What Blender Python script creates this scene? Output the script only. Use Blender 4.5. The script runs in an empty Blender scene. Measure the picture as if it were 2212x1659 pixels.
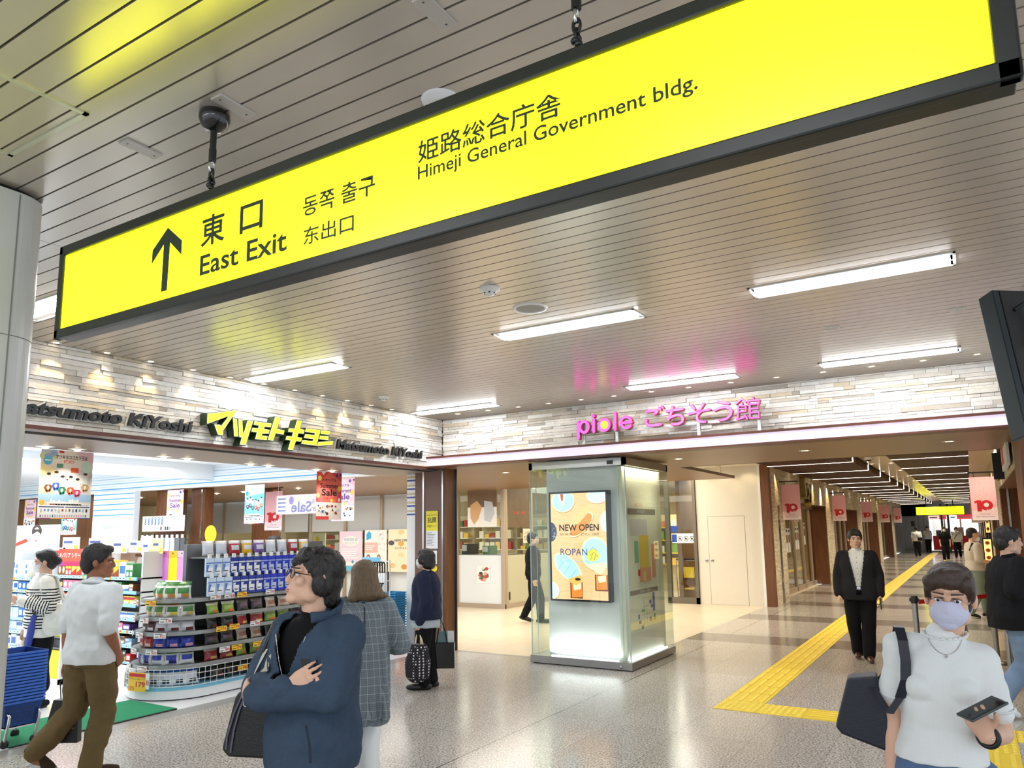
import bpy, bmesh, math, random
from mathutils import Vector, Matrix, noise
R_ = math.radians
rnd = random.Random(7)
C = bpy.context.scene.collection
SC = bpy.context.scene

# ------------------------------------------------------------------ camera
cam_d = bpy.data.cameras.new('camera')
cam = bpy.data.objects.new('camera', cam_d)
C.objects.link(cam)
SC.camera = cam
EYE = Vector((0, 0, 1.70))
YAW, PITCH, ROLL = -.548866, .140358, -.0138559
_f = Vector((math.sin(YAW)*math.cos(PITCH), math.cos(YAW)*math.cos(PITCH), math.sin(PITCH)))
_r = Vector((math.cos(YAW), -math.sin(YAW), 0))
_u = _r.cross(_f)
_r2 = _r*math.cos(ROLL) + _u*math.sin(ROLL)
_u2 = -_r*math.sin(ROLL) + _u*math.cos(ROLL)
mw = Matrix(((_r2.x, _u2.x, -_f.x, 0), (_r2.y, _u2.y, -_f.y, 0), (_r2.z, _u2.z, -_f.z, EYE.z), (0, 0, 0, 1)))
cam.matrix_world = mw
cam_d.sensor_fit = 'HORIZONTAL'
cam_d.sensor_width = 36
cam_d.lens = 1600.425/2212*36
cam_d.shift_y = (920.957-829.5)/2212
cam_d.clip_start = .05
cam_d.clip_end = 200

# ------------------------------------------------------------------ world and exposure
w = bpy.data.worlds.new('station_daylight')
SC.world = w
w.use_nodes = True
w.node_tree.nodes['Background'].inputs[0].default_value = (.86, .93, 1, 1)
w.node_tree.nodes['Background'].inputs[1].default_value = 1.0
SC.view_settings.view_transform = 'Standard'
SC.view_settings.look = 'None'
SC.view_settings.gamma = 1
SC.view_settings.use_curve_mapping = False
SC.view_settings.exposure = .45
SC.cycles.max_bounces = 7
SC.cycles.diffuse_bounces = 3
SC.cycles.glossy_bounces = 4
SC.cycles.transmission_bounces = 6
SC.cycles.transparent_max_bounces = 12
SC.cycles.caustics_reflective = False
SC.cycles.caustics_refractive = False
SC.cycles.sample_clamp_indirect = 4
SC.cycles.use_denoising = True

def area_light(name, loc, sx, sy, watts, color=(1, 1, 1), rot=(0, 0, 0)):
    d = bpy.data.lights.new(name, 'AREA')
    d.shape = 'RECTANGLE'; d.size = sx; d.size_y = sy; d.energy = watts; d.color = color
    o = bpy.data.objects.new(name, d); C.objects.link(o)
    o.location = loc; o.rotation_euler = rot
    return o

def spot_light(name, loc, target, watts, angle, color, blend=.6, radius=.03):
    d = bpy.data.lights.new(name, 'SPOT')
    d.energy = watts; d.spot_size = R_(angle); d.spot_blend = blend; d.color = color; d.shadow_soft_size = radius
    o = bpy.data.objects.new(name, d); C.objects.link(o)
    o.location = loc
    o.rotation_euler = (Vector(target)-Vector(loc)).to_track_quat('-Z', 'Y').to_euler()
    return o

# area lights standing in for unseen ceiling lamps of the drug store and food market
WHITE = (.93, .97, 1)
WARM = (1, .83, .6)
for k in range(4):
    area_light('shop_lamp', (-9.6-2.4*k, 5.4, 2.9), 1.2, 5.5, 125, WHITE)
area_light('market_fill', (-6.4, 12.2, 2.58), 4.0, 4.2, 155, (1, .93, .8))
area_light('market_fill', (-13.2, 11.8, 2.58), 7.0, 3.0, 130, (1, .97, .9))
area_light('deli_lamp', (-14.5, 16.5, 2.85), 9, 3.0, 170, (1, .95, .8))
area_light('deli_lamp', (-8.2, 17.2, 2.85), 1.0, 3.0, 50, (1, .93, .75))
area_light('market_fill', (-6.4, 15.5, 3.04), 2, 1.6, 60, (1, .93, .78))  # added fill to brighten the dark bay behind the soffit, no fitting known
area_light('grocery_lamp', (-6.0, 20.5, 2.9), 2.5, 5, 170, (1, .96, .82))

# ------------------------------------------------------------------ materials
def lin(c):
    c = c/255.0
    return c/12.92 if c <= .04045 else ((c+.055)/1.055)**2.4
def rgb(r, g, b): return (lin(r), lin(g), lin(b), 1)
_M = {}
def M(name, col=(200, 200, 200), rough=.5, metal=0., emis=None, es=1., var=0., vscale=8., bump=0., bscale=60., spec=.5, coat=0., stretch=(1, 1, 1), alpha=1.):
    if name in _M: return _M[name]
    m = bpy.data.materials.new(name); m.use_nodes = True
    nt = m.node_tree; b = nt.nodes['Principled BSDF']
    b.inputs['Base Color'].default_value = rgb(*col)
    b.inputs['Roughness'].default_value = rough
    b.inputs['Metallic'].default_value = metal
    b.inputs['Specular IOR Level'].default_value = spec
    b.inputs['Coat Weight'].default_value = coat
    b.inputs['Coat Roughness'].default_value = .08
    b.inputs['Alpha'].default_value = alpha
    if emis:
        b.inputs['Emission Color'].default_value = rgb(*emis)
        b.inputs['Emission Strength'].default_value = es
    if var or bump:
        tc = nt.nodes.new('ShaderNodeTexCoord'); mp = nt.nodes.new('ShaderNodeMapping')
        mp.inputs['Scale'].default_value = stretch
        nt.links.new(tc.outputs['Object'], mp.inputs['Vector'])
    if var:
        n = nt.nodes.new('ShaderNodeTexNoise'); n.inputs['Scale'].default_value = vscale; n.inputs['Detail'].default_value = 4
        nt.links.new(mp.outputs[0], n.inputs['Vector'])
        mx = nt.nodes.new('ShaderNodeMix'); mx.data_type = 'RGBA'
        c = rgb(*col)
        mx.inputs[6].default_value = tuple(max(0, x*(1-var)) for x in c[:3])+(1,)
        mx.inputs[7].default_value = tuple(min(1, x*(1+var)) for x in c[:3])+(1,)
        nt.links.new(n.outputs['Fac'], mx.inputs[0]); nt.links.new(mx.outputs[2], b.inputs['Base Color'])
    if bump:
        n2 = nt.nodes.new('ShaderNodeTexNoise'); n2.inputs['Scale'].default_value = bscale; n2.inputs['Detail'].default_value = 3
        nt.links.new(mp.outputs[0], n2.inputs['Vector'])
        bp = nt.nodes.new('ShaderNodeBump'); bp.inputs['Strength'].default_value = bump; bp.inputs['Distance'].default_value = .01
        nt.links.new(n2.outputs['Fac'], bp.inputs['Height']); nt.links.new(bp.outputs[0], b.inputs['Normal'])
    _M[name] = m
    return m

def nodes(m):
    return m.node_tree.nodes, m.node_tree.links, m.node_tree.nodes['Principled BSDF']

def mathn(ns, ls, op, a, b=None, c=None):
    n = ns.new('ShaderNodeMath'); n.operation = op
    for i, v in enumerate((a, b, c)):
        if v is None: continue
        if isinstance(v, (int, float)): n.inputs[i].default_value = v
        else: ls.new(v, n.inputs[i])
    return n.outputs[0]

def mixc(ns, ls, fac, a, b):
    n = ns.new('ShaderNodeMix'); n.data_type = 'RGBA'
    if isinstance(fac, (int, float)): n.inputs[0].default_value = fac
    else: ls.new(fac, n.inputs[0])
    for i, v in ((6, a), (7, b)):
        if isinstance(v, tuple): n.inputs[i].default_value = v
        else: ls.new(v, n.inputs[i])
    return n.outputs[2]

def line_mask(ns, ls, coord, pitch, width, phase=0.):
    """1 on thin joints of the given pitch"""
    a = mathn(ns, ls, 'ADD', coord, -phase+1000*pitch)
    a = mathn(ns, ls, 'MODULO', a, pitch)
    return mathn(ns, ls, 'LESS_THAN', a, width)

def granite():
    m = M('granite_floor', (150, 145, 138), .16, spec=.5)
    ns, ls, b = nodes(m)
    g = ns.new('ShaderNodeNewGeometry'); sp = ns.new('ShaderNodeSeparateXYZ'); ls.new(g.outputs['Position'], sp.inputs[0])
    x, y = sp.outputs[0], sp.outputs[1]
    n = ns.new('ShaderNodeTexNoise'); n.inputs['Scale'].default_value = 62; n.inputs['Detail'].default_value = 6; n.inputs['Roughness'].default_value = .8
    ls.new(g.outputs['Position'], n.inputs['Vector'])
    r = ns.new('ShaderNodeValToRGB'); ls.new(n.outputs['Fac'], r.inputs[0])
    r.color_ramp.elements[0].position = .4; r.color_ramp.elements[0].color = rgb(62, 58, 54)
    r.color_ramp.elements[1].position = .6; r.color_ramp.elements[1].color = rgb(240, 234, 226)
    e = r.color_ramp.elements.new(.5); e.color = rgb(172, 164, 154)
    v = ns.new('ShaderNodeTexVoronoi'); v.inputs['Scale'].default_value = 130; ls.new(g.outputs['Position'], v.inputs['Vector'])
    vs = ns.new('ShaderNodeSeparateColor'); ls.new(v.outputs['Color'], vs.inputs[0])
    k = mathn(ns, ls, 'GREATER_THAN', vs.outputs[0], .8)
    col = mixc(ns, ls, mathn(ns, ls, 'MULTIPLY', k, .55), r.outputs[0], rgb(226, 214, 198))
    # slab to slab variation
    br = ns.new('ShaderNodeTexWhiteNoise'); br.noise_dimensions = '2D'
    cx = mathn(ns, ls, 'FLOOR', mathn(ns, ls, 'DIVIDE', mathn(ns, ls, 'ADD', x, 3.47), .6)); cy = mathn(ns, ls, 'FLOOR', mathn(ns, ls, 'DIVIDE', y, .9))
    cb = ns.new('ShaderNodeCombineXYZ'); ls.new(cx, cb.inputs[0]); ls.new(cy, cb.inputs[1]); ls.new(cb.outputs[0], br.inputs['Vector'])
    f = mathn(ns, ls, 'MULTIPLY', br.outputs['Value'], .22)
    col = mixc(ns, ls, f, col, rgb(128, 118, 106))
    # dark bands of the passage
    far = mathn(ns, ls, 'GREATER_THAN', y, 10.9)
    band = mathn(ns, ls, 'MULTIPLY', line_mask(ns, ls, y, 3.0, .85, 11.5), far)
    col = mixc(ns, ls, mathn(ns, ls, 'MULTIPLY', band, .62), col, rgb(70, 62, 55))
    j = mathn(ns, ls, 'MAXIMUM', line_mask(ns, ls, x, .6, .005, -3.47), line_mask(ns, ls, y, .9, .005, 0.0))
    col = mixc(ns, ls, mathn(ns, ls, 'MULTIPLY', j, .45), col, rgb(70, 64, 58))
    big = mathn(ns, ls, 'COMPARE', x, -3.466, .006)
    col = mixc(ns, ls, mathn(ns, ls, 'MULTIPLY', big, .9), col, rgb(40, 38, 36))
    ls.new(col, b.inputs['Base Color'])
    return m

def market_tile():
    m = M('market_tile', (214, 200, 176), .3)
    ns, ls, b = nodes(m)
    g = ns.new('ShaderNodeNewGeometry'); sp = ns.new('ShaderNodeSeparateXYZ'); ls.new(g.outputs['Position'], sp.inputs[0])
    x, y = sp.outputs[0], sp.outputs[1]
    row = mathn(ns, ls, 'FLOOR', mathn(ns, ls, 'DIVIDE', x, .4))
    y2 = mathn(ns, ls, 'ADD', y, mathn(ns, ls, 'MULTIPLY', mathn(ns, ls, 'MODULO', mathn(ns, ls, 'ADD', row, 100), 2), .4))
    j = mathn(ns, ls, 'MAXIMUM', line_mask(ns, ls, x, .4, .006), line_mask(ns, ls, y2, .8, .006))
    n = ns.new('ShaderNodeTexNoise'); n.inputs['Scale'].default_value = 3; ls.new(g.outputs['Position'], n.inputs['Vector'])
    col = mixc(ns, ls, n.outputs['Fac'], rgb(222, 208, 184), rgb(204, 188, 160))
    col = mixc(ns, ls, mathn(ns, ls, 'MULTIPLY', j, .6), col, rgb(150, 130, 100))
    ls.new(col, b.inputs['Base Color'])
    return m

def wood(name, dark, light, scale=3., rough=.45, axis='Z'):
    m = M(name, dark, rough)
    ns, ls, b = nodes(m)
    tc = ns.new('ShaderNodeNewGeometry'); mp = ns.new('ShaderNodeMapping'); ls.new(tc.outputs['Position'], mp.inputs['Vector'])
    mp.inputs['Scale'].default_value = {'Z': (14, 14, .8), 'X': (.8, 14, 14), 'Y': (14, .8, 14)}[axis]
    n = ns.new('ShaderNodeTexNoise'); n.inputs['Scale'].default_value = scale; n.inputs['Detail'].default_value = 7; n.inputs['Distortion'].default_value = .6
    ls.new(mp.outputs[0], n.inputs['Vector'])
    r = ns.new('ShaderNodeValToRGB'); ls.new(n.outputs['Fac'], r.inputs[0])
    r.color_ramp.elements[0].position = .3; r.color_ramp.elements[0].color = rgb(*dark)
    r.color_ramp.elements[1].position = .7; r.color_ramp.elements[1].color = rgb(*light)
    ls.new(r.outputs[0], b.inputs['Base Color'])
    return m

def ledger(name='ledger_stone_far'):
    """stone strips for the far facade, by texture and bump"""
    m = M(name, (205, 190, 160), .8)
    ns, ls, b = nodes(m)
    g = ns.new('ShaderNodeNewGeometry'); sp = ns.new('ShaderNodeSeparateXYZ'); ls.new(g.outputs['Position'], sp.inputs[0])
    cb = ns.new('ShaderNodeCombineXYZ'); ls.new(mathn(ns, ls, 'ADD', sp.outputs[0], sp.outputs[1]), cb.inputs[0]); ls.new(sp.outputs[2], cb.inputs[1])
    t = ns.new('ShaderNodeTexBrick'); ls.new(cb.outputs[0], t.inputs['Vector'])
    t.inputs['Scale'].default_value = 1; t.inputs['Brick Width'].default_value = .22; t.inputs['Row Height'].default_value = .03
    t.inputs['Mortar Size'].default_value = .0025; t.inputs['Bias'].default_value = .1
    t.inputs['Color1'].default_value = rgb(240, 230, 208); t.inputs['Color2'].default_value = rgb(196, 176, 142); t.inputs['Mortar'].default_value = rgb(70, 60, 48)
    n = ns.new('ShaderNodeTexNoise'); n.inputs['Scale'].default_value = 22; n.inputs['Detail'].default_value = 4; ls.new(g.outputs['Position'], n.inputs['Vector'])
    col = mixc(ns, ls, mathn(ns, ls, 'MULTIPLY', n.outputs['Fac'], .5), t.outputs['Color'], rgb(236, 228, 208))
    ls.new(col, b.inputs['Base Color'])
    bp = ns.new('ShaderNodeBump'); bp.inputs['Strength'].default_value = .9; bp.inputs['Distance'].default_value = .02
    ls.new(mathn(ns, ls, 'ADD', t.outputs['Fac'], mathn(ns, ls, 'MULTIPLY', n.outputs['Fac'], -1.)), bp.inputs['Height']); bp.invert = True
    ls.new(bp.outputs[0], b.inputs['Normal'])
    return m

def glass(name='clear_glass', col=(248, 252, 250), rough=.0, tint=.93):
    if name in _M: return _M[name]
    m = bpy.data.materials.new(name); m.use_nodes = True
    nt = m.node_tree; nt.nodes.clear()
    out = nt.nodes.new('ShaderNodeOutputMaterial'); mx = nt.nodes.new('ShaderNodeMixShader')
    tr = nt.nodes.new('ShaderNodeBsdfTransparent'); gl = nt.nodes.new('ShaderNodeBsdfGlossy')

    tr.inputs[0].default_value = rgb(*col); gl.inputs['Roughness'].default_value = rough
    lw = nt.nodes.new('ShaderNodeLayerWeight'); lw.inputs[0].default_value = .5
    pw = nt.nodes.new('ShaderNodeMath'); pw.operation = 'POWER'; nt.links.new(lw.outputs['Facing'], pw.inputs[0]); pw.inputs[1].default_value = 4.
    ma = nt.nodes.new('ShaderNodeMath'); ma.operation = 'MULTIPLY_ADD'; nt.links.new(pw.outputs[0], ma.inputs[0]); ma.inputs[1].default_value = .8; ma.inputs[2].default_value = .035
    nt.links.new(ma.outputs[0], mx.inputs[0]); nt.links.new(tr.outputs[0], mx.inputs[1]); nt.links.new(gl.outputs[0], mx.inputs[2])
    nt.links.new(mx.outputs[0], out.inputs[0])
    _M[name] = m
    return m

GRANITE = granite(); TILE = market_tile(); FARSTONE = ledger()
WOOD = wood('brown_wood', (92, 54, 28), (126, 78, 42))
WOODX = wood('slat_wood', (62, 34, 18), (100, 58, 32), axis='X')
CEILM = M('ceiling_panel', (206, 198, 188), .25, .5, var=.04, vscale=3)
BLACKGAP = M('gap_black', (10, 10, 10), .9)
GREENBLK = M('dark_frame_paint', (26, 31, 27), .38)
WHITEP = M('white_paint', (238, 238, 236), .45)
OFFW = M('cream_panel', (222, 215, 202), .5, var=.03)
GREYP = M('grey_panel', (190, 194, 196), .45)
CHROME = M('chrome', (205, 205, 205), .18, 1.)
STEEL = M('brushed_steel', (168, 168, 166), .32, 1., bump=.08, bscale=90, stretch=(1, 1, 40))
BLACK = M('black_plastic', (16, 16, 17), .4)
TAUPE = M('taupe_soffit', (150, 134, 124), .42, .1)
BROWNS = M('brown_soffit', (138, 106, 76), .38, .1)
BROWNT = M('brown_trim', (92, 46, 28), .4)
PAPER = M('white_paper', (240, 240, 238), .6)
GLASS = glass()
LAMPW = M('lamp_white', (255, 255, 255), .5, emis=(244, 248, 255), es=44)
LAMPD = M('lamp_warm', (255, 250, 235), .5, emis=(255, 232, 190), es=9)
def flat(r, g, b, rough=.5): return M('colour_%d_%d_%d' % (r, g, b), (r, g, b), rough)
def glow(r, g, b, es=1.): return M('lit_%d_%d_%d_%d' % (r, g, b, int(es*100)), (r, g, b), .4, emis=(r, g, b), es=es)
RED = flat(200, 28, 38); INK = flat(28, 28, 30); NAVYINK = flat(40, 44, 110); BLUE = flat(30, 84, 190); PINKP = flat(240, 180, 188)

# ------------------------------------------------------------------ mesh helpers
_textcache = {}
def text_mesh(s, bold=0., shear=0.):
    key = (s, bold, shear)
    if key not in _textcache:
        c = bpy.data.curves.new('lettering', 'FONT'); c.body = s; c.size = 1; c.offset = bold; c.shear = shear; c.resolution_u = 3
        o = bpy.data.objects.new('lettering', c); C.objects.link(o)
        ev = o.evaluated_get(bpy.context.evaluated_depsgraph_get()); me = ev.to_mesh()
        vs = [(v.co.x, v.co.y) for v in me.vertices]; fs = [tuple(p.vertices) for p in me.polygons]
        ev.to_mesh_clear(); bpy.data.objects.remove(o); bpy.data.curves.remove(c)
        _textcache[key] = (vs, fs)
    return _textcache[key]

class Fr:
    """a flat frame: origin, u (right), v (up), normal n"""
    def __init__(s, o, u, v):
        s.o = Vector(o); s.u = Vector(u).normalized(); s.v = Vector(v).normalized(); s.n = s.u.cross(s.v)
    def p(s, x, y, z=0.): return s.o+s.u*x+s.v*y+s.n*z
def FrY(x, y, z): return Fr((x, y, z), (1, 0, 0), (0, 0, 1))        # faces -y (towards the camera)
def FrX(x, y, z): return Fr((x, y, z), (0, 1, 0), (0, 0, 1))        # faces +x
def FrXn(x, y, z): return Fr((x, y, z), (0, -1, 0), (0, 0, 1))      # faces -x

class MB:
    def __init__(s): s.v = []; s.f = []; s.mi = []; s.sm = []; s.mats = []; s.cur = 0; s.smooth = False
    def m(s, mat):
        if mat not in s.mats: s.mats.append(mat)
        s.cur = s.mats.index(mat); return s
    def add(s, vs, fs, smooth=None):
        k = len(s.v); s.v += [tuple(x) for x in vs]
        for f in fs:
            s.f.append(tuple(i+k for i in f)); s.mi.append(s.cur); s.sm.append(s.smooth if smooth is None else smooth)
        return s
    def box(s, x0, x1, y0, y1, z0, z1):
        return s.add([(x0, y0, z0), (x1, y0, z0), (x1, y1, z0), (x0, y1, z0), (x0, y0, z1), (x1, y0, z1), (x1, y1, z1), (x0, y1, z1)],
                     [(0, 3, 2, 1), (4, 5, 6, 7), (0, 1, 5, 4), (1, 2, 6, 5), (2, 3, 7, 6), (3, 0, 4, 7)])
    def fbox(s, fr, x0, x1, y0, y1, z0, z1):
        P = [fr.p(x, y, z) for z in (z0, z1) for x, y in ((x0, y0), (x1, y0), (x1, y1), (x0, y1))]
        return s.add(P, [(0, 3, 2, 1), (4, 5, 6, 7), (0, 1, 5, 4), (1, 2, 6, 5), (2, 3, 7, 6), (3, 0, 4, 7)])
    def rect(s, fr, x0, x1, y0, y1, z=.001):
        return s.add([fr.p(x0, y0, z), fr.p(x1, y0, z), fr.p(x1, y1, z), fr.p(x0, y1, z)], [(0, 1, 2, 3)])
    def poly(s, fr, pts, z=.001):
        return s.add([fr.p(x, y, z) for x, y in pts], [tuple(range(len(pts)))])
    def disc(s, fr, cx, cy, rx, ry=None, z=.001, n=20):
        ry = rx if ry is None else ry
        return s.poly(fr, [(cx+rx*math.cos(2*math.pi*i/n), cy+ry*math.sin(2*math.pi*i/n)) for i in range(n)], z)
    def prism(s, fr, pts, z0, z1):
        n = len(pts)
        a = sum(pts[i][0]*pts[(i+1) % n][1]-pts[(i+1) % n][0]*pts[i][1] for i in range(n))
        if a < 0: pts = pts[::-1]
        return s.add([fr.p(x, y, z0) for x, y in pts]+[fr.p(x, y, z1) for x, y in pts],
                     [tuple(range(n-1, -1, -1)), tuple(range(n, 2*n))]+[(i, (i+1) % n, n+(i+1) % n, n+i) for i in range(n)])
    def text(s, fr, txt, x0, x1, y0, y1, z=.002, bold=0., shear=0., depth=0.):
        """lettering fitted into the rectangle x0..x1, y0..y1 of the frame"""
        vs, fs = text_mesh(txt, bold, shear)
        if not vs: return s
        ax = min(p[0] for p in vs); bx = max(p[0] for p in vs); ay = min(p[1] for p in vs); by = max(p[1] for p in vs)
        q = [(x0+(p[0]-ax)/(bx-ax)*(x1-x0), y0+(p[1]-ay)/(by-ay)*(y1-y0)) for p in vs]
        if depth:
            n = len(q)
            s.add([fr.p(x, y, z+depth) for x, y in q], fs)
            cnt = {}
            for f in fs:
                for i in range(len(f)):
                    e = (f[i], f[(i+1) % len(f)])
                    cnt[e] = 1
            for (i, j) in list(cnt):
                if (j, i) not in cnt:
                    s.add([fr.p(*q[i], z), fr.p(*q[j], z), fr.p(*q[j], z+depth), fr.p(*q[i], z+depth)], [(0, 1, 2, 3)])
        else:
            s.add([fr.p(x, y, z) for x, y in q], fs)
        return s
    def tube(s, pts, r, n=10, closed=False, cap=True):
        pts = [Vector(p) for p in pts]; k = len(pts)
        rs = r if isinstance(r, (list, tuple)) else [r]*k
        ref = None; rings = []
        for i in range(k):
            if closed: t = pts[(i+1) % k]-pts[i-1]
            else: t = pts[min(i+1, k-1)]-pts[max(i-1, 0)]
            t.normalize()
            if ref is None:
                ref = Vector((0, 0, 1)) if abs(t.z) < .9 else Vector((1, 0, 0))
            a = (ref-t*ref.dot(t)).normalized(); ref = a; bb = t.cross(a)
            rings.append([pts[i]+(a*math.cos(2*math.pi*j/n)+bb*math.sin(2*math.pi*j/n))*rs[i] for j in range(n)])
        vs = [p for rg in rings for p in rg]
        fs = []
        for i in range(k if closed else k-1):
            i2 = (i+1) % k
            for j in range(n):
                fs.append((i*n+j, i*n+(j+1) % n, i2*n+(j+1) % n, i2*n+j))
        s.add(vs, fs, True)
        if cap and not closed:
            s.add(rings[0], [tuple(range(n-1, -1, -1))]); s.add(rings[-1], [tuple(range(n))])
        return s
    def lathe(s, c, prof, n=24, axis=(0, 0, 1), smooth=True):
        """profile of (radius, height) pairs turned about an axis through c"""
        c = Vector(c); ax = Vector(axis).normalized()
        a = ax.orthogonal().normalized(); b = ax.cross(a)
        vs = []; fs = []; k = len(prof)
        for r, h in prof:
            for j in range(n):
                t = 2*math.pi*j/n
                vs.append(c+ax*h+(a*math.cos(t)+b*math.sin(t))*r)
        for i in range(k-1):
            for j in range(n):
                fs.append((i*n+j, i*n+(j+1) % n, (i+1)*n+(j+1) % n, (i+1)*n+j))
        s.add(vs, fs, smooth)
        if prof[0][0] > 1e-6: s.add(vs[:n], [tuple(range(n-1, -1, -1))], False)
        if prof[-1][0] > 1e-6: s.add(vs[-n:], [tuple(range(n))], False)
        return s
    def ball(s, c, r, n=14, m=9):
        r = (r, r, r) if isinstance(r, (int, float)) else r
        vs = []; fs = []
        for i in range(m+1):
            ph = math.pi*i/m
            for j in range(n):
                t = 2*math.pi*j/n
                vs.append((c[0]+r[0]*math.sin(ph)*math.cos(t), c[1]+r[1]*math.sin(ph)*math.sin(t), c[2]-r[2]*math.cos(ph)))
        for i in range(m):
            for j in range(n): fs.append((i*n+j, i*n+(j+1) % n, (i+1)*n+(j+1) % n, (i+1)*n+j))
        return s.add(vs, fs, True)
    def stroke(s, fr, pts, wd, z0, z1, closed=False, n=8):
        """a round ended ribbon along pts, width wd, with depth: one raised line of a logo"""
        P = [Vector((p[0], p[1])) for p in pts]; k = len(P); h = wd/2
        nor = []
        for i in range(k):
            t = (P[(i+1) % k]-P[i-1]) if closed else P[min(i+1, k-1)]-P[max(i-1, 0)]
            t.normalize(); nor.append(Vector((-t.y, t.x)))
        L = [P[i]+nor[i]*h for i in range(k)]; Rr = [P[i]-nor[i]*h for i in range(k)]
        rng = range(k) if closed else range(k-1)
        for i in rng:
            j = (i+1) % k
            q = [Rr[i], Rr[j], L[j], L[i]]
            s.prism(fr, [(a.x, a.y) for a in q], z0, z1)
        if not closed:
            for c0, sgn in ((P[0], -1), (P[-1], 1)):
                s.prism(fr, [(c0.x+h*math.cos(2*math.pi*i/14), c0.y+h*math.sin(2*math.pi*i/14)) for i in range(14)], z0, z1)
        for i in (rng if closed else range(1, k-1)):
            c0 = P[i]
            s.prism(fr, [(c0.x+h*math.cos(2*math.pi*i2/10), c0.y+h*math.sin(2*math.pi*i2/10)) for i2 in range(10)], z0, z1-.0004)
        return s
    def build(s, name, parent=None, loc=None, mat=None, bevel=0., local=False):
        """one object; vertices are in world space unless local; the mesh is stored about its root or loc"""
        if mat is not None and not s.mats: s.mats = [mat]
        me = bpy.data.meshes.new(name)
        o = bpy.data.objects.new(name, me); C.objects.link(o)
        off = Vector((0, 0, 0))
        if not local:
            if parent is not None:
                p = parent
                while p is not None: off = off+p.location; p = p.parent
            elif loc is not None: off = Vector(loc)
        vs = [(v[0]-off.x, v[1]-off.y, v[2]-off.z) for v in s.v] if off.length > 0 else s.v
        me.from_pydata(vs, [], s.f)
        for m_ in s.mats: me.materials.append(m_)
        me.polygons.foreach_set('material_index', s.mi); me.polygons.foreach_set('use_smooth', s.sm)
        me.update()
        if parent is not None: o.parent = parent
        elif loc is not None: o.location = loc
        if bevel:
            b = o.modifiers.new('edge', 'BEVEL'); b.width = bevel; b.segments = 2; b.limit_method = 'ANGLE'; b.angle_limit = R_(40)
        return o

def tag(o, label, cat, group=None, kind=None):
    o['label'] = label; o['category'] = cat
    if group: o['group'] = group
    if kind: o['kind'] = kind
    return o
def thing(name, label, cat, loc=(0, 0, 0), group=None, rotz=0.):
    o = bpy.data.objects.new(name, None); C.objects.link(o); o.empty_display_size = .1
    o.location = loc; o.rotation_euler = (0, 0, rotz)
    return tag(o, label, cat, group)
def struct(o):
    o['kind'] = 'structure'; return o
def dup(o, loc, label=None, group=None, rotz=None):
    r = o.copy(); C.objects.link(r); r.location = loc
    if rotz is not None: r.rotation_euler = (0, 0, rotz)
    if label: r['label'] = label
    if group: r['group'] = group
    for ch in list(o.children):
        c = ch.copy(); C.objects.link(c); c.parent = r
        for g in ch.children:
            d = g.copy(); C.objects.link(d); d.parent = c
    return r
ORD = ['first', 'second', 'third', 'fourth', 'fifth', 'sixth', 'seventh', 'eighth', 'ninth', 'tenth', 'eleventh', 'twelfth', 'thirteenth', 'fourteenth', 'fifteenth', 'sixteenth', 'seventeenth', 'eighteenth', 'nineteenth', 'twentieth', 'twenty-first', 'twenty-second', 'twenty-third', 'twenty-fourth', 'twenty-fifth', 'twenty-sixth']
# ================================================================== the setting
CZ = 3.337            # concourse ceiling
XW, YW = -6.58, 8.77  # planes of the two stone fascias
SZ = 2.627            # soffit height
b = MB().m(GRANITE)
b.add([(-6.6, -5, 0), (3, -5, 0), (3, 9.03, 0), (-6.6, 9.03, 0)], [(0, 1, 2, 3)])
b.add([(-3.95, 9.03, 0), (3, 9.03, 0), (3, 60, 0), (-3.95, 60, 0)], [(0, 1, 2, 3)])
b.m(M('threshold_stone', (150, 146, 140), .25, var=.1, vscale=30)).add([(-6.82, -5, 0), (-6.6, -5, 0), (-6.6, 8.78, 0), (-6.82, 8.78, 0)], [(0, 1, 2, 3)])
b.box(-6.45, -5.05, 8.93, 9.03, -.02, .001)
struct(b.build('floor'))
b = MB().m(TILE)
b.add([(-22, 9.03, 0), (-3.95, 9.03, 0), (-3.95, 24, 0), (-22, 24, 0)], [(0, 1, 2, 3)])
struct(b.build('floor_market'))
b = MB().m(M('shop_vinyl', (232, 232, 230), .22)).add([(-22, -5, 0), (-6.82, -5, 0), (-6.82, 9.03, 0), (-22, 9.03, 0)], [(0, 1, 2, 3)])
struct(b.build('floor_shop'))

# slatted metal ceiling of the concourse
b = MB().m(CEILM)
PIT, PH, GAP = .1095, 1.716, .009
k0 = int((-5-PH)/PIT); k1 = int((YW-PH)/PIT)+1
for (xa, xb) in ((XW, -4.279), (-4.275, .46), (.47, 3.2)):
    for k in range(k0, k1):
        ya = PH+k*PIT+GAP; yb = min(PH+(k+1)*PIT, YW)
        if yb-ya < .01: continue
        b.add([(xa, ya, CZ), (xb, ya, CZ), (xb, yb, CZ), (xa, yb, CZ), (xa, ya, CZ+.018), (xb, ya, CZ+.018), (xb, yb, CZ+.018), (xa, yb, CZ+.018)],
              [(0, 3, 2, 1), (0, 1, 5, 4), (2, 3, 7, 6), (3, 0, 4, 7), (1, 2, 6, 5)])
b.m(BLACKGAP).add([(-7, -5, CZ+.03), (3.2, -5, CZ+.03), (3.2, 9, CZ+.03), (-7, 9, CZ+.03)], [(0, 3, 2, 1)])
struct(b.build('ceiling'))
b = MB().m(M('ceiling_trim', (186, 180, 172), .4)).box(.455, .475, -5, YW, CZ-.012, CZ+.01)
struct(b.build('trim_1'))

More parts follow.
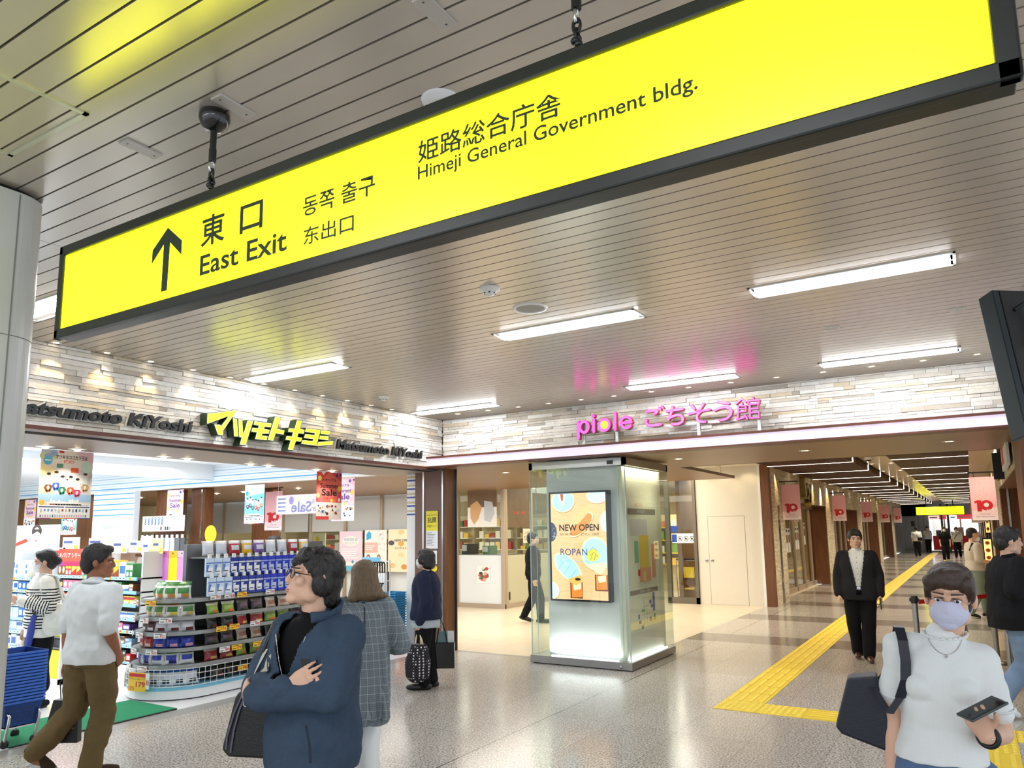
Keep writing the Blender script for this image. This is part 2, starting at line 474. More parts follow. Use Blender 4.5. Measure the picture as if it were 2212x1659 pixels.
# ledger stone: courses of split stone strips
STONES = [M('stone_%d' % i, c, .82, var=.16, vscale=16, bump=.5, bscale=42) for i, c in enumerate(
    [(236, 232, 222), (222, 216, 204), (206, 198, 184), (228, 222, 214), (190, 180, 164), (214, 200, 172), (242, 239, 232), (176, 168, 156)])]
SW = [8, 8, 5, 7, 2.2, 2.6, 8, 1.5]
def ledger_wall(b, u0, u1, z0, z1, place, seed=1):
    r = random.Random(seed); z = z0
    while z < z1-.012:
        hgt = min(r.choice([.03, .036, .042, .05]), z1-z)
        u = u0-r.random()*.2
        while u < u1:
            ln = r.choice([.1, .16, .24, .32, .42, .55])*(.8+.4*r.random())
            a, c = max(u, u0), min(u+ln, u1)
            if c-a > .005:
                d = r.random()**2*.022
                b.m(STONES[r.choices(range(8), SW)[0]])
                g = .0016
                j = [r.uniform(-.004, .004) for _ in range(4)]
                q = [(a+g, z+g), (c-g, z+g), (c-g, z+hgt-g), (a+g, z+hgt-g)]
                vs = [place(x, zz, 0) for x, zz in q]+[place(x, zz, .012+d+jj) for (x, zz), jj in zip(q, j)]
                b.add(vs, [(4, 5, 6, 7), (0, 1, 5, 4), (1, 2, 6, 5), (2, 3, 7, 6), (3, 0, 4, 7)])
            u += ln
        z += hgt
b = MB(); b.m(M('stone_gap', (78, 70, 60), .95)).box(XW-.25, XW, -2, YW+.2, SZ, CZ+.02)
ledger_wall(b, -1.0, YW-.03, SZ, CZ, lambda u, z, d: (XW+d, u, z), 3)
struct(b.build('wall_shop_fascia'))
b = MB(); b.m(M('stone_gap')).box(XW, 3, YW, YW+.2, SZ+.02, CZ+.02)
ledger_wall(b, XW+.03, 1.2, SZ+.1, CZ, lambda u, z, d: (u, YW-d, z), 5)
struct(b.build('wall_passage_fascia'))

# brown trim and soffit under the shop fascia with its shutter slots
b = MB().m(BROWNT).box(XW-.12, XW+.025, -2, 8.385, SZ-.035, SZ)
b.m(M('shutter_track', (120, 116, 116), .35, .6)).box(XW-.30, XW-.12, -2, 8.785, SZ-.03, SZ)
b.m(BLACKGAP).box(XW-.2, XW-.185, -2, 8.78, SZ-.034, SZ-.03).box(XW-.26, XW-.245, -2, 8.78, SZ-.034, SZ-.03)
struct(b.build('trim_2'))
b = MB().m(TAUPE).box(-7.9, XW-.3, -2, 9.0, 2.59, 2.64)
struct(b.build('ceiling_shop_soffit'))
# shop ceiling behind the soffit and the striped bulkhead at the back
b = MB().m(M('shop_ceiling', (240, 244, 248), .5)).box(-22, -7.9, -3, 9.0, 3.02, 3.06).box(-7.95, -7.9, -3, 9.0, 2.6, 3.03)
struct(b.build('ceiling_shop'))
b = MB().m(M('bulkhead_white', (238, 244, 250), .35)).box(-21, -7.7, 9.0, 9.14, 2.62, 3.02)
fr = FrY(0, 9.0, 0)
for zz, hh, cc in ((2.66, .006, (176, 206, 232)), (2.693, .012, (96, 164, 216)), (2.745, .006, (196, 218, 238)), (2.8, .01, (140, 190, 228)), (2.85, .006, (206, 224, 240)), (2.905, .008, (170, 206, 234)), (2.96, .006, (206, 224, 240))):
    b.m(flat(*cc)).rect(fr, -21, -7.7, zz-hh, zz+hh, .002)
struct(b.build('wall_shop_bulkhead'))
b = MB().m(M('bulkhead_white')).box(-12.2, -12.14, 3.0, 9.0, 2.72, 3.02)
b.m(flat(150, 190, 222)).box(-12.138, -12.136, 3.0, 8.98, 2.72, 2.73)
struct(b.build('wall_shop_beam'))

# market ceiling, brown soffit and back rooms
b = MB().m(BROWNS).box(-22, XW-.05, 9.14, 14.1, SZ, SZ+.05).box(XW-.05, -3.72, 11.0, 14.1, SZ, SZ+.05).box(-22, -9, 14.1, 14.3, 2.9, 3.0)
b.box(XW-.05, .5, 8.42, 11.0, SZ, SZ+.05)
struct(b.build('ceiling_market_soffit'))
b = MB().m(M('market_ceiling', (226, 218, 202), .6)).box(-9, -3.72, 14.1, 17.0, 3.08, 3.12).box(-22, -9, 14.3, 24, 3.0, 3.05).box(-9, -4.2, 17.0, 26, 3.06, 3.1)
struct(b.build('ceiling_market'))
b = MB().m(M('deli_wall', (220, 205, 170), .6)).box(-22, -8.5, 20.2, 20.3, 0, 3).box(-22, -21.9, -3, 20.2, 0, 3.0)
b.m(M('grocery_wall', (232, 214, 170), .6)).box(-8.5, -4.2, 25.9, 26, 0, 3.1).box(-8.55, -8.45, 17.5, 26, 0, 3.1)
struct(b.build('wall_back'))

# lit canopy over the passage
t = thing('canopy_light_box', 'long lilac white lit canopy band under the right stone fascia', 'light box', (-3, 8.38, 2.69))
b = MB().m(M('lilac_acrylic', (196, 186, 206), .2, emis=(238, 220, 248), es=.5, coat=.2)).box(XW+.005, 1.0, 8.38, 8.6, SZ+.005, 2.738)
b.build('diffuser', t)
b = MB().m(BROWNT).box(XW, 1.0, 8.365, 8.76, 2.738, 2.765).box(XW, 1.0, 8.37, 8.6, SZ-.014, SZ+.004)
b.build('metal_cap', t)

# brown column between the shop and the passage, with chrome edge trims
b = MB().m(WOOD).box(-6.6, -6.53, 8.79, 9.0, 0, SZ).m(M('column_taupe', (112, 84, 70), .4)).box(-7.1, -6.6, 8.785, 9.0, 0, SZ)
b.m(CHROME).box(-6.545, -6.515, 8.985, 9.01, 0, SZ).box(-6.6, -6.575, 8.78, 8.79, 0, SZ).box(-6.955, -6.925, 8.775, 8.785, 0, SZ).m(BLACK).box(-6.53, -6.50, 9.0, 9.03, 0, SZ)
struct(b.build('wall_column'))

# pale rounded pillar at the left
b = MB().m(M('pillar_panel', (200, 202, 196), .3, var=.05, vscale=5, bump=.08, bscale=30))
prof = [(-5.4, .3), (-3.7, .3)]
prof += [(-3.86+.16*math.cos(R_(a)), 1.62+.16*math.sin(R_(a))) for a in range(0, 91, 9)]
prof += [(-5.4, 1.78)]
for z0, z1 in ((0, 2.624), (2.628, CZ-.02)):
    b.prism(Fr((0, 0, 0), (1, 0, 0), (0, 1, 0)), prof, z0, z1)
b.m(flat(120, 122, 118)).prism(Fr((0, 0, 0), (1, 0, 0), (0, 1, 0)), [(x-.004 if i > 1 else x, y-.004 if i > 1 else y) for i, (x, y) in enumerate(prof)], 2.62, 2.63)
b.m(BLACKGAP).prism(Fr((0, 0, 0), (1, 0, 0), (0, 1, 0)), [(x-.02 if i > 1 else x, y-.02 if i > 1 else y) for i, (x, y) in enumerate(prof)], CZ-.02, CZ)
b.m(flat(130, 132, 126)).box(-3.702, -3.698, 1.618, 1.624, 0, CZ-.03)
struct(b.build('wall_pillar'))

# ================================================================== ceiling fittings
def ceiling_light(x0, x1, y0, y1, label, group):
    t = thing('ceiling_light', label, 'light', ((x0+x1)/2, (y0+y1)/2, CZ), group)
    b = MB().m(WHITEP); f = .016; z = CZ-.006; d = .045
    for q in ((x0, x1, y0, y0+f), (x0, x1, y1-f, y1), (x0, x0+f, y0, y1), (x1-f, x1, y0, y1)): b.box(*q, z, CZ+.004)
    b.build('frame', t)
    b = MB().m(M('lamp_reflector', (226, 230, 236), .25, .2)); yc = (y0+y1)/2
    zt = CZ+.012
    b.add([(x0+f, y0+f, CZ), (x1-f, y0+f, CZ), (x1-f, yc-.055, zt), (x0+f, yc-.055, zt)], [(0, 3, 2, 1)])
    b.add([(x0+f, y1-f, CZ), (x1-f, y1-f, CZ), (x1-f, yc+.055, zt), (x0+f, yc+.055, zt)], [(0, 1, 2, 3)])
    b.box(x0+f, x0+.03, y0+f, y1-f, CZ, zt).box(x1-.03, x1-f, y0+f, y1-f, CZ, zt)
    b.build('reflector', t)
    b = MB().m(LAMPW)
    pr = [(-.058, .0), (-.05, -.018), (-.03, -.03), (.03, -.03), (.05, -.018), (.058, 0)]
    b.prism(Fr((x0+.03, yc, CZ+.006), (0, 1, 0), (0, 0, 1)), pr, 0, (x1-x0-.06))
    b.build('lamp_cover', t)
    return t
COLS = [(-6.44, -5.13), (-3.29, -2.02), (-1.18, .06)]
CN = ['over the drug store side', 'in the middle of the ceiling', 'at the passage side']
for ri, (yc, rn) in enumerate(((8.0, 'close to the stone fascia'), (5.2, 'behind the yellow sign'))):
    for ci, (a, c) in enumerate(COLS):
        ceiling_light(a, c, yc-.135, yc+.135, 'white strip light %s, %s' % (rn, CN[ci]), 'strip lights in the slatted ceiling')
ceiling_light(-5.95, -4.66, 2.53, 2.8, 'white strip light half hidden between the pillar and the yellow sign', 'strip lights in the slatted ceiling')
for yc in (-.25, -3.0):
    for a, c in COLS:
        ceiling_light(a, c, yc-.135, yc+.135, 'white strip light in the ceiling behind the viewer', 'strip lights in the slatted ceiling')

def downlight(x, y, z, label, group, r=.05, warm=True, big=False):
    t = thing('downlight', label, 'light', (x, y, z), group)
    b = MB().m(WHITEP if big else M('downlight_ring', (214, 206, 192), .3, .4)).lathe((x, y, z-.004), [(r*.72, .003), (r*.8, 0), (r, .001), (r*1.02, .006)], 20); b.build('ring', t)
    b = MB().m(LAMPD).lathe((x, y, z-.003), [(.0001, -.001), (r*.72, .003)], 16)
    if big: b.lathe((x, y, z-.02), [(.0001, -.006), (.022, -.002), (.03, .006), (.034, .018)], 14)
    b.build('bulb', t)
    return t
MY = [2.78, 3.21, 3.65, 4.07, 4.52, 4.96, 5.4, 5.84, 6.27, 6.69, 7.12, 7.53, 7.97]
for i, y in enumerate(MY):
    downlight(-6.49, y, CZ, 'small warm downlight, %s from the pillar above the drug store letters' % ORD[i], 'downlights along the drug store fascia', .045)
    if y > 2.7: spot_light('fascia_spot', (-6.44, y, CZ-.01), (-6.60, y, 2.8), 9, 62, (1, .74, .4), .8, .015)
PX = [-6.0, -5.49, -5.01, -4.55, -4.08, -3.63, -3.14, -2.68, -2.19, -1.69, -1.21, -.74, -.27, .19]
for i, x in enumerate(PX):
    downlight(x, 8.36, CZ, 'small pale downlight, %s from the corner above the pink letters' % ORD[i], 'downlights along the passage fascia', .045)
    spot_light('fascia_spot', (x, 8.38, CZ-.01), (x, 8.75, 2.85), 2.5, 100, (1, .95, .85), .9, .015)
SY = [3.79, 4.1, 5.06, 5.36, 6.26, 6.54, 7.38, 7.68]
for i, y in enumerate(SY):
    downlight(-7.72, y, 2.59, 'round white shop downlight, %s from the pillar under the drug store soffit' % ORD[i], 'downlights under the drug store soffit', .085, big=True)
    spot_light('soffit_spot', (-7.72, y, 2.55), (-7.75, y, 0), 12, 110, (1, .93, .8), .5, .03)
for i, x in enumerate((-.13, -1.66, -3.26)):
    downlight(x, 9.6, SZ, 'bright downlight in the brown passage soffit, %s from the right' % ORD[i], 'downlights in the passage soffit', .075)
    spot_light('passage_spot', (x, 9.6, SZ-.02), (x, 9.6, 0), 35, 120, (1, .86, .62), .6, .05)
downlight(-6.28, 10.05, SZ, 'bright downlight in the market soffit beside the glass kiosk', 'downlights in the passage soffit', .07)
spot_light('passage_spot', (-6.28, 10.05, SZ-.02), (-6.28, 10.05, 0), 30, 120, (1, .9, .7), .6, .05)
for i, (x, y) in enumerate(((-17, 10.6), (-16.2, 10.6), (-14.3, 10.7), (-13.4, 10.7), (-11.6, 10.6), (-10.9, 10.6))):
    downlight(x, y, SZ, 'shop downlight in the brown soffit beyond the striped bulkhead, %s from the left' % ORD[i], 'downlights beyond the striped bulkhead', .09, big=True)

def smoke_detector(x, y, label, r=.07):
    t = thing('smoke_detector', label, 'smoke detector', (x, y, CZ))
    MB().m(WHITEP).lathe((x, y, CZ), [(r*.55, -.03), (r*.72, -.022), (r*.78, -.012), (r, -.01), (r, 0)], 24).build('base', t)
    b = MB().m(WHITEP).lathe((x, y, CZ-.05), [(.001, 0), (r*.4, .002), (r*.5, .01), (r*.55, .022)], 20)
    b.m(INK)
    for k in range(6):
        a = k*math.pi/3
        b.ball((x+r*.52*math.cos(a), y+r*.52*math.sin(a), CZ-.036), (.009, .009, .004), 8, 5)
    b.build('sensor_head', t)
smoke_detector(-2.655, 4.075, 'white round smoke detector beside the ceiling speaker')
smoke_detector(-5.95, 6.75, 'white smoke detector near the corner of the stone fascias', .065)
t = thing('smoke_detector', 'white round detector peeping over the top of the yellow sign', 'smoke detector', (-1.59, 2.11, CZ))
MB().m(WHITEP).lathe((-1.59, 2.11, CZ), [(.04, -.02), (.07, -.012), (.075, 0)], 24).build('base', t)
t = thing('ceiling_speaker', 'round ceiling speaker with grey grille and white rim', 'speaker', (-2.65, 4.614, CZ))
MB().m(WHITEP).lathe((-2.65, 4.614, CZ), [(.105, -.004), (.11, -.01), (.125, -.009), (.13, 0)], 36).build('rim', t)
MB().m(M('speaker_grille', (176, 176, 170), .6, bump=.4, bscale=300)).lathe((-2.65, 4.614, CZ), [(.001, -.007), (.105, -.004)], 32).build('grille', t)

def cover_plate(x, y, sx, sy, label, mat):
    b = MB().m(mat).box(x-sx/2, x+sx/2, y-sy/2, y+sy/2, CZ-.008, CZ+.001)
    b.m(M('screw_grey', (90, 90, 88), .4, .5))
    for s in (-1, 1): b.lathe((x, y+s*(sy/2-.02) if sy > sx else y, CZ-.0095), [(.0001, 0), (.004, 0), (.005, .002)], 8)
    tag(b.build('cover_plate', loc=(x, y, CZ), bevel=.002), label, 'cover plate')
PLT = M('plate_paint', (196, 192, 186), .35, .3)
cover_plate(-2.877, 1.707, .062, .16, 'pale screwed cover plate left of the black ceiling cup', PLT)
cover_plate(-2.283, 1.711, .062, .16, 'pale screwed cover plate right beside the black ceiling cup', PLT)
cover_plate(-1.312, 1.712, .062, .16, 'pale screwed cover plate at the top edge by the second rod', PLT)
cover_plate(-.838, 6.51, .1, .075, 'small square cover plate above the pink letters', PLT)
cover_plate(.05, 6.485, .1, .075, 'small square cover plate near the hanging black screen', PLT)
cover_plate(.19, 2.42, .06, .1, 'small pale cover plate at the right end of the yellow sign', PLT)
b = MB().m(M('hatch_rim', (205, 205, 196), .3, .5)); hx, hy = -2.80, 1.444
for q in ((hx-.6, hx, hy-.02, hy), (hx-.02, hx, hy-.6, hy), (hx-.6, hx-.58, hy-.6, hy), (hx-.6, hx, hy-.6, hy-.58)): b.box(*q, CZ-.006, CZ+.002)
tag(b.build('access_hatch', loc=(hx-.3, hy-.3, CZ)), 'square metal ceiling hatch rim lit yellow at the upper left', 'hatch')

# ================================================================== the yellow hanging sign
YS = 1.65
SX0, SX1, SB, ST = -3.366, .162, 2.559, 2.984
t = thing('direction_sign', 'long yellow lit direction sign with black arrow and green black frame', 'sign', ((SX0+SX1)/2, 1.69, 2.77))
b = MB().m(M('sign_yellow', (246, 250, 40), .3, emis=(250, 255, 12), es=1.9))
fy = FrY(0, YS+.012, 0)
b.rect(fy, SX0+.03, SX1-.04, SB+.04, ST-.04, 0)
DK = M('sign_ink', (22, 40, 20), .5); b.m(DK)
b.poly(fy, [(-2.608, 2.639), (-2.570, 2.639), (-2.565, 2.831), (-2.490, 2.766), (-2.490, 2.823), (-2.5845, 2.897), (-2.679, 2.823), (-2.679, 2.766), (-2.606, 2.831)])
b.text(fy, 'East Exit', -2.371, -1.904, 2.656, 2.734, bold=.018)
b.text(fy, '東', -2.374, -2.236, 2.765, 2.885, bold=.018); b.text(fy, '口', -2.153, -2.031, 2.768, 2.874, bold=.018)
b.text(fy, '동쪽 출구', -1.83, -1.508, 2.755, 2.826, bold=.014); b.text(fy, '东出口', -1.824, -1.596, 2.653, 2.716, bold=.014)
b.text(fy, '姫路総合庁舎', -1.337, -.843, 2.806, 2.879, bold=.014); b.text(fy, 'Himeji General Government bldg.', -1.337, -.474, 2.741, 2.798, bold=.014)
b.build('lit_face', t)
b = MB().m(GREENBLK)
fw = .034
for (xa, xb, za, zb, wh) in ((SX0, SX1, SB, SB+.044, 'b'), (SX0, SX1, ST-.044, ST, 't'), (SX0, SX0+fw, SB, ST, 'l'), (SX1-.045, SX1, SB, ST, 'r')):
    b.box(xa, xb, YS, YS+.03, za, zb)
b.build('frame', t, bevel=.006)
MB().m(M('sign_case', (38, 42, 40), .3, .3)).box(SX0+.01, SX1-.01, YS+.03, YS+.085, SB+.006, ST+.02).build('case', t, bevel=.003)
for k, x in enumerate((-2.392, -.815)):
    b = MB().m(M('cup_black', (14, 20, 18), .22, coat=.4)).lathe((x, 1.708, CZ), [(.014, -.075), (.03, -.07), (.05, -.052), (.06, -.025), (.058, -.004), (.056, 0)], 28); b.build('ceiling_cup', t)
    b = MB().m(M('rod_black', (16, 22, 19), .35)).tube([(x, 1.708, CZ-.07), (x, 1.706, CZ-.2)], .0125, 14).lathe((x, 1.707, CZ-.2), [(.0145, 0), (.0145, .05)], 14); b.build('hanging_rod', t)
    b = MB().m(CHROME)
    for i in range(3):
        z = CZ-.222-.03*i
        rot = i % 2
        q = []
        for j in range(12):
            a = 2*math.pi*j/12
            du, dv = .011*math.cos(a), .021*math.sin(a)
            q.append((x+(du if rot else 0), 1.706+(0 if rot else du), z+dv))
        b.m(CHROME if i == 0 else M('rod_black')).tube(q, .005, 8, closed=True)
    for i in range(4): b.m(M('rod_black')).ball((x+.006*math.sin(i*2), 1.706+.006*math.cos(i*2), ST+.03+.012*i), (.013, .013, .011), 10, 6)
    b.build('chain', t)

# ================================================================== the black hanging screen at the right, seen from behind
b_dir = Vector((.77, .64, 0)).normalized(); nh = Vector((-.64, .77, 0)).normalized()
def px3(x, y, dep):
    q = _f+_r2*((x-1106)/1600.425)-_u2*((y-920.957)/1600.425)
    return EYE+q*dep
top = px3(2146, 634, 3.05)
bot = px3(2222, 945, 2.84)
vv = (top-bot).normalized(); uu = b_dir
fs = Fr(bot, uu, vv)
L = (top-bot).length
t = thing('hanging_screen', 'black back of a tilted hanging display with a handle at the right edge', 'display', tuple(bot+Vector((.3, .3, .3))))
SBK = M('screen_back_black', (14, 19, 22), .45, bump=.15, bscale=50)
b = MB().m(SBK).fbox(fs, 0, 1.1, 0, L, -.005, .03); b.build('housing', t, bevel=.004)
b = MB().m(M('screen_side', (40, 50, 56), .35, .4)).fbox(fs, -.03, 0, 0, L, -.05, .028); b.build('side_rail', t, bevel=.003)
b = MB().m(M('screen_side'))
hp = [fs.p(.05, L-.09, .03), fs.p(.07, L-.075, .06), fs.p(.1, L-.08, .065), fs.p(.11, L-.2, .065), fs.p(.085, L-.235, .06), fs.p(.07, L-.25, .03)]
b.tube(hp, .008, 8); b.build('handle', t)
b = MB().m(SBK).tube([fs.p(.8, L, .01), (fs.p(.8, L, .01).x, fs.p(.8, L, .01).y, CZ)], .02, 12); b.build('hanging_pole', t)
# ================================================================== tactile paving
YEL = M('tactile_yellow', (232, 200, 52), .5, var=.08, vscale=12)
YEL2 = M('tactile_yellow_raised', (246, 216, 78), .45)
def tactile(name, cells, label):
    """cells: (x0, x1, y0, y1, kind) with kind dots, x (bars along x) or y (bars along y)"""
    b = MB()
    for x0, x1, y0, y1, kind in cells:
        b.m(YEL).box(x0+.002, x1-.002, y0+.002, y1-.002, -.01, .004)
        b.m(YEL2)
        if kind == 'dots':
            nx = max(1, round((x1-x0)/.06)); ny = max(1, round((y1-y0)/.06))
            for i in range(nx):
                for j in range(ny):
                    cx, cy = x0+(i+.5)*(x1-x0)/nx, y0+(j+.5)*(y1-y0)/ny
                    b.lathe((cx, cy, .004), [(.017, 0), (.012, .005), (.0001, .0055)], 8)
        elif kind == 'x':
            for k in range(5):
                cy = y0+(k+.5)*(y1-y0)/5
                b.box(x0+.015, x1-.015, cy-.014, cy+.014, .004, .009)
        else:
            n = 4
            for k in range(n):
                cx = x0+(k+.5)*(x1-x0)/n
                b.box(cx-.015, cx+.015, y0+.015, y1-.015, .004, .009)
    tag(b.build(name, loc=(cells[0][0], cells[0][2], 0)), label, 'tactile paving')
cells = [(-2.25, -1.85, 7.27, 7.67, 'dots')]
y = 7.67
while y < 54:
    st = .4 if y < 20 else 1.2
    cells.append((-2.25, -1.85, y, y+st, 'y')); y += st
tactile('tactile_paving', cells, 'long yellow tactile strip running down the passage floor')
cells = [(-1.85, -1.45, 7.27, 7.67, 'dots')]+[(-1.45+.4*k, -1.05+.4*k, 7.27, 7.67, 'x') for k in range(3)]
tactile('tactile_paving', cells, 'yellow tactile strip crossing the granite floor behind the white tee woman')
cells = [(-.24, .17, 7.27, 7.67, 'dots'), (.17, .58, 7.27, 7.67, 'dots'), (-.24, .17, 6.88, 7.27, 'dots')]+[(-.24, .17, 6.88-.4*(k+1), 6.88-.4*k, 'y') for k in range(8)]
tactile('tactile_paving', cells, 'yellow tactile junction with dots and bars at the lower right corner')

# ================================================================== market: glazed deli wall
TAUP = M('taupe_frame', (176, 160, 140), .4, .2)
GREYG = M('frosted_grey_film', (192, 195, 196), .35, coat=.4)
WHG = M('frosted_white_glass', (226, 232, 236), .2, coat=.4)
WY = 14.18
mull = [-20.9, -19.75, -18.53, -17.2, -16.05, -15.0, -13.72, -12.5, -11.35, -10.2, -8.93]
b = MB().m(TAUP)
for x in mull: b.box(x-.045, x+.045, WY-.05, WY+.05, 0, 2.93)
b.box(-21, -8.885, WY-.05, WY+.05, 2.86, 2.95).box(-21, -8.885, WY-.04, WY+.06, 0, .1)
b.m(M('chrome')).box(-15.03, -15.0, WY-.07, WY-.05, 0, 2.9)
struct(b.build('window_1_frame'))
b = MB().m(WHG).box(-21, -8.93, WY-.005, WY+.005, .1, 1.165)
b.m(GREYG).box(-21, -10.2, WY-.005, WY+.005, 1.75, 2.88)
struct(b.build('window_1_film'))
b = MB().m(GLASS).box(-21, -8.93, WY-.004, WY+.004, 1.165, 1.75).box(-10.2, -8.93, WY-.004, WY+.004, 1.75, 2.88)
struct(b.build('window_1_glass'))
# returning side of the glass corner
b = MB().m(TAUP).box(-8.97, -8.88, WY, WY+.09, 0, 2.93).box(-8.96, -8.89, WY, 17.5, 2.86, 2.95).box(-8.96, -8.89, WY, 17.5, 0, .1).box(-8.96, -8.89, 15.35, 15.43, 0, 2.9)
b.m(M('door_hinge_steel', (90, 84, 76), .4, .8)).box(-8.885, -8.87, 14.3, 14.34, .18, .36)
struct(b.build('window_2_frame'))
b = MB().m(M('frosted_olive_glass', (190, 186, 160), .3, coat=.3)).box(-8.93, -8.92, WY+.09, 17.5, .1, 1.16)
struct(b.build('window_2_film'))
b = MB().m(GLASS).box(-8.928, -8.922, WY+.09, 17.5, 1.16, 2.88)
struct(b.build('window_2_glass'))

# posters on the glass
def wood_board(b, fr, x0, x1, y0, y1, z=.001):
    b.m(M('poster_bread_wood', (226, 178, 122), .5, var=.12, vscale=5, stretch=(1, 1, 12))).rect(fr, x0, x1, y0, y1, z)
t = MB().m(PAPER)
fr = FrY(-9.52, WY-.008, 0)
t.rect(fr, -.38, .42, 1.8, 2.86).m(M('poster_smoke', (118, 92, 66), .5, var=.4, vscale=3)).rect(fr, -.38, .42, 2.25, 2.86, .002)
t.m(flat(214, 170, 120)).poly(fr, [(-.3, 2.3), (-.12, 2.4), (.02, 2.25), (-.08, 1.98), (-.2, 1.86), (-.3, 2.0)], .003)
t.m(flat(196, 204, 212)).poly(fr, [(.08, 2.4), (.3, 2.36), (.36, 2.1), (.24, 1.9), (.08, 1.95)], .003)
tag(t.build('hanging_poster', loc=(-9.5, WY, 1.8)), 'large brown and white poster inside the deli window above the white panel', 'poster')
t = MB().m(PAPER); fr = FrY(-9.47, WY-.009, .74)
t.rect(fr, -.18, .18, -.2, .2)
for k in range(16):
    t.m(flat(*rnd.choice([(206, 60, 60), (226, 110, 110), (70, 110, 60), (240, 220, 200), (230, 160, 150), (60, 50, 50)]))).disc(fr, rnd.uniform(-.12, .12), rnd.uniform(-.14, .14), rnd.uniform(.03, .07), rnd.uniform(.02, .05), .002+k*.0001, 10)
tag(t.build('meat_picture', loc=(-9.47, WY, .74)), 'square food picture stuck on the white lower window panel', 'picture')
t = MB().m(M('poster_dark_smoke', (104, 84, 60), .5, var=.35, vscale=4)); fr = FrX(-8.91, 14.35, 0)
t.rect(fr, 0, .95, 1.78, 2.86).m(flat(226, 60, 44)).text(fr, 'うまい肉', .2, .75, 2.08, 2.16)
tag(t.build('hanging_poster', loc=(-8.91, 14.8, 1.8)), 'dark poster with small red letters on the side window of the deli', 'poster')
t = MB().m(flat(214, 206, 184)); fr = FrX(-8.912, 15.0, 1.42)
t.rect(fr, 0, .32, 0, .33).m(INK).text(fr, 'こんがり', .03, .29, .2, .28).text(fr, '五目串', .04, .28, .06, .17)
tag(t.build('paper_notice', loc=(-8.912, 15, 1.42)), 'small handwritten paper notice on the side window of the deli', 'notice')

# deli interior: counter, shelves with packs, wall boards
b = MB().m(M('deli_counter_white', (236, 230, 216), .4)).box(-20.6, -9.4, 15.2, 15.8, 0, 1.12).m(STEEL).box(-20.6, -9.4, 15.15, 15.85, 1.12, 1.15)
tag(b.build('counter', loc=(-14, 15.5, 0)), 'long white deli counter seen through the glass wall', 'counter')
k = 0
for x in (-19.4, -17.9, -16.4, -14.2, -12.6, -11.1, -9.95):
    t = thing('wall_shelf', 'cream wall shelf of packed food behind the deli glass, %s from the left' % ORD[k], 'shelf', (x, 19.9, 0), 'wall shelves in the deli')
    b = MB().m(M('shelf_cream', (226, 212, 180), .5)).box(x-.65, x+.65, 19.75, 20.15, .1, 2.2); b.build('cabinet', t)
    for j, z in enumerate((1.15, 1.5, 1.85)):
        MB().m(WHITEP).box(x-.64, x+.64, 19.4, 19.76, z-.02, z).build('shelf_board', t)
        for i in range(6):
            px_ = x-.55+.2*i
            hh = rnd.uniform(.1, .24)
            o = MB().m(flat(*rnd.choice([(232, 224, 200), (204, 170, 110), (240, 236, 226), (170, 60, 50), (90, 130, 80), (236, 200, 90)]))).box(px_, px_+.16, 19.45, 19.6, z, z+hh).build('food_pack', loc=(px_, 19.5, z))
            tag(o, 'food pack on the %s board of the %s deli wall shelf, %s from left' % (['low', 'middle', 'top'][j], ORD[k], ORD[i]), 'food pack', 'food packs in the deli')
    k += 1
k = 0
for x in [-18.9+.62*i for i in range(15)]:
    if abs(x+13.5) < .5: continue
    h = rnd.uniform(.12, .3)
    o = MB().m(flat(*rnd.choice([(70, 70, 72), (236, 230, 214), (206, 40, 40), (180, 130, 70), (230, 190, 80), (120, 150, 90)]))).box(x, x+rnd.uniform(.2, .4), 15.25, 15.6, 1.15, 1.15+h).m(PAPER).box(x+.02, x+.16, 15.235, 15.245, 1.15+h*.3, 1.15+h*.9).build('counter_box', loc=(x, 15.4, 1.15))
    tag(o, 'box with white card on the deli counter, %s from the left' % (ORD[k] if k < 16 else 'last'), 'box', 'boxes on the deli counter'); k += 1
o = MB().m(M('deli_shirt_rack', (236, 228, 196), .6)).box(-15.9, -15.3, 15.0, 15.03, 1.25, 1.72).m(flat(236, 196, 40)).disc(FrY(-15.6, 14.99, 1.55), 0, 0, .07).build('hanging_apron', loc=(-15.6, 15, 1.25))
tag(o, 'cream apron with a yellow round mark hanging behind the deli glass', 'apron')

# ================================================================== back wall of the market at the passage: white service panels, glass door, groceries
b = MB().m(OFFW).box(-5.38, -3.93, 16.88, 17.0, 0, 3.09)
b.m(M('panel_seam', (120, 110, 96), .7))
fr = FrY(0, 16.88, 0)
for q in ((-5.125, -5.119, 0, 1.965), (-4.292, -4.286, 0, 1.965), (-5.125, -4.286, 1.962, 1.968), (-5.38, -5.37, 0, 3.09)): b.rect(fr, *q, .0012)
b.m(WHITEP).box(-3.95, -3.9, 16.85, 17.0, 0, 3.09)
b.m(M('kick_mark', (70, 64, 58), .8)).rect(fr, -4.68, -4.54, .215, .222, .0012).rect(fr, -4.36, -4.33, .2, .212, .0012)
struct(b.build('wall_service_panel'))
t = thing('service_door', 'flush cream service door with two round pulls', 'door', (-4.7, 16.88, 0))
t['kind'] = 'structure'
MB().m(OFFW).box(-5.117, -4.294, 16.876, 16.882, .012, 1.96).build('door_leaf', t)
for x in (-5.182, -5.055):
    MB().m(M('chrome')).lathe((x, 16.872, .975), [(.034, 0), (.034, .006), (.026, .008)], 20, (0, -1, 0)).m(INK).box(x-.018, x+.018, 16.862, 16.866, .97, .98).build('round_pull', t)
b = MB().m(WOOD).box(-3.9, -3.72, 16.86, 17.06, 0, 3.09); struct(b.build('wall_brown_post'))
b = MB().m(M('slim_fitting', (226, 216, 196), .4)).box(-4.72, -4.64, 16.4, 16.48, 2.86, 3.08)
o = b.build('track_spotlight', loc=(-4.68, 16.44, 2.86)); tag(o, 'white square spotlight above the flush service door', 'spotlight')
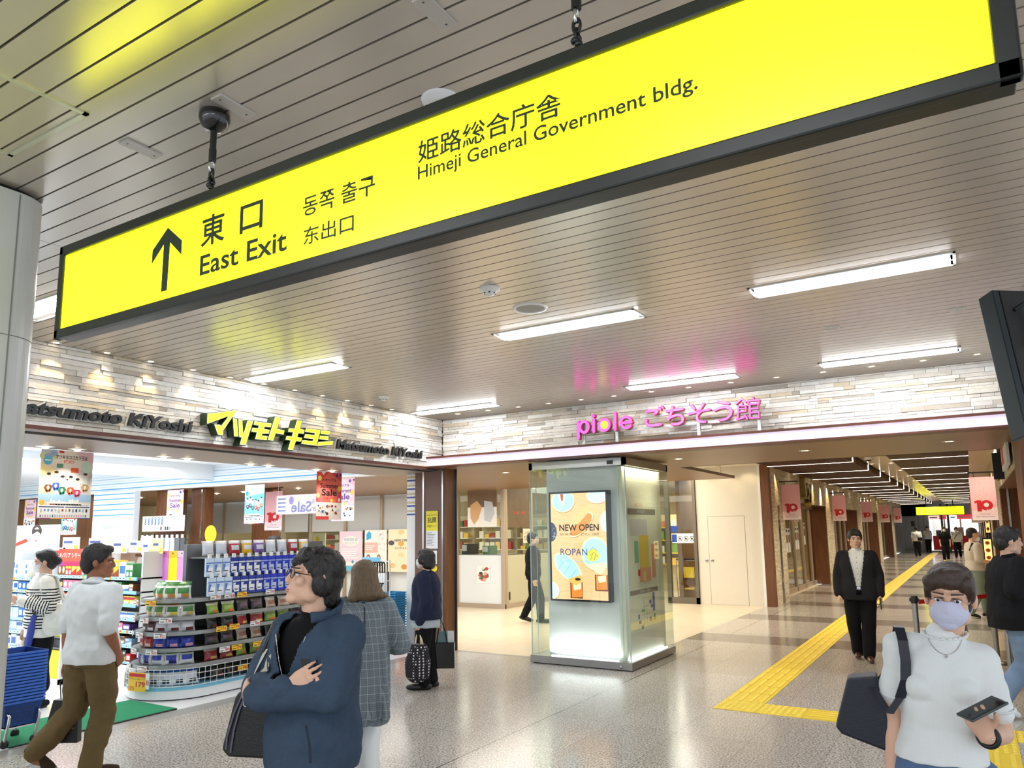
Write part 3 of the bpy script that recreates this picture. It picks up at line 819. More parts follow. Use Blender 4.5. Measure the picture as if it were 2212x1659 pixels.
for x in (-5.25, -4.68, -4.15): spot_light('panel_spot', (x, 16.5, 3.05), (x, 16.9, 2.3), 5, 95, (1, .82, .52), .7, .02)
b = MB().m(M('door_steel', (120, 112, 98), .35, .7)).box(-6.12, -6.02, 16.83, 16.93, 0, 2.95).box(-5.45, -5.38, 16.83, 16.93, 0, 3.0).box(-6.12, -5.38, 16.83, 16.93, 2.84, 2.95).box(-6.12, -5.38, 16.83, 16.93, 0, .14)
b.box(-8.9, -6.12, 16.83, 16.93, 2.84, 2.95).m(M('market_ceiling')).box(-8.9, -5.3, 16.83, 16.93, 2.95, 3.1)
struct(b.build('door_1_frame'))
struct(MB().m(GLASS).box(-6.02, -5.45, 16.875, 16.885, .14, 2.84).box(-8.9, -6.12, 16.875, 16.885, .1, 2.84).build('door_1_glass'))
t = thing('rule_sign_strip', 'white strip with four round prohibition marks on the grocery glass', 'sign', (-5.75, 16.85, 1.4))
fr = FrY(-5.98, 16.868, 1.37)
b = MB().m(PAPER).rect(fr, 0, .56, 0, .22, 0).m(flat(30, 70, 160)).rect(fr, .0, .12, .02, .2, .001)
for i in range(3):
    cx = .2+.14*i
    b.m(INK).disc(fr, cx, .1, .058, z=.001).m(PAPER).disc(fr, cx, .1, .047, z=.0015).m(INK).rect(fr, cx-.025, cx+.02, .08, .115, .002)
    b.poly(fr, [(cx-.04, .135), (cx-.033, .142), (cx+.04, .065), (cx+.033, .058)], .0025)
b.m(flat(30, 70, 160)).rect(fr, -.02, .14, .25, .4, .001)
b.build('sign_sheet', t)
# carts and groceries inside
def cart(x, y, label):
    t = thing('shopping_cart', label, 'shopping cart', (x, y, 0), 'shopping carts behind the grocery glass')
    g = M('cart_steel', (150, 150, 150), .3, .9)
    b = MB().m(g).tube([(x-.2, y, .1), (x-.22, y, .55), (x-.24, y+.05, .95), (x+.24, y+.05, .95), (x+.22, y, .55), (x+.2, y, .1)], .013, 8).tube([(x-.2, y, .1), (x-.18, y+.7, .1)], .012, 8).tube([(x+.2, y, .1), (x+.18, y+.7, .1)], .012, 8); b.build('frame', t)
    b = MB().m(M('cart_yellow', (240, 200, 50), .4)).box(x-.21, x+.21, y+.02, y+.55, .55, .58).box(x-.21, x+.21, y, y+.03, .55, .8).box(x-.21, x+.21, y+.02, y+.5, .28, .31); b.build('basket', t)
    MB().m(BLACK).tube([(x-.24, y+.05, .98), (x+.24, y+.05, .98)], .017, 8).build('handle', t)
    for sx in (-.2, .2): MB().m(BLACK).lathe((x+sx-.012, y, .05), [(.05, 0), (.05, .024)], 14, (1, 0, 0)).build('wheel', t)
cart(-5.85, 17.35, 'yellow wire shopping cart just behind the grocery glass')
cart(-5.3, 18.0, 'yellow shopping cart further behind the service panel edge')
k = 0
for j, z in enumerate((.75, 1.05, 1.4, 1.75)):
    for i in range(9):
        x = -8.0+.38*i
        o = MB().m(flat(*rnd.choice([(236, 190, 60), (226, 120, 60), (240, 236, 226), (200, 60, 50), (120, 160, 60), (180, 120, 80), (250, 220, 130)]))).box(x, x+.3, 20.0, 20.25, z, z+rnd.uniform(.14, .25)).build('grocery_pack', loc=(x, 20, z))
        tag(o, 'grocery pack on the %s tier behind the glass door, %s from left' % (['bottom', 'second', 'third', 'top'][j], ORD[i]), 'grocery pack', 'grocery packs behind the glass door')
t = thing('grocery_stand', 'yellow tiered grocery stand inside the market', 'stand', (-6.3, 20.1, 0))
b = MB().m(M('cart_yellow'))
for z in (.72, 1.02, 1.37, 1.72): b.box(-8.1, -4.6, 19.95, 20.4, z, z+.03)
b.build('shelf_board', t); MB().m(M('grocery_wall')).box(-8.1, -4.6, 20.4, 20.5, 0, 2.1).build('back_panel', t)
t = thing('stone_feature', 'pale stone feature wall inside the grocery shop', 'wall panel', (-6.5, 25.8, 1.6))
MB().m(FARSTONE).box(-7.6, -6.2, 25.75, 25.89, 1.5, 2.5).build('stone_face', t)
b = MB().m(WOODX)
for x in (-5.9, -5.2):
    o = MB().m(WOODX).box(x, x+.5, 12.6, 12.75, 2.5, 2.62).build('ceiling_beam', loc=(x, 12.6, 2.5)); tag(o, ('left' if x < -5.5 else 'right')+' short brown wooden beam under the market soffit beyond the kiosk', 'beam')

# ================================================================== the glass kiosk with the screen
t = thing('glass_kiosk', 'square glass encased pillar kiosk with steel base and lit inner faces', 'kiosk', (-4.33, 9.39, 0))
X0, X1, Y0, Y1 = -5.02, -3.63, 8.625, 10.165
b = MB().m(STEEL).box(X0-.017, X1+.011, Y0-.005, Y1+.005, .012, .1).m(BLACKGAP).box(X0+.02, X1-.02, Y0+.03, Y1-.03, 0, .012); b.build('base_rail', t)
b = MB().m(STEEL).lathe((-3.76, Y0-.005, .045), [(.001, .022), (.016, .018), (.02, .01), (.02, 0)], 16, (0, -1, 0)); b.build('lock_knob', t)
b = MB().m(STEEL).box(X0, X1, Y0, Y0+.05, 2.505, 2.6).box(X0, X0+.05, Y0, Y1, 2.505, 2.6).box(X1-.05, X1, Y0, Y1, 2.505, 2.6).box(X0, X1, Y1-.05, Y1, 2.505, 2.6).m(BLACK).box(-3.87, -3.79, Y0-.012, Y0, 2.52, 2.57); b.build('head_rail', t)
CORE = M('kiosk_core', (236, 235, 232), .35, coat=.2)
b = MB().m(CORE).box(-4.82, -3.80, 8.75, 10.05, .1, 2.62).m(M('core_side', (226, 224, 204), .4)).box(-3.80, -3.72, 8.72, 10.08, .1, 2.5); b.build('core_panel', t)
b = MB().m(GLASS)
b.box(X0+.004, X1-.004, Y0+.004, Y0+.012, .1, 2.52).box(X1-.012, X1-.004, Y0+.012, Y1, .1, 2.52).box(X0+.004, X0+.012, Y0+.012, Y1, .1, 2.52).box(X0+.004, X1-.004, Y1-.012, Y1-.004, .1, 2.52); b.build('glass_pane', t)
b = MB().m(M('glass_edge', (176, 198, 192), .2)).box(X0+.1, X0+.104, Y0+.003, Y0+.013, .1, 2.5).box(X1-.1, X1-.096, Y0+.003, Y0+.013, .1, 2.5).box(X1-.013, X1-.003, Y0+.002, Y0+.013, .1, 2.5).box(X0+.002, X0+.012, Y0+.002, Y0+.012, .1, 2.5); b.build('glass_edge', t)
b = MB().m(glow(244, 250, 255, 5.)).box(-4.75, -3.82, 8.66, 8.69, .1, .112).box(-3.70, -3.67, 8.75, 10.0, .1, .112); b.build('light_strip', t)
area_light('kiosk_lamp', (-3.68, 9.4, 2.5), .05, 1.2, 9, (1, .9, .66))
area_light('kiosk_lamp', (-4.3, 8.69, .13), .95, .04, 5, (.95, 1, 1), (math.pi, 0, 0))
# screen
t = thing('advert_screen', 'lit upright advert screen with pastries inside the glass kiosk', 'screen', (-4.31, 8.7, 1.5))
SXa, SXb, SZa, SZb = -4.735, -3.885, .8, 2.2
MB().m(BLACK).box(SXa, SXb, 8.645, 8.75, SZa, SZb).build('bezel', t, bevel=.004)
fr = FrY((SXa+SXb)/2, 8.642, (SZa+SZb)/2)
ES = 1.0
def em(r, g, b_): return M('screen_%d_%d_%d' % (r, g, b_), (r, g, b_), .3, emis=(r, g, b_), es=.85)
wd = M('screen_wood', (238, 190, 130), .3, emis=(238, 190, 130), es=.8)
ns, ls, bb = nodes(wd)
tc = ns.new('ShaderNodeNewGeometry'); mp = ns.new('ShaderNodeMapping'); mp.inputs['Scale'].default_value = (3, 1, 26); mp.inputs['Rotation'].default_value = (0, .2, 0)
ls.new(tc.outputs['Position'], mp.inputs['Vector']); nz = ns.new('ShaderNodeTexNoise'); nz.inputs['Scale'].default_value = 2.2; nz.inputs['Detail'].default_value = 4; ls.new(mp.outputs[0], nz.inputs['Vector'])
cc = mixc(ns, ls, nz.outputs['Fac'], rgb(206, 142, 84), rgb(252, 222, 176)); ls.new(cc, bb.inputs['Emission Color'])
b = MB().m(wd).rect(fr, -.395, .395, -.675, .675, 0)
LB, LB2, CR = em(176, 218, 240), em(206, 232, 246), em(246, 226, 180)
def bun(cx, cy, rx, ry, rot, col, z=.002, rim=True, clip=True, n=28):
    def pts(k):
        out = []
        for i in range(n):
            a = 2*math.pi*i/n
            x, y = rx*k*math.cos(a), ry*k*math.sin(a)
            q = (cx+x*math.cos(rot)-y*math.sin(rot), cy+x*math.sin(rot)+y*math.cos(rot))
            out.append((max(-.395, min(.395, q[0])), max(-.675, min(.675, q[1]))))
        return out
    if rim:
        b.m(em(168, 112, 60)).poly(fr, [(x+.004, max(-.675, y-.008)) for x, y in pts(1.0) if x < .391], z)
        b.m(CR).poly(fr, pts(1.0), z+.0004)
    b.m(col).poly(fr, pts(.9), z+.0008)
bun(-.21, .58, .17, .15, 0, LB); b.m(em(250, 244, 226)).poly(fr, [(-.28, .66), (-.17, .66), (-.2, .52), (-.24, .53)], .004); b.m(em(180, 90, 50)).poly(fr, [(-.25, .67), (-.2, .67), (-.21, .58), (-.235, .58)], .0045)
bun(.28, .63, .15, .1, 0, LB2)
bun(.04, .27, .22, .1, .7, em(226, 140, 62)); b.m(em(240, 190, 130)).poly(fr, [(-.1, .3), (.0, .42), (.14, .5), (.17, .44), (.06, .33), (-.05, .24)], .0045)
bun(.41, .3, .1, .14, 0, LB2)
bun(-.4, .18, .1, .14, 0, em(60, 64, 86), rim=False)
for i in range(14): b.m(em(200, 204, 220)).rect(fr, -.385+rnd.random()*.06, -.375+rnd.random()*.06, .1+.011*i, .104+.011*i, .0045)
bun(.24, -.1, .2, .22, .5, LB)
b.m(CR).poly(fr, [(.1, -.25), (.3, -.36), (.39, -.26), (.36, -.2), (.2, -.22)], .0035); b.m(em(226, 214, 60)).disc(fr, .2, -.12, .085, .08, .0045)
for q in ([(.15, -.08), (.2, -.02), (.26, -.06)], [(.16, -.12), (.22, -.08), (.27, -.14)], [(.17, -.17), (.2, -.1)], [(.22, -.18), (.24, -.1)]): b.m(em(60, 90, 40)).stroke(fr, q, .006, .0048, .0052)
bun(-.16, -.28, .25, .13, -.75, LB); b.m(em(236, 178, 90)).poly(fr, [(-.16, -.42), (.03, -.36), (.05, -.44), (-.04, -.5), (-.13, -.46)], .0045); b.m(em(40, 30, 40)).disc(fr, -.02, -.42, .04, .018, .005)
for i in range(3): b.m(em(70, 150, 200)).stroke(fr, [(-.3+.09*i, -.3-.05*i), (-.22+.09*i, -.2-.05*i)], .006, .0048, .0052)
for cx, cy in ((-.03, -.56), (.32, -.46)):
    b.m(em(96, 44, 20)).poly(fr, [(cx-.1, cy-.1), (cx+.075, cy-.1), (cx+.075, cy+.1), (cx-.1, cy+.1)], .003); b.m(em(230, 130, 50)).poly(fr, [(cx-.08, cy-.09), (cx+.07, cy-.08), (cx+.065, cy+.1), (cx-.085, cy+.09)], .0034); b.m(em(252, 230, 180)).poly(fr, [(cx-.05, cy+.0), (cx+.05, cy+.02), (cx+.05, cy+.095), (cx-.06, cy+.08)], .0038)
bun(-.39, -.57, .1, .11, .3, LB2)
b.m(em(22, 18, 16)).text(fr, 'NEW OPEN', -.27, .295, .19, .275, .006, bold=.02)
b.text(fr, '5/19(金)〜', -.26, -.01, .13, .165, .006).text(fr, 'ピオレ 1/B1F', .05, .295, .13, .165, .006)
b.m(em(40, 60, 110)).text(fr, 'ROPAN', -.26, .125, -.12, -.035, .006)
b.m(em(120, 170, 200)).text(fr, 'ROPANbakery shop', -.27, .32, -.215, -.18, .006).rect(fr, -.26, .2, -.158, -.155, .006)
b.build('display', t)
# map panel on the right face
t = thing('floor_map_panel', 'pale floor guide with coloured map on the right face of the kiosk', 'map', (-3.7, 9.4, 1.2))
fr = FrX(-3.716, 0, 0)
b = MB().m(M('map_sheet', (236, 236, 214), .3)).rect(fr, 8.84, 9.9, .4, 2.1, 0)
b.m(flat(214, 70, 70)).text(fr, '姫路駅 ごちそう館', 9.1, 9.36, 1.985, 2.04)
b.m(flat(140, 132, 124)).rect(fr, 8.86, 9.84, 1.89, 1.97).m(PAPER).text(fr, '1F フロア', 9.2, 9.45, 1.91, 1.95, .002)
b.m(flat(212, 206, 208)).rect(fr, 8.93, 9.52, 1.62, 1.83, .0012).m(flat(238, 206, 92)).rect(fr, 9.22, 9.55, 1.2, 1.62, .0012).m(flat(140, 196, 160)).rect(fr, 9.05, 9.19, 1.27, 1.55, .0012)
b.m(flat(240, 170, 140)).rect(fr, 9.2, 9.6, 1.02, 1.2, .0012).rect(fr, 9.65, 9.78, 1.05, 1.5, .0012).m(RED).rect(fr, 9.15, 9.22, 1.1, 1.18, .0014).m(flat(236, 224, 140)).rect(fr, 9.33, 9.42, 1.03, 1.15, .0016)
b.m(flat(150, 150, 146))
for i in range(12): b.rect(fr, 9.0, 9.3+rnd.random()*.1, .96+.0-.012-i*.03-.004, .96-i*.03-.012, .0012) if .96-i*.03 > .98 else None
for i in range(5): b.rect(fr, 9.1, 9.55+rnd.random()*.1, .945-.0+i*.015-.002+.02, .945+i*.015+.02, .0012)
b.m(flat(140, 132, 124)).rect(fr, 8.86, 9.84, .87, .93).m(PAPER).text(fr, '駅周辺 ご案内', 9.2, 9.55, .885, .918, .002)
b.m(flat(60, 84, 160))
for q in ((9.5, 9.58, .72, .77), (9.55, 9.63, .67, .71), (9.1, 9.15, .56, .62), (9.12, 9.2, .5, .54), (9.2, 9.28, .43, .47), (9.5, 9.56, .5, .55), (9.62, 9.7, .62, .86)): b.rect(fr, *q, .0012)
b.m(flat(110, 170, 90)).rect(fr, 9.22, 9.34, .64, .67, .0012).rect(fr, 9.65, 9.71, .5, .58, .0012).m(flat(160, 160, 150))
for q in ((9.3, 9.31, .45, .8), (9.2, 9.5, .6, .606), (9.4, 9.41, .5, .75), (9.25, 9.5, .7, .706)): b.rect(fr, *q, .0011)
b.build('map_sheet', t)

# ================================================================== the passage: left facade
FX = -3.72
PERIOD = 7.3
b = MB().m(FARSTONE).box(FX-.15, FX, 17.06, 53.4, 2.31, 3.09)
struct(b.build('wall_left_header'))
for k in range(5):
    o = PERIOD*k
    y0 = 17.06+o if k == 0 else 17.1+o
    b = MB().m(FARSTONE).box(FX-.45, FX, y0, 18.33+o, 0, 2.31); struct(b.build('wall_left_pier'))
    b = MB().m(WOOD).box(-4.3, FX-.01, 24.2+o, 24.3+o, 0, 2.31).m(FARSTONE).box(FX-.4, FX, 24.3+o, 24.4+o, 0, 2.31); struct(b.build('trim_brown_jamb'))
    if k < 4:
        struct(MB().m(WOODX).box(-4.3, FX-.01, 18.33+o, 24.2+o, 2.29, 2.31).build('ceiling_doorway'))
    b = MB().m(TAUP)
    for i, yy in enumerate((18.6, 19.75, 20.0, 21.2, 22.4, 23.6)):
        b.box(-4.16, -4.08, yy+o, yy+.07+o, 0, 2.29)
    b.box(-4.16, -4.08, 18.33+o, 24.2+o, 2.22, 2.29).box(-4.16, -4.08, 18.6+o, 24.2+o, 0, .12)
    b.m(BLACK).box(-4.14, -4.06, 18.33+o, 18.6+o, 0, 2.25)
    struct(b.build('door_shopfront_frame'))
    struct(MB().m(glass('shop_glass', (214, 206, 190))).box(-4.125, -4.115, 18.6+o, 24.2+o, .12, 2.22).build('window_shopfront'))
    struct(MB().m(M('shop_dim_wall', (128, 96, 66), .6, var=.3, vscale=2)).box(-6.0, -5.9, 17.3+o, 24.4+o, 0, 2.9).build('wall_shop_inside'))
area_light('diner_lamp', (-5.2, 21, 2.6), 1.2, 5, 40, WARM)
area_light('diner_lamp', (-5.2, 28.5, 2.6), 1.2, 5, 26, WARM)
area_light('diner_lamp', (-5.2, 36, 2.6), 1.2, 5, 22, WARM)
struct(MB().m(M('mirror_strip', (70, 84, 78), .1, .8)).box(FX-.05, FX+.01, 17.62, 17.78, .1, 2.2).m(STEEL).box(FX-.05, FX+.012, 17.6, 17.8, .03, .3).build('trim_glass_strip'))
k = 0
for yy, zz, n in ((19.9, 1.05, 3), (21.35, 1.1, 2), (22.6, 1.2, 1)):
    for i in range(n):
        fr = FrX(-4.1, yy+.28*i, zz)
        o = MB().m(PAPER).rect(fr, 0, .22, 0, .62).m(flat(120, 60, 40)).rect(fr, .03, .19, .25, .45, .002).m(INK).rect(fr, .03, .19, .52, .58, .002).build('menu_sheet', loc=(-4.1, yy+.28*i, zz))
        tag(o, 'white menu sheet on the first left shopfront glass, %s from the near end' % ORD[k], 'menu sheet', 'menu sheets on the left shopfront'); k += 1
# uplighters on the left header: warm wall washing lamps between white ones
for i in range(20):
    y = 17.5+1.2*i
    if y > 52: break
    white = i % 2 == 1
    spot_light('header_spot', (FX+.16, y, 3.03), (FX-.02, y, 2.5), 80 if white else 55, 46 if white else 60, (1, .95, .84) if white else (1, .68, .32), .35, .012)
# script logo letters on the facade
t = thing('shop_emblem', 'brassy curled metal letters on the left stone header', 'sign', (FX, 20.9, 2.8))
fr = FrX(FX+.01, 20.9, 2.68)
b = MB().m(M('brass_letters', (150, 128, 66), .3, .9))
b.stroke(fr, [(-.5, .35), (-.42, .3), (-.4, .0), (-.42, -.2), (-.3, -.12), (-.22, .05)], .12, .0, .12)
b.stroke(fr, [(-.2, .02), (-.05, .12), (.08, .05), (.1, -.12), (.0, -.24), (-.12, -.2)], .09, .0, .12)
b.stroke(fr, [(.12, .1), (.2, -.08), (.28, -.05), (.36, .12), (.38, -.1), (.3, -.34), (.1, -.42), (0, -.34)], .08, .0, .12)
b.build('raised_letters', t)

def banner(x0, y, zt, zb, wdt, armx0, armx1, label, flip=False):
    t = thing('hanging_banner', label, 'banner', ((armx0+armx1)/2, y, zt), 'pink anniversary banners along the passage')
    b = MB().m(M('banner_iron', (36, 30, 28), .5, .5)).tube([(armx0, y, zt+.075), (armx1, y, zt+.075)], .012, 8)
    end = armx1 if flip else armx0
    b.lathe((end, y, zt+.075), [(.03, -.01), (.03, .01)], 12, (1, 0, 0))
    for q in (.18, .82): b.tube([(x0+wdt*q, y, zt+.07), (x0+wdt*q+.008, y, zt+.035), (x0+wdt*q, y, zt-.005)], .005, 6)
    b.build('bracket_arm', t)
    fr = FrY(x0, y-.002, zb); H = zt-zb
    b = MB().m(PINKP).fbox(fr, 0, wdt, 0, H, -.003, 0)
    b.m(flat(246, 214, 218)).poly(fr, [(0, 0), (wdt, 0), (wdt, .3*H), (.0, .22*H)], .0006)
    b.m(flat(252, 232, 236)).rect(fr, 0, wdt, 0, .1*H, .0012)
    for i in range(12): b.m(flat(*rnd.choice([(226, 150, 160), (150, 100, 130), (250, 224, 226), (200, 120, 140)]))).disc(fr, wdt*rnd.uniform(.08, .92), H*rnd.uniform(.55, .95), .006, .004, .0014, 6)
    b.m(RED)
    s = wdt/.4
    b.poly(fr, [(.09*s, .2*H), (.16*s, .2*H), (.16*s, .46*H), (.1*s, .46*H), (.055*s, .44*H), (.055*s, .395*H), (.09*s, .4*H)], .0016)
    b.disc(fr, .235*s, .34*H, .1*s, .118*H, .0017, 24).m(flat(246, 214, 218)).disc(fr, .235*s, .35*H, .04*s, .05*H, .0022, 18)
    b.m(flat(246, 200, 120)).disc(fr, .12*s, .5*H, .012*s, .02*H, .0018, 10)
    b.m(PAPER).text(fr, 'TH', .22*s, .33*s, .215*H, .255*H, .0028)
    b.m(flat(110, 40, 90)).text(fr, '10th Anniversary', .06*s, .35*s, .055*H, .1*H, .002).text(fr, 'PIOLE HIMEJI', .13*s, .28*s, .125*H, .15*H, .002)
    b.build('cloth', t)
for k in range(5):
    y = 17.95+PERIOD*k
    banner(FX+.04, y, 2.67, 1.87, .4, FX-.02, FX+.42, 'pink banner with red 10 on the left facade, %s from the near end' % ORD[k])
for k in range(4):
    y = 14.4+PERIOD*k
    banner(.03, y, 2.475, 1.77, .36, .02, .47, 'pink banner with red 10 on the right facade, %s from the near end' % ORD[k], True)

# passage ceiling
CREAM = M('passage_ceiling_cream', (226, 206, 170), .22, .15)
b = MB().m(CREAM).box(FX, .5, 11.0, 53.4, 3.14, 3.2).m(M('slat_void', (40, 24, 14), .9)).box(-3.66, -1.92, 11.0, 53.4, 3.1, 3.135).box(-1.24, .07, 11.0, 53.4, 3.1, 3.135)
b.m(CREAM).box(.07, .5, 11.0, 53.4, 3.0, 3.1).box(FX, -3.6, 11.0, 53.4, 3.06, 3.1)
struct(b.build('ceiling_passage'))
b = MB().m(BROWNS).box(FX, .5, 10.95, 11.0, SZ, 3.15); struct(b.build('trim_soffit_back'))
for (xa, xb, nm, wh) in ((-3.6, -1.93, 'slats over the left side', 'left'), (-1.24, .065, 'slats over the right side', 'right')):
    t = thing('slat_ceiling_panel', 'dark brown wooden slat ceiling over the %s side of the passage' % wh, 'ceiling panel', ((xa+xb)/2, 30, 3.0))
    b = MB().m(WOODX)
    y = 11.1
    while y < 53:
        if abs(((y-16.3) % 2.7)) > .12: b.box(xa, xb, y, y+.055, 2.985, 3.1)
        y += .135
    b.build('slats', t)
    for k in range(15):
        y = 13.6+2.7*k
        if y > 53: break
        b = MB().m(glow(255, 240, 222, 6.)).box(xa, xb, y-.02, y+.03, 2.983, 3.0)
        if wh == 'left': b.box(xb, xb+.012, y-.02, y+.03, 2.99, 3.13)
        b.build('light_line', t)
for k in range(14):
    y = 13.8+2.7*k
    for x in (-1.86, -1.46):
        downlight(x, y, 3.14, 'round downlight, %s side, %s pair along the cream passage ceiling strip' % ('left' if x < -1.7 else 'right', ORD[k]), 'downlights in the passage centre strip', .07)
    spot_light('aisle_spot', (-1.66, y, 3.1), (-1.66, y, 0), 170, 140, (1, .88, .68), .7, .06)
    if k % 2 == 0: spot_light('aisle_spot', (.25, y, 2.98), (.25, y, 0), 60, 130, (1, .85, .6), .7, .06)
t = thing('dome_camera', 'white dome camera on the cream ceiling strip', 'camera', (-1.72, 17.2, 3.14))
MB().m(WHITEP).lathe((-1.72, 17.2, 3.14), [(.075, -.06), (.09, -.04), (.09, 0)], 20).build('housing', t)
MB().m(BLACK).lathe((-1.72, 17.2, 3.08), [(.001, -.035), (.04, -.028), (.06, 0)], 16).build('lens_dome', t)

# passage: right side
RX = .47
b = MB().m(FARSTONE).box(RX, RX+.2, 9.95, 53.4, 2.33, 3.1); struct(b.build('wall_right_header'))
b = MB().m(WOOD).box(RX, RX+.14, 8.8, 9.95, 0, SZ).m(BLACK).box(RX+.14, RX+.17, 8.79, 8.83, 0, SZ).m(FARSTONE).box(RX+.17, 3, 8.8, 9.0, 0, SZ); struct(b.build('wall_right_column'))
for k in range(6):
    o = PERIOD*k
    b = MB().m(WOOD).box(RX+.01, 1.6, 15.5+o, 15.62+o, 0, 2.33).m(FARSTONE).box(RX, RX+.2, 15.62+o, 17.25+o, 0, 2.33).m(CHROME).box(RX+.1, RX+.13, 15.48+o, 15.5+o, 0, 2.33)
    struct(b.build('wall_right_pier'))
    struct(MB().m(WOOD).box(1.6, 1.7, 9.95+o, 15.5+o, 0, 2.33).m(BROWNS).box(RX, 1.6, 9.95+o, 15.5+o, 2.31, 2.33).build('wall_right_recess'))
t = thing('shop_sign', 'red and white shop sign on the right stone header', 'sign', (RX, 10.9, 2.6))
fr = FrXn(RX-.03, 11.6, 2.38)
b = MB().m(PAPER).fbox(fr, 0, 1.5, 0, .62, 0, .03).m(flat(226, 70, 40)).rect(fr, .15, .7, .06, .56, .031).m(flat(60, 40, 30)).text(fr, '旬菜', .8, 1.35, .3, .52, .032); b.build('sign_board', t)
t = thing('shop_sign', 'dark sign with white letters and projecting black blade on the right header', 'sign', (RX, 13.4, 2.6))
fr = FrXn(RX-.03, 14.0, 2.38)
b = MB().m(flat(120, 90, 70)).fbox(fr, 0, 1.2, 0, .5, 0, .03).m(glow(255, 250, 240, 1.2)).text(fr, '麺処', .12, 1.08, .08, .44, .031, bold=.02, depth=.02); b.build('sign_board', t)
MB().m(BLACK).box(.34, RX, 12.72, 12.78, 2.34, 2.72).build('blade', t)
def menu_board(x, y, z0, z1, wdt, label):
    t = thing('menu_signboard', label, 'signboard', (x, y, 0))
    MB().m(BLACK).box(x-wdt/2-.02, x+wdt/2+.02, y, y+.06, z0-.03, z1+.03).box(x-wdt/2, x-wdt/2+.04, y, y+.06, 0, z0).box(x+wdt/2-.04, x+wdt/2, y, y+.06, 0, z0).build('stand', t)
    fr = FrY(x, y-.002, z0); b = MB().m(glow(250, 216, 130, .8)).rect(fr, -wdt/2, wdt/2, 0, z1-z0, 0)
    n = int((z1-z0)/.14)
    for i in range(n):
        zc = (i+.5)*(z1-z0)/n
        b.m(flat(236, 160, 60)).disc(fr, 0, zc, wdt*.36, .045, .002, 14).m(flat(150, 60, 30)).disc(fr, 0, zc, wdt*.24, .03, .003, 12).m(PAPER).rect(fr, -wdt*.4, wdt*.2, zc-.066, zc-.055, .002)
    b.build('lit_menu', t)
menu_board(.28, 20, .88, 1.37, .14, 'lit food menu stand on the right of the passage')
menu_board(.35, 22, 1.5, 1.87, .09, 'narrow high lit food menu further along the right of the passage')

# far end of the passage
b = MB().m(M('end_grey', (150, 154, 156), .4, .3)).box(-5.5, -2.3, 55, 55.2, 0, 3.2).box(-5.5, 2.5, 55, 55.2, 2.3, 3.4)
b.m(flat(84, 88, 92)).box(-2.9, -2.88, 54.97, 55, 0, 2.3).box(-2.6, -2.58, 54.97, 55, 0, 2.3)
b.m(flat(110, 112, 114)).box(-6, 2.5, 53.4, 60, 3.3, 3.4).box(-5.6, -5.5, 53.4, 60, 0, 3.3).box(-5.5, -3.72, 53.35, 53.4, 0, 3.3).box(.5, 2.5, 53.35, 53.4, 0, 3.3)
struct(b.build('wall_end'))
b = MB().m(M('end_kerb', (150, 146, 140), .5)).box(-5, 2.5, 54.2, 55, 0, .1); struct(b.build('trim_end_kerb'))
t = thing('ticket_hall_shop', 'far red fronted shop counter at the end of the passage', 'shop front', (-.8, 57, 0))
MB().m(flat(214, 34, 40)).box(-2.2, 2.2, 56.4, 56.9, .1, 1.0).build('red_counter', t)
MB().m(M('end_shop_wall', (206, 206, 200), .5)).box(-2.3, 2.4, 60, 60.1, 0, 3).build('back_wall', t)
for x in (-1.5, -.6, .4): MB().m(STEEL).box(x, x+.08, 55.9, 56, 0, 2.3).build('glazing_post', t)
area_light('end_lamp', (-.2, 58.2, 2.9), 4.5, 2.5, 190, (.96, .98, 1))
for i, (xa, xb, cols) in enumerate(((-2.3, -1.72, (226, 190, 180)), (-1.7, -1.3, (206, 60, 70)), (-1.15, -.75, (236, 238, 246)), (-.72, 0.1, (206, 40, 60)), (.15, .6, (70, 74, 80)))):
    o = MB().m(glow(*cols, .9)).box(xa, xb, 54.9, 55.0, 2.06, 2.34).m(PAPER).box(xa+.08, xb-.08, 54.89, 54.9, 2.14, 2.22).build('shop_sign', loc=(xa, 54.9, 2.06))
    tag(o, 'small lit shop sign at the far end of the passage, %s from the left' % ORD[i], 'sign', 'signs over the far shop')
for i in range(10):
    x = -2.0+.42*i
    o = MB().m(flat(*rnd.choice([(230, 226, 216), (90, 90, 96), (200, 60, 60), (180, 150, 120)]))).box(x, x+.3, 56.6, 56.85, 1.0, 1.25+rnd.random()*.35).build('far_goods', loc=(x, 56.6, 1))
    tag(o, 'boxed goods on the far red counter, %s from the left' % ORD[i], 'goods', 'goods on the far counter')
for i, x in enumerate((-1.6, -1.25)):
    o = MB().m(M('end_post', (70, 70, 72), .3, .6)).box(x, x+.12, 54.0, 54.12, 0, 3).build('steel_post', loc=(x, 54, 0)); tag(o, ('left' if i == 0 else 'right')+' dark steel post of the doors at the passage end', 'post')
o = MB().m(BLACK).box(-3.25, -3.05, 53.9, 54, 1.64, 1.97).build('wall_monitor', loc=(-3.15, 53.9, 1.64)); tag(o, 'small black monitor on the grey wall at the passage end', 'monitor')
t = thing('direction_sign', 'small far yellow exit sign hanging at the end of the passage', 'sign', (-1.3, 44, 2.4))
fr = FrY(-2.39, 43.99, 2.2); b = MB().m(M('sign_yellow')).rect(fr, .03, 2.15, .03, .43, 0).m(flat(150, 150, 30)).text(fr, '東 口', .75, 1.2, .27, .38).text(fr, 'East Exit', .72, 1.25, .13, .22).text(fr, '姫路総合庁舎 →', 1.35, 2.05, .28, .37).text(fr, 'Himeji General', 1.35, 1.85, .16, .23); b.build('lit_face', t)
MB().m(GREENBLK).box(-2.4, -.2, 43.995, 44.15, 2.19, 2.65).build('frame', t)
b = MB().m(BLACK).tube([(-1.9, 44.1, 2.65), (-1.9, 44.1, 3.1)], .02, 8).tube([(-.7, 44.1, 2.65), (-.7, 44.1, 3.1)], .02, 8); b.build('hanging_pole', t)

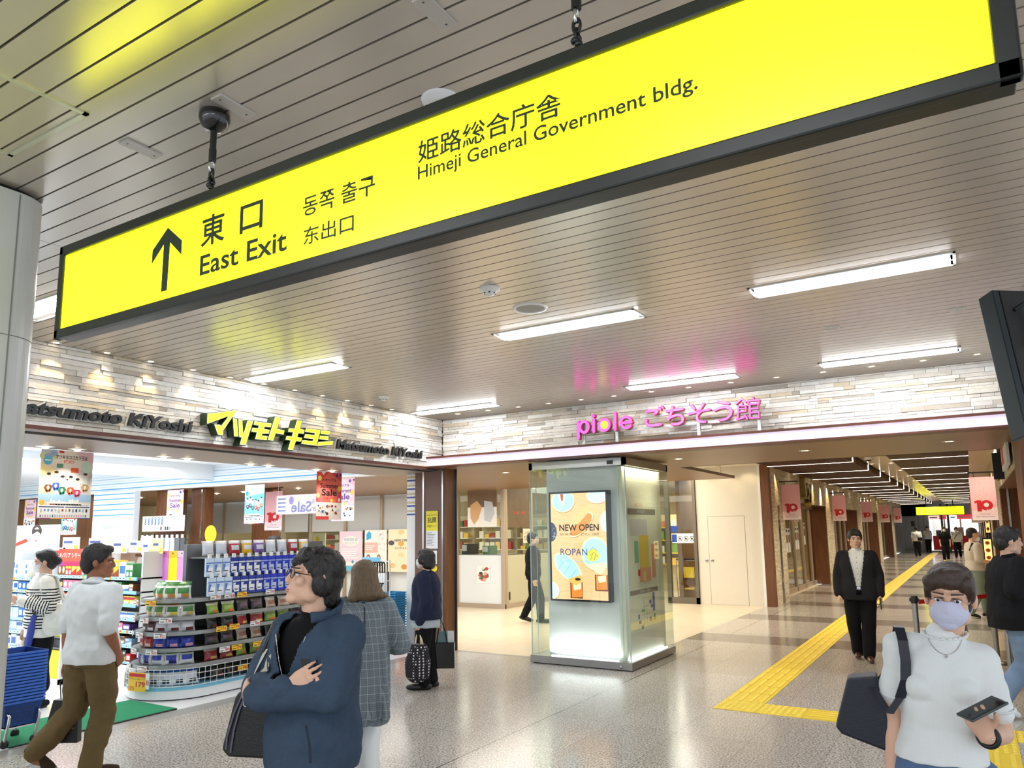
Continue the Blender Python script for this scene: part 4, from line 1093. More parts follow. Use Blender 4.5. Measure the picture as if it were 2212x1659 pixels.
# stanchions with the red belt
def stanchion(x, y, label):
    t = thing('stanchion', label, 'stanchion', (x, y, 0), 'queue posts at the right')
    MB().m(STEEL).lathe((x, y, 0), [(.17, .002), (.165, .012), (.06, .026), (.034, .03)], 32).build('base', t)
    MB().m(STEEL).lathe((x, y, .02), [(.031, 0), (.031, .78)], 20).build('post', t)
    MB().m(BLACK).lathe((x, y, .8), [(.036, 0), (.038, .01), (.038, .075), (.03, .085)], 20).box(x-.05, x+.05, y-.014, y+.014, .82, .86).build('belt_head', t)
stanchion(-.64, 10.0, 'steel queue post standing behind the white tee woman')
stanchion(.14, 11.2, 'steel queue post holding the end of the red belt')
stanchion(.245, 10.17, 'steel queue post half hidden by the jeans of the black shirt man')
o = MB().m(RED).add([(-.6, 10.02, .79), (.1, 11.15, .79), (.1, 11.15, .84), (-.6, 10.02, .84), (-.6, 10.026, .79), (.1, 11.156, .79), (.1, 11.156, .84), (-.6, 10.026, .84)], [(0, 1, 2, 3), (7, 6, 5, 4), (0, 4, 5, 1), (3, 2, 6, 7)]).build('queue_belt', loc=(-.2, 10.6, .8))
tag(o, 'red belt stretched between two steel queue posts', 'belt')
# ================================================================== raised letters on the two fascias
KANA = [
 [(4.678, 2.911), (5.027, 2.993), (4.864, 2.753), (4.871, 2.713), (4.811, 2.713), (4.764, 2.811), (4.832, 2.813), (4.839, 2.796), (4.934, 2.922), (4.68, 2.809)],
 [(4.985, 2.901), (5.031, 2.901), (5.055, 2.719), (5.006, 2.716)],
 [(5.051, 2.899), (5.097, 2.901), (5.118, 2.74), (5.169, 2.9), (5.238, 2.901), (5.152, 2.639), (5.081, 2.637), (5.104, 2.714), (5.071, 2.715)],
 [(5.257, 2.902), (5.486, 2.903), (5.473, 2.864), (5.391, 2.859), (5.382, 2.833), (5.461, 2.83), (5.451, 2.791), (5.365, 2.783), (5.355, 2.758), (5.436, 2.758), (5.424, 2.716), (5.276, 2.715), (5.296, 2.787), (5.223, 2.789), (5.234, 2.829), (5.309, 2.831), (5.318, 2.866), (5.25, 2.864)],
 [(5.533, 2.983), (5.605, 2.984), (5.562, 2.853), (5.668, 2.846), (5.655, 2.801), (5.546, 2.806), (5.516, 2.72), (5.442, 2.718)],
 [(5.848, 2.984), (5.92, 2.988), (5.89, 2.89), (5.963, 2.885), (5.951, 2.84), (5.872, 2.84), (5.855, 2.791), (5.928, 2.789), (5.915, 2.747), (5.837, 2.746), (5.798, 2.64), (5.728, 2.639), (5.764, 2.746), (5.69, 2.747), (5.705, 2.788), (5.78, 2.789), (5.796, 2.842), (5.723, 2.839), (5.734, 2.88), (5.816, 2.883)],
 [(5.986, 2.905), (6.211, 2.912), (6.152, 2.722), (5.922, 2.723), (5.939, 2.763), (6.094, 2.768), (6.103, 2.796), (5.96, 2.794), (5.976, 2.838), (6.117, 2.84), (6.128, 2.867), (5.972, 2.866)],
 [(6.228, 2.909), (6.366, 2.913), (6.351, 2.87), (6.214, 2.868)], [(6.208, 2.844), (6.343, 2.848), (6.331, 2.803), (6.194, 2.803)], [(6.183, 2.764), (6.42, 2.802), (6.406, 2.755), (6.163, 2.719)]]
def offset_poly(pts, d):
    n = len(pts); a = sum(pts[i][0]*pts[(i+1) % n][1]-pts[(i+1) % n][0]*pts[i][1] for i in range(n)); sg = 1 if a > 0 else -1
    out = []
    for i in range(n):
        p0, p1, p2 = Vector(pts[i-1]), Vector(pts[i]), Vector(pts[(i+1) % n])
        e1 = (p1-p0).normalized(); e2 = (p2-p1).normalized()
        n1 = Vector((e1.y, -e1.x))*sg; n2 = Vector((e2.y, -e2.x))*sg
        m_ = n1+n2
        L = max(.35, m_.length_squared/2)
        out.append(tuple(p1+m_*(d/L)))
    return out
t = thing('katakana_sign', 'big yellow lit katakana letters with dark green sides on stone', 'sign', (XW, 5.5, 2.8))
fr = FrX(-6.45, 0, 0)
LSIDE = M('letter_side_green', (24, 48, 16), .4); LRIM = M('letter_white_rim', (250, 252, 200), .4, emis=(250, 252, 170), es=1.0); LYEL = M('letter_yellow', (240, 250, 40), .3, emis=(246, 252, 24), es=1.8)
for grp in ((0,), (1, 2), (3,), (4,), (5,), (6,), (7, 8, 9)):
    b = MB().m(LSIDE)
    for i in grp: b.prism(fr, offset_poly(KANA[i], .008), -.1, .0)
    lb = b.build('letter', t)
    b = MB()
    for i in grp: b.m(LRIM).poly(fr, KANA[i], .002).m(LYEL).poly(fr, offset_poly(KANA[i], -.004), .004)
    b.build('lit_face', lb)
for nm, y0, y1 in (('large black italic latin letters beside the round pillar', 2.86, 4.56), ('black italic latin letters near the stone corner', 6.537, 8.21)):
    t = thing('latin_sign', nm, 'sign', (XW, (y0+y1)/2, 2.77))
    zb, zt = (2.706, 2.829) if y0 < 4 else (2.722, 2.844)
    fr = FrX(-6.53, 0, 0)
    MB().m(M('letter_rim_white', (236, 236, 234), .4)).text(fr, 'Matsumoto KiYoshi', y0-.008, y1+.008, zb-.009, zt+.009, -.02, bold=.06, shear=.18, depth=.02).build('backing', t)
    MB().m(M('letter_black', (14, 15, 17), .35)).text(fr, 'Matsumoto KiYoshi', y0, y1, zb, zt, .001, bold=.03, shear=.18, depth=.03).build('letters', t)
PINK = [
 (.0417, [(-4.198, 3.076), (-4.201, 2.867)]), ('o', -4.117, 3.006, .06, .069, .041), (.0412, [(-3.978, 3.088), (-3.983, 2.938)]), (.0469, [(-3.983, 3.14), (-3.981, 3.136)]),
 ('o', -3.835, 3.01, .07, .0715, .0392), (.0406, [(-3.687, 3.147), (-3.689, 2.938)]),
 (.0347, [(-3.604, 3.013), (-3.468, 3.011), (-3.473, 3.034), (-3.482, 3.052), (-3.495, 3.067), (-3.512, 3.078), (-3.531, 3.083), (-3.55, 3.084), (-3.569, 3.078), (-3.585, 3.068), (-3.597, 3.053), (-3.605, 3.035), (-3.607, 3.016), (-3.604, 2.996), (-3.595, 2.978), (-3.582, 2.963), (-3.565, 2.951), (-3.547, 2.945), (-3.527, 2.945), (-3.509, 2.95), (-3.492, 2.96), (-3.48, 2.974)]),
 (.0341, [(-3.266, 3.125), (-3.146, 3.129), (-3.129, 3.119), (-3.141, 3.101), (-3.168, 3.089)]), (.0244, [(-3.107, 3.158), (-3.088, 3.137)]), (.0243, [(-3.072, 3.172), (-3.054, 3.148)]),
 (.0341, [(-3.272, 3.018), (-3.279, 2.989), (-3.255, 2.957), (-3.196, 2.944), (-3.092, 2.953)]),
 (.0323, [(-3.016, 3.104), (-2.812, 3.115)]), (.0335, [(-2.937, 3.152), (-2.948, 3.096), (-2.99, 3.006), (-2.951, 3.031), (-2.889, 3.047), (-2.839, 3.039), (-2.812, 3.004), (-2.824, 2.959), (-2.874, 2.936), (-2.952, 2.939)]),
 (.0317, [(-2.703, 3.148), (-2.674, 3.101)]), (.0315, [(-2.559, 3.15), (-2.608, 3.086), (-2.635, 3.063)]), (.0317, [(-2.74, 3.045), (-2.628, 3.064), (-2.491, 3.077)]), (.0328, [(-2.589, 3.068), (-2.633, 3.033), (-2.645, 3.002), (-2.639, 2.962), (-2.608, 2.939), (-2.549, 2.936)]),
 (.0315, [(-2.383, 3.154), (-2.328, 3.135), (-2.268, 3.124)]), (.0315, [(-2.43, 3.059), (-2.366, 3.083), (-2.307, 3.087), (-2.261, 3.068), (-2.237, 3.03), (-2.248, 2.991), (-2.291, 2.952), (-2.327, 2.942), (-2.379, 2.937)]),
 (.0239, [(-2.181, 3.112), (-2.116, 3.16), (-2.07, 3.12)]), (.0202, [(-2.116, 3.117), (-2.117, 3.09)]), (.0225, [(-2.072, 3.077), (-2.155, 3.084), (-2.171, 2.933)]), (.0214, [(-2.072, 3.077), (-2.076, 3.016), (-2.153, 3.014)]), (.0155, [(-2.151, 3.05), (-2.08, 3.046)]), (.0203, [(-2.18, 2.929), (-2.129, 2.935), (-2.097, 2.946)]), (.0225, [(-2.093, 2.975), (-2.064, 2.926)]),
 (.0236, [(-1.986, 3.163), (-1.988, 3.133)]), (.0225, [(-2.045, 3.098), (-2.042, 3.131), (-1.921, 3.128), (-1.926, 3.098)]), (.0225, [(-2.025, 3.096), (-2.032, 2.932)]), (.0213, [(-2.023, 3.09), (-1.935, 3.087), (-1.941, 3.035), (-2.023, 3.034)]), (.0225, [(-2.027, 2.991), (-1.931, 2.99), (-1.936, 2.929), (-2.031, 2.932)])]
t = thing('pink_sign', 'pink glowing raised letters with a yellow dot on steel posts', 'sign', (-3.1, 8.5, 2.77))
fr = FrY(0, 8.5, 0)
PSIDE = M('pink_letter_side', (190, 20, 60), .35, coat=.4); PLIT = M('pink_letter_lit', (255, 90, 215), .4, emis=(255, 76, 214), es=1.25)
def pink(b, g0, g1, dw, z0, z1):
    for s in PINK[g0:g1]:
        if s[0] == 'o':
            b.stroke(fr, [(s[1]+s[3]*math.cos(2*math.pi*i/28), s[2]+s[4]*math.sin(2*math.pi*i/28)) for i in range(28)], s[5]+dw, z0, z1, closed=True)
        else: b.stroke(fr, s[1], s[0]+dw, z0, z1)
    return b
for g0, g1 in ((0, 2), (2, 4), (4, 5), (5, 6), (6, 7), (7, 11), (11, 13), (13, 17), (17, 19), (19, 31)):
    lb = pink(MB().m(PSIDE), g0, g1, 0., -.06, .0).build('letter', t)
    pink(MB().m(PLIT), g0, g1, -.008, .0005, .003).build('lit_face', lb)
MB().m(M('pink_letter_dot', (216, 255, 40), .4, emis=(214, 252, 50), es=1.2)).disc(fr, -3.835, 3.01, .052, .052, .001, 28).build('yellow_dot', t)
b = MB().m(M('post_silver', (214, 216, 216), .35, .6))
for x in (-4.158, -3.7, -2.652, -1.953): b.box(x-.018, x+.018, 8.57, 8.6, 2.766, 3.1)
b.box(-3.36, -1.94, 8.585, 8.6, 3.07, 3.1).box(-3.36, -1.94, 8.585, 8.6, 2.925, 2.955).box(-4.2, -3.45, 8.585, 8.6, 2.925, 2.955).box(-4.2, -3.45, 8.585, 8.6, 3.06, 3.08)
b.build('support_rail', t)
b = MB().m(BLACK).box(-1.75, -1.7, 8.6, 8.66, 2.766, 2.8).tube([(-1.72, 8.62, 2.78), (-1.6, 8.6, 2.775), (-1.5, 8.63, 2.79), (-1.4, 8.6, 2.77)], .006, 6)
b.build('power_cable', t)

# ================================================================== posters in the shop
def scatter(b, fr, x0, x1, y0, y1, n, cols, z=.002, s=(.02, .05)):
    for i in range(n):
        b.m(flat(*rnd.choice(cols))).disc(fr, rnd.uniform(x0, x1), rnd.uniform(y0, y1), rnd.uniform(*s), rnd.uniform(*s)*.8, z+i*.00005, 9)
def paper_lines(b, fr, x0, x1, y0, y1, n, col=(150, 150, 160), z=.002):
    for i in range(n):
        y = y0+(y1-y0)*(i+.5)/n
        b.m(flat(*col)).rect(fr, x0, x0+(x1-x0)*rnd.uniform(.55, 1), y-.35*(y1-y0)/n*.6, y+.35*(y1-y0)/n*.6, z)
def little_figure(b, fr, x, y, s, shirt, legs, hair=(40, 32, 30), z=.003):
    """a small jumping figure printed on the poster"""
    b.m(flat(*legs)).stroke(fr, [(x-.01*s, y), (x-.05*s, y-.07*s), (x-.01*s, y-.14*s)], .045*s, z-.001, z).stroke(fr, [(x+.02*s, y), (x+.06*s, y-.06*s), (x+.03*s, y-.13*s)], .045*s, z-.001, z)
    b.m(flat(*shirt)).poly(fr, [(x-.05*s, y-.01*s), (x+.06*s, y-.01*s), (x+.055*s, y+.13*s), (x-.05*s, y+.13*s)], z+.0003).stroke(fr, [(x-.04*s, y+.11*s), (x-.11*s, y+.18*s)], .03*s, z-.001, z+.0002).stroke(fr, [(x+.05*s, y+.11*s), (x+.12*s, y+.16*s)], .03*s, z-.001, z+.0002)
    b.m(flat(238, 206, 180)).disc(fr, x, y+.17*s, .036*s, .042*s, z+.0006, 12).m(flat(*hair)).disc(fr, x, y+.195*s, .04*s, .026*s, z+.0009, 12)
def campaign_poster(fr, w_, h_, blue):
    b = MB().m(flat(120, 206, 240) if blue else flat(232, 222, 214)).fbox(fr, 0, w_, 0, h_, -.002, 0)
    if not blue:
        b.m(flat(214, 206, 204)).rect(fr, .02, w_-.02, .25*h_, .72*h_, .0006).m(flat(250, 232, 170)).poly(fr, [(.0, .3*h_), (.25*w_, .3*h_), (.3*w_, .7*h_), (0, .8*h_)], .0008).m(flat(190, 200, 214)).poly(fr, [(0, h_), (.3*w_, h_), (.15*w_, .88*h_), (0, .86*h_)], .0009).m(flat(240, 200, 206)).poly(fr, [(.62*w_, h_), (w_, h_), (w_, .75*h_)], .0009).m(flat(160, 196, 226)).rect(fr, 0, w_, .25*h_, .36*h_, .001)
        scatter(b, fr, .05*w_, .3*w_, .86*h_, .96*h_, 5, [(150, 170, 210), (200, 206, 160)], .0012, (.03, .05))
        b.m(RED).rect(fr, .33*w_, .42*w_, .955*h_, .99*h_, .002).m(INK).text(fr, 'マツキヨココカラ王は', .27*w_, .88*w_, .87*h_, .93*h_, .003, bold=.02).m(flat(226, 60, 40)).text(fr, '俺だ!', .42*w_, .62*w_, .81*h_, .86*h_, .003, bold=.02)
        b.m(flat(90, 180, 220)).disc(fr, .13*w_, .84*h_, .085*w_, .085*w_, .002).m(PAPER).rect(fr, .07*w_, .19*w_, .835*h_, .85*h_, .0025)
        b.m(flat(90, 140, 110)).rect(fr, .3*w_, .42*w_, .74*h_, .8*h_, .002).m(flat(220, 90, 60)).rect(fr, .57*w_, .72*w_, .68*h_, .75*h_, .002).m(flat(206, 226, 210)).disc(fr, .88*w_, .77*h_, .1*w_, .09*h_, .0018)
    else:
        b.m(flat(214, 240, 250)).poly(fr, [(0, h_), (w_, h_), (w_, .78*h_), (0, .7*h_)], .0008).m(flat(90, 140, 200)).text(fr, 'マツキヨココカラ', .2*w_, .85*w_, .86*h_, .9*h_, .002).m(flat(40, 170, 220)).disc(fr, .12*w_, .78*h_, .08*w_, .08*w_, .002)
    for x, y, sh, lg in ((.16, .5, (250, 248, 240), (120, 70, 50)), (.3, .53, (252, 250, 246), (60, 90, 190)), (.42, .47, (250, 248, 246), (40, 130, 90)), (.58, .47, (252, 250, 244), (226, 90, 40)), (.71, .44, (250, 248, 244), (214, 70, 120)), (.86, .52, (206, 206, 200), (190, 150, 90))):
        little_figure(b, fr, x*w_, y*h_, .5*w_/.5, sh, lg)
    b.m(PAPER).rect(fr, 0, w_, 0, .22*h_, .002)
    for i in range(12): b.m(PAPER).rect(fr, (.22+.05*i)*w_, (.26+.05*i)*w_, .2*h_, (.24+rnd.random()*.05)*h_, .002)
    b.m(flat(240, 180, 50)).disc(fr, .07*w_, .235*h_, .05*w_, .04*h_, .0025).m(flat(226, 110, 60)).text(fr, '3名 ¥1,000', .1*w_, .32*w_, .2*h_, .225*h_, .003).m(INK).text(fr, 'オリジナル商品が当たる!', .36*w_, .96*w_, .19*h_, .212*h_, .003)
    b.m(flat(40, 50, 110)).rect(fr, .02*w_, .49*w_, .165*h_, .18*h_, .0025).rect(fr, .51*w_, .98*w_, .165*h_, .18*h_, .0025)
    for i in range(14): b.m(flat(*rnd.choice([(60, 60, 64), (190, 190, 190), (150, 80, 50), (120, 150, 190)]))).rect(fr, (.05+.066*i)*w_, (.085+.066*i)*w_, (.09+rnd.random()*.02)*h_, .145*h_, .0025)
    for i in range(20): b.m(flat(*rnd.choice([(150, 170, 210), (190, 170, 200), (60, 60, 70), (210, 140, 150)]))).rect(fr, (.05+.045*i)*w_, (.07+.045*i)*w_, .025*h_, .06*h_, .0025)
    for i, c in enumerate(((150, 60, 140), (230, 170, 70), (220, 90, 60), (40, 60, 120))): b.m(flat(*c)).rect(fr, i*w_/4, (i+1)*w_/4, 0, .016*h_, .003)
    return b
def sale_poster(fr, w_, h_, red, letters=True):
    base = (222, 74, 76) if red else (246, 196, 206)
    b = MB().m(flat(*base)).fbox(fr, 0, w_, 0, h_, -.002, 0)
    b.m(flat(*((236, 110, 100) if red else (250, 214, 222)))).poly(fr, [(.1*w_, .35*h_), (.75*w_, .35*h_), (w_, .8*h_), (.5*w_, h_), (0, .7*h_)], .0008)
    b.m(flat(*((244, 232, 226) if red else (238, 242, 250)))).rect(fr, 0, w_, 0, .36*h_, .001).m(flat(*base)).rect(fr, 0, .5*w_, .0, .07*h_, .0015)
    scatter(b, fr, .08*w_, .92*w_, .12*h_, .31*h_, 26, [(70, 90, 150), (150, 60, 60), (60, 60, 60), (190, 130, 90), (206, 214, 226), (220, 150, 60)], .0016, (.012, .032))
    for cx, cy, c, s in ((.12, .86, (240, 226, 120), .08), (.9, .66, (248, 200, 60), .09), (.06, .5, (240, 226, 130), .07), (.6, .4, (244, 210, 80), .06), (.8, .93, (70, 64, 140), .055), (.97, .95, (60, 60, 130), .04), (.9, .42, (250, 224, 210), .06)):
        b.m(flat(*c)).disc(fr, max(s*.9, min(1-s*.9, cx))*w_, cy*h_, s*w_*.9, s*w_*.95, .002)
    b.m(PAPER).poly(fr, [(.16*w_, h_), (.36*w_, h_), (.26*w_, .93*h_)], .002)
    ink = INK if red else flat(110, 60, 140)
    b.m(ink).text(fr, 'メモリアル', .2*w_, .78*w_, .8*h_, .86*h_, .004, bold=.02).text(fr, 'Summer', .14*w_, .88*w_, .66*h_, .76*h_, .004, bold=.01).text(fr, 'Sale', .2*w_, .8*w_, .5*h_, .64*h_, .004, bold=.02).m(flat(150, 40, 50)).text(fr, '5.16〜7.15', .28*w_, .74*w_, .43*h_, .47*h_, .004)
    return b
PG = 'hanging posters in the drug store'
def hang(b, name, loc, label, cords):
    for (x, y, z0, z1) in cords: b.m(WHITEP).tube([(x, y, z0), (x, y, z1)], .002, 5)
    tag(b.build(name, loc=loc), label, 'poster')
b = campaign_poster(FrX(-7.93, 3.86, 1.885), .525, .705, False); hang(b, 'hanging_poster', (-7.93, 4.1, 2.59), 'large campaign poster of jumping people hanging under the soffit', [(-7.935, 3.9, 2.57, 2.6), (-7.935, 4.34, 2.57, 2.6)])
b = sale_poster(FrX(-7.93, 7.585, 1.9), .5, .69, True); hang(b, 'hanging_poster', (-7.93, 7.8, 2.59), 'red summer sale poster hanging under the soffit', [(-7.935, 7.63, 2.57, 2.6), (-7.935, 8.04, 2.57, 2.6)])
b = sale_poster(FrY(-13.5, 8.97, 1.89), .52, .7, False); hang(b, 'hanging_poster', (-13.2, 8.97, 2.59), 'pink summer sale poster in front of the brown panel', [(-13.45, 8.975, 2.58, 2.64)])
b = campaign_poster(FrY(-11.19, 8.97, 1.89), .52, .7, True); hang(b, 'hanging_poster', (-10.9, 8.97, 2.59), 'light blue campaign poster hanging below the striped bulkhead', [(-11.15, 8.975, 2.58, 2.64)])
b = sale_poster(FrY(-9.02, 8.97, 1.9), .51, .7, False); hang(b, 'hanging_poster', (-8.7, 8.97, 2.6), 'pink summer sale poster half hidden behind the red one', [(-8.95, 8.975, 2.58, 2.64)])
b = sale_poster(FrY(-19.0, 8.97, 1.9), .52, .68, False); hang(b, 'hanging_poster', (-18.7, 8.97, 2.58), 'pink summer sale poster at the far left beside the pillar', [(-18.95, 8.975, 2.57, 2.64)])
b = campaign_poster(FrY(-17.2, 8.9, 1.75), .62, .4, True); hang(b, 'hanging_poster', (-16.9, 8.9, 2.1), 'small light blue notice below the large campaign poster', [(-17.1, 8.905, 2.1, 2.64)])
# pink banner seen from its back: its writing is reversed
fr = Fr((-9.15, 9.22, 2.05), (-1, 0, 0), (0, 0, 1))
b = MB().m(flat(246, 204, 214)).fbox(fr, 0, 1.5, 0, .34, -.002, .002)
for z, sg in ((-.004, 1),):
    b.m(flat(246, 224, 190)).disc(fr, .95, .2, .1, .1, z).m(flat(140, 130, 190)).disc(fr, 1.1, .24, .06, .07, z).m(flat(250, 246, 240)).rect(fr, 1.2, 1.48, .02, .33, z)
    b.m(flat(120, 130, 176)).text(fr, 'Sale', .6, 1.1, .03, .22, -.006, bold=.02).text(fr, 'メモリアル', .15, .6, .17, .25, -.006).text(fr, 'Summer', .12, .58, .04, .14, -.006)
    for i in range(4): b.rect(fr, 1.24, 1.44, .05+.07*i, .075+.07*i, -.006)
for x in (-10.6, -9.2): b.m(WHITEP).tube([(x, 9.22, 2.38), (x, 9.22, 2.63)], .002, 5)
tag(b.build('hanging_banner', loc=(-9.9, 9.22, 2.2)), 'pink horizontal sale banner seen from behind with reversed letters', 'banner')
# white striped partition with pale blue lettering, brown piers and the mask display behind the shelves
b = MB().m(M('partition_white', (236, 242, 248), .35)).box(-15.9, -14.42, 8.86, 8.98, 0, 2.62)
fr = FrY(0, 8.86, 0)
for i, z in enumerate((2.57, 2.47, 2.36, 2.25, 2.14)): b.m(flat(60, 140, 206)).rect(fr, -15.9, -14.42, z-.012, z+.012).m(flat(190, 216, 236)).rect(fr, -15.9, -14.42, z-.056, z-.046)
b.m(flat(90, 150, 190)).text(fr, 'Matsumoto KiYoshi', -15.55, -14.75, 1.86, 1.95, .002, shear=.18)
struct(b.build('wall_white_partition'))
struct(MB().m(WOOD).box(-14.35, -13.62, 9.3, 9.5, 0, 2.62).box(-13.2, -12.78, 9.3, 9.5, 0, 2.62).m(M('chrome')).box(-12.86, -12.82, 9.27, 9.3, 0, 2.6).m(WOOD).box(-12.6, -12.0, 10.3, 10.5, 0, 2.62).m(WOOD).box(-20.6, -19.4, 9.3, 9.5, 0, 2.6).box(-17.9, -16.6, 9.3, 9.5, 0, 2.6).build('wall_brown_pier'))
banner(-12.1, 10.2, 2.55, 1.78, .5, -12.15, -11.6, 'pink banner with red 10 beyond the drug store partition')
t = thing('mask_poster', 'white mask brand poster with small figures above the mask rack', 'poster', (-13.5, 8.9, 1.78))
fr = FrY(-14.2, 8.92, 1.79); b = MB().m(PAPER).fbox(fr, 0, 1.35, 0, .3, -.01, 0).m(flat(206, 220, 236)).rect(fr, .03, .75, .1, .29)
for i in range(6): little_figure(b, fr, .1+.11*i, .19, .4, (90, 120, 180), (60, 70, 90))
b.m(flat(120, 120, 124)).text(fr, 'PITTA', .3, .55, .03, .075, .002)
for i in range(9): b.m(flat(*rnd.choice([(60, 60, 64), (206, 190, 186), (150, 150, 154), (220, 170, 170)]))).rect(fr, .6+.07*i, .65+.07*i, .02, .09, .002)
b.build('poster_sheet', t)
t = thing('mask_rack', 'dark wire grid rack of masks behind the snack island', 'rack', (-13.5, 8.95, 0))
b = MB().m(INK)
for i in range(16): b.box(-14.25+.1*i, -14.24+.1*i, 8.96, 8.97, .9, 1.76)
for i in range(9): b.box(-14.25, -12.75, 8.955, 8.965, .92+.1*i, .93+.1*i)
b.build('wire_grid', t)
for i, c in enumerate(((236, 226, 210), (226, 210, 190), (210, 190, 216), (196, 212, 230), (170, 186, 206), (206, 212, 220), (180, 182, 190), (90, 92, 96), (70, 72, 78))):
    x = -14.2+.16*i
    o = MB().m(flat(*c)).box(x, x+.13, 8.9, 8.94, 1.36, 1.66).m(PAPER).box(x+.03, x+.1, 8.89, 8.9, 1.66, 1.72).build('mask_pack', loc=(x, 8.92, 1.36))
    tag(o, 'mask pack on the dark wire rack, %s from the left' % ORD[i], 'mask pack', 'mask packs on the wire rack')
o = MB().m(flat(250, 220, 40)).lathe((-12.5, 9.26, 1.72), [(.17, 0), (.17, .012)], 28, (0, -1, 0)).build('round_notice', loc=(-12.5, 9.26, 1.72)); tag(o, 'round yellow notice on the brown pier behind the shelves', 'notice')

# notices on the taupe column
fr = FrY(0, 8.776, 0)
b = MB().m(PAPER).rect(fr, -6.885, -6.665, 1.46, 2.01, 0).m(flat(240, 226, 50)).rect(fr, -6.885, -6.665, 1.72, 2.01).m(INK).text(fr, '抗原', -6.86, -6.69, 1.83, 1.92, .002, bold=.02).m(flat(60, 60, 30)).text(fr, '検査キット', -6.86, -6.69, 1.77, 1.81, .002).rect(fr, -6.87, -6.68, 1.945, 1.952, .002)
paper_lines(b, fr, -6.87, -6.7, 1.5, 1.7, 9); tag(b.build('column_notice', loc=(-6.77, 8.776, 1.46)), 'tall yellow and white test kit notice on the taupe column', 'notice')
b = MB().m(PAPER).rect(fr, -6.875, -6.68, 1.24, 1.43, 0).m(flat(206, 206, 150)).disc(fr, -6.78, 1.36, .05, .04).m(RED).rect(fr, -6.86, -6.7, 1.25, 1.28)
tag(b.build('column_notice', loc=(-6.77, 8.776, 1.24)), 'small white notice with a red foot on the taupe column', 'notice')
b = MB().m(flat(246, 226, 40)).disc(fr, -6.775, 1.175, .1, .06, 0).m(flat(180, 60, 40)).text(fr, 'いらっしゃいませ', -6.84, -6.71, 1.16, 1.19)
tag(b.build('column_notice', loc=(-6.77, 8.776, 1.1)), 'yellow oval sticker behind the navy jacket woman on the column', 'notice')
# white striped post with blue marks at the end of the shop
b = MB().m(WHITEP).box(-7.40, -7.2, 8.96, 8.998, 0, 2.6); fr = FrY(0, 8.96, 0)
for i in range(5): b.m(flat(50, 70, 150)).rect(fr, -7.4, -7.2, 1.96+.13*i, 1.985+.13*i).m(flat(206, 190, 150)).rect(fr, -7.4, -7.2, 2.01+.13*i, 2.04+.13*i)
struct(b.build('wall_striped_post'))

# poster stands by the deli wall
def poster_stand(x, y, w_, z0, z1, kind, label):
    t = thing('poster_stand', label, 'poster stand', (x, y, 0))
    MB().m(BLACK).tube([(x+w_/2+.04, y+.02, 0), (x+w_/2+.04, y+.02, z1+.02)], .02, 8).box(x-.2, x+w_/2+.1, y-.1, y+.12, 0, .02).build('stand_pole', t)
    fr = FrY(x-w_/2, y, z0); h_ = z1-z0
    b = MB().m(PAPER).fbox(fr, 0, w_, 0, h_, -.01, 0)
    if kind == 0:
        b.m(flat(240, 214, 232)).rect(fr, 0, w_, .22*h_, h_).m(PAPER).disc(fr, w_/2, .75*h_, .38*w_, .13*h_, .002).m(flat(90, 150, 190)).text(fr, 'WESTER ID', .2*w_, .8*w_, .76*h_, .82*h_, .003).text(fr, 'キャンペーン', .25*w_, .78*w_, .68*h_, .73*h_, .003)
        paper_lines(b, fr, .12*w_, .9*w_, .3*h_, .58*h_, 5, (250, 250, 252)); b.m(flat(110, 190, 226)).rect(fr, 0, w_, 0, .13*h_, .0015).m(flat(70, 150, 190)).disc(fr, .6*w_, .23*h_, .05*w_, z=.002)
    elif kind == 1:
        b.m(flat(60, 180, 226)).poly(fr, [(.08*w_, .75*h_), (.3*w_, .8*h_), (.3*w_, .92*h_), (.2*w_, .98*h_), (.08*w_, .9*h_)]).m(flat(244, 190, 180)).rect(fr, 0, .6*w_, .45*h_, .7*h_); paper_lines(b, fr, .05*w_, .5*w_, .5*h_, .64*h_, 3, (250, 240, 236))
        scatter(b, fr, .6*w_, .95*w_, .5*h_, .95*h_, 14, [(240, 226, 220), (120, 180, 210), (236, 200, 190), (210, 230, 236)], .002, (.02, .04))
        for cx in (.18, .65): b.m(flat(150, 110, 90)).disc(fr, cx*w_, .32*h_, .09*w_, .09*h_).m(flat(246, 220, 206)).disc(fr, cx*w_, .31*h_, .06*w_, .055*h_, .002).m(PAPER).poly(fr, [((cx-.13)*w_, .12*h_), ((cx+.13)*w_, .12*h_), ((cx+.07)*w_, .24*h_), ((cx-.07)*w_, .24*h_)], .0025)
    else:
        b.m(flat(248, 232, 200)).rect(fr, 0, w_, 0, h_)
        for cx, cy, c in ((.6, .93, (240, 206, 150)), (.15, .68, (90, 80, 100)), (.6, .66, (226, 170, 90)), (.6, .4, (244, 216, 170)), (.2, .15, (236, 196, 140)), (.75, .12, (220, 150, 80))): b.m(flat(*c)).disc(fr, cx*w_, min(cy, .93)*h_, .14*w_, .06*h_, .0015)
        b.m(INK).text(fr, 'NEW OPEN', .3*w_, .98*w_, .71*h_, .77*h_, .003, bold=.02).m(flat(150, 130, 110)).text(fr, 'ROPAN', .32*w_, .9*w_, .53*h_, .58*h_, .003)
    b.build('poster_board', t)
poster_stand(-13.43, 14.05, .78, .76, 1.75, 0, 'white and pink poster stand beside the blond woman head')
poster_stand(-12.6, 14.05, .72, .76, 1.77, 1, 'white poster stand with two drawn faces by the deli wall')
poster_stand(-11.85, 14.05, .68, .76, 1.78, 2, 'cream bakery poster stand by the striped post')

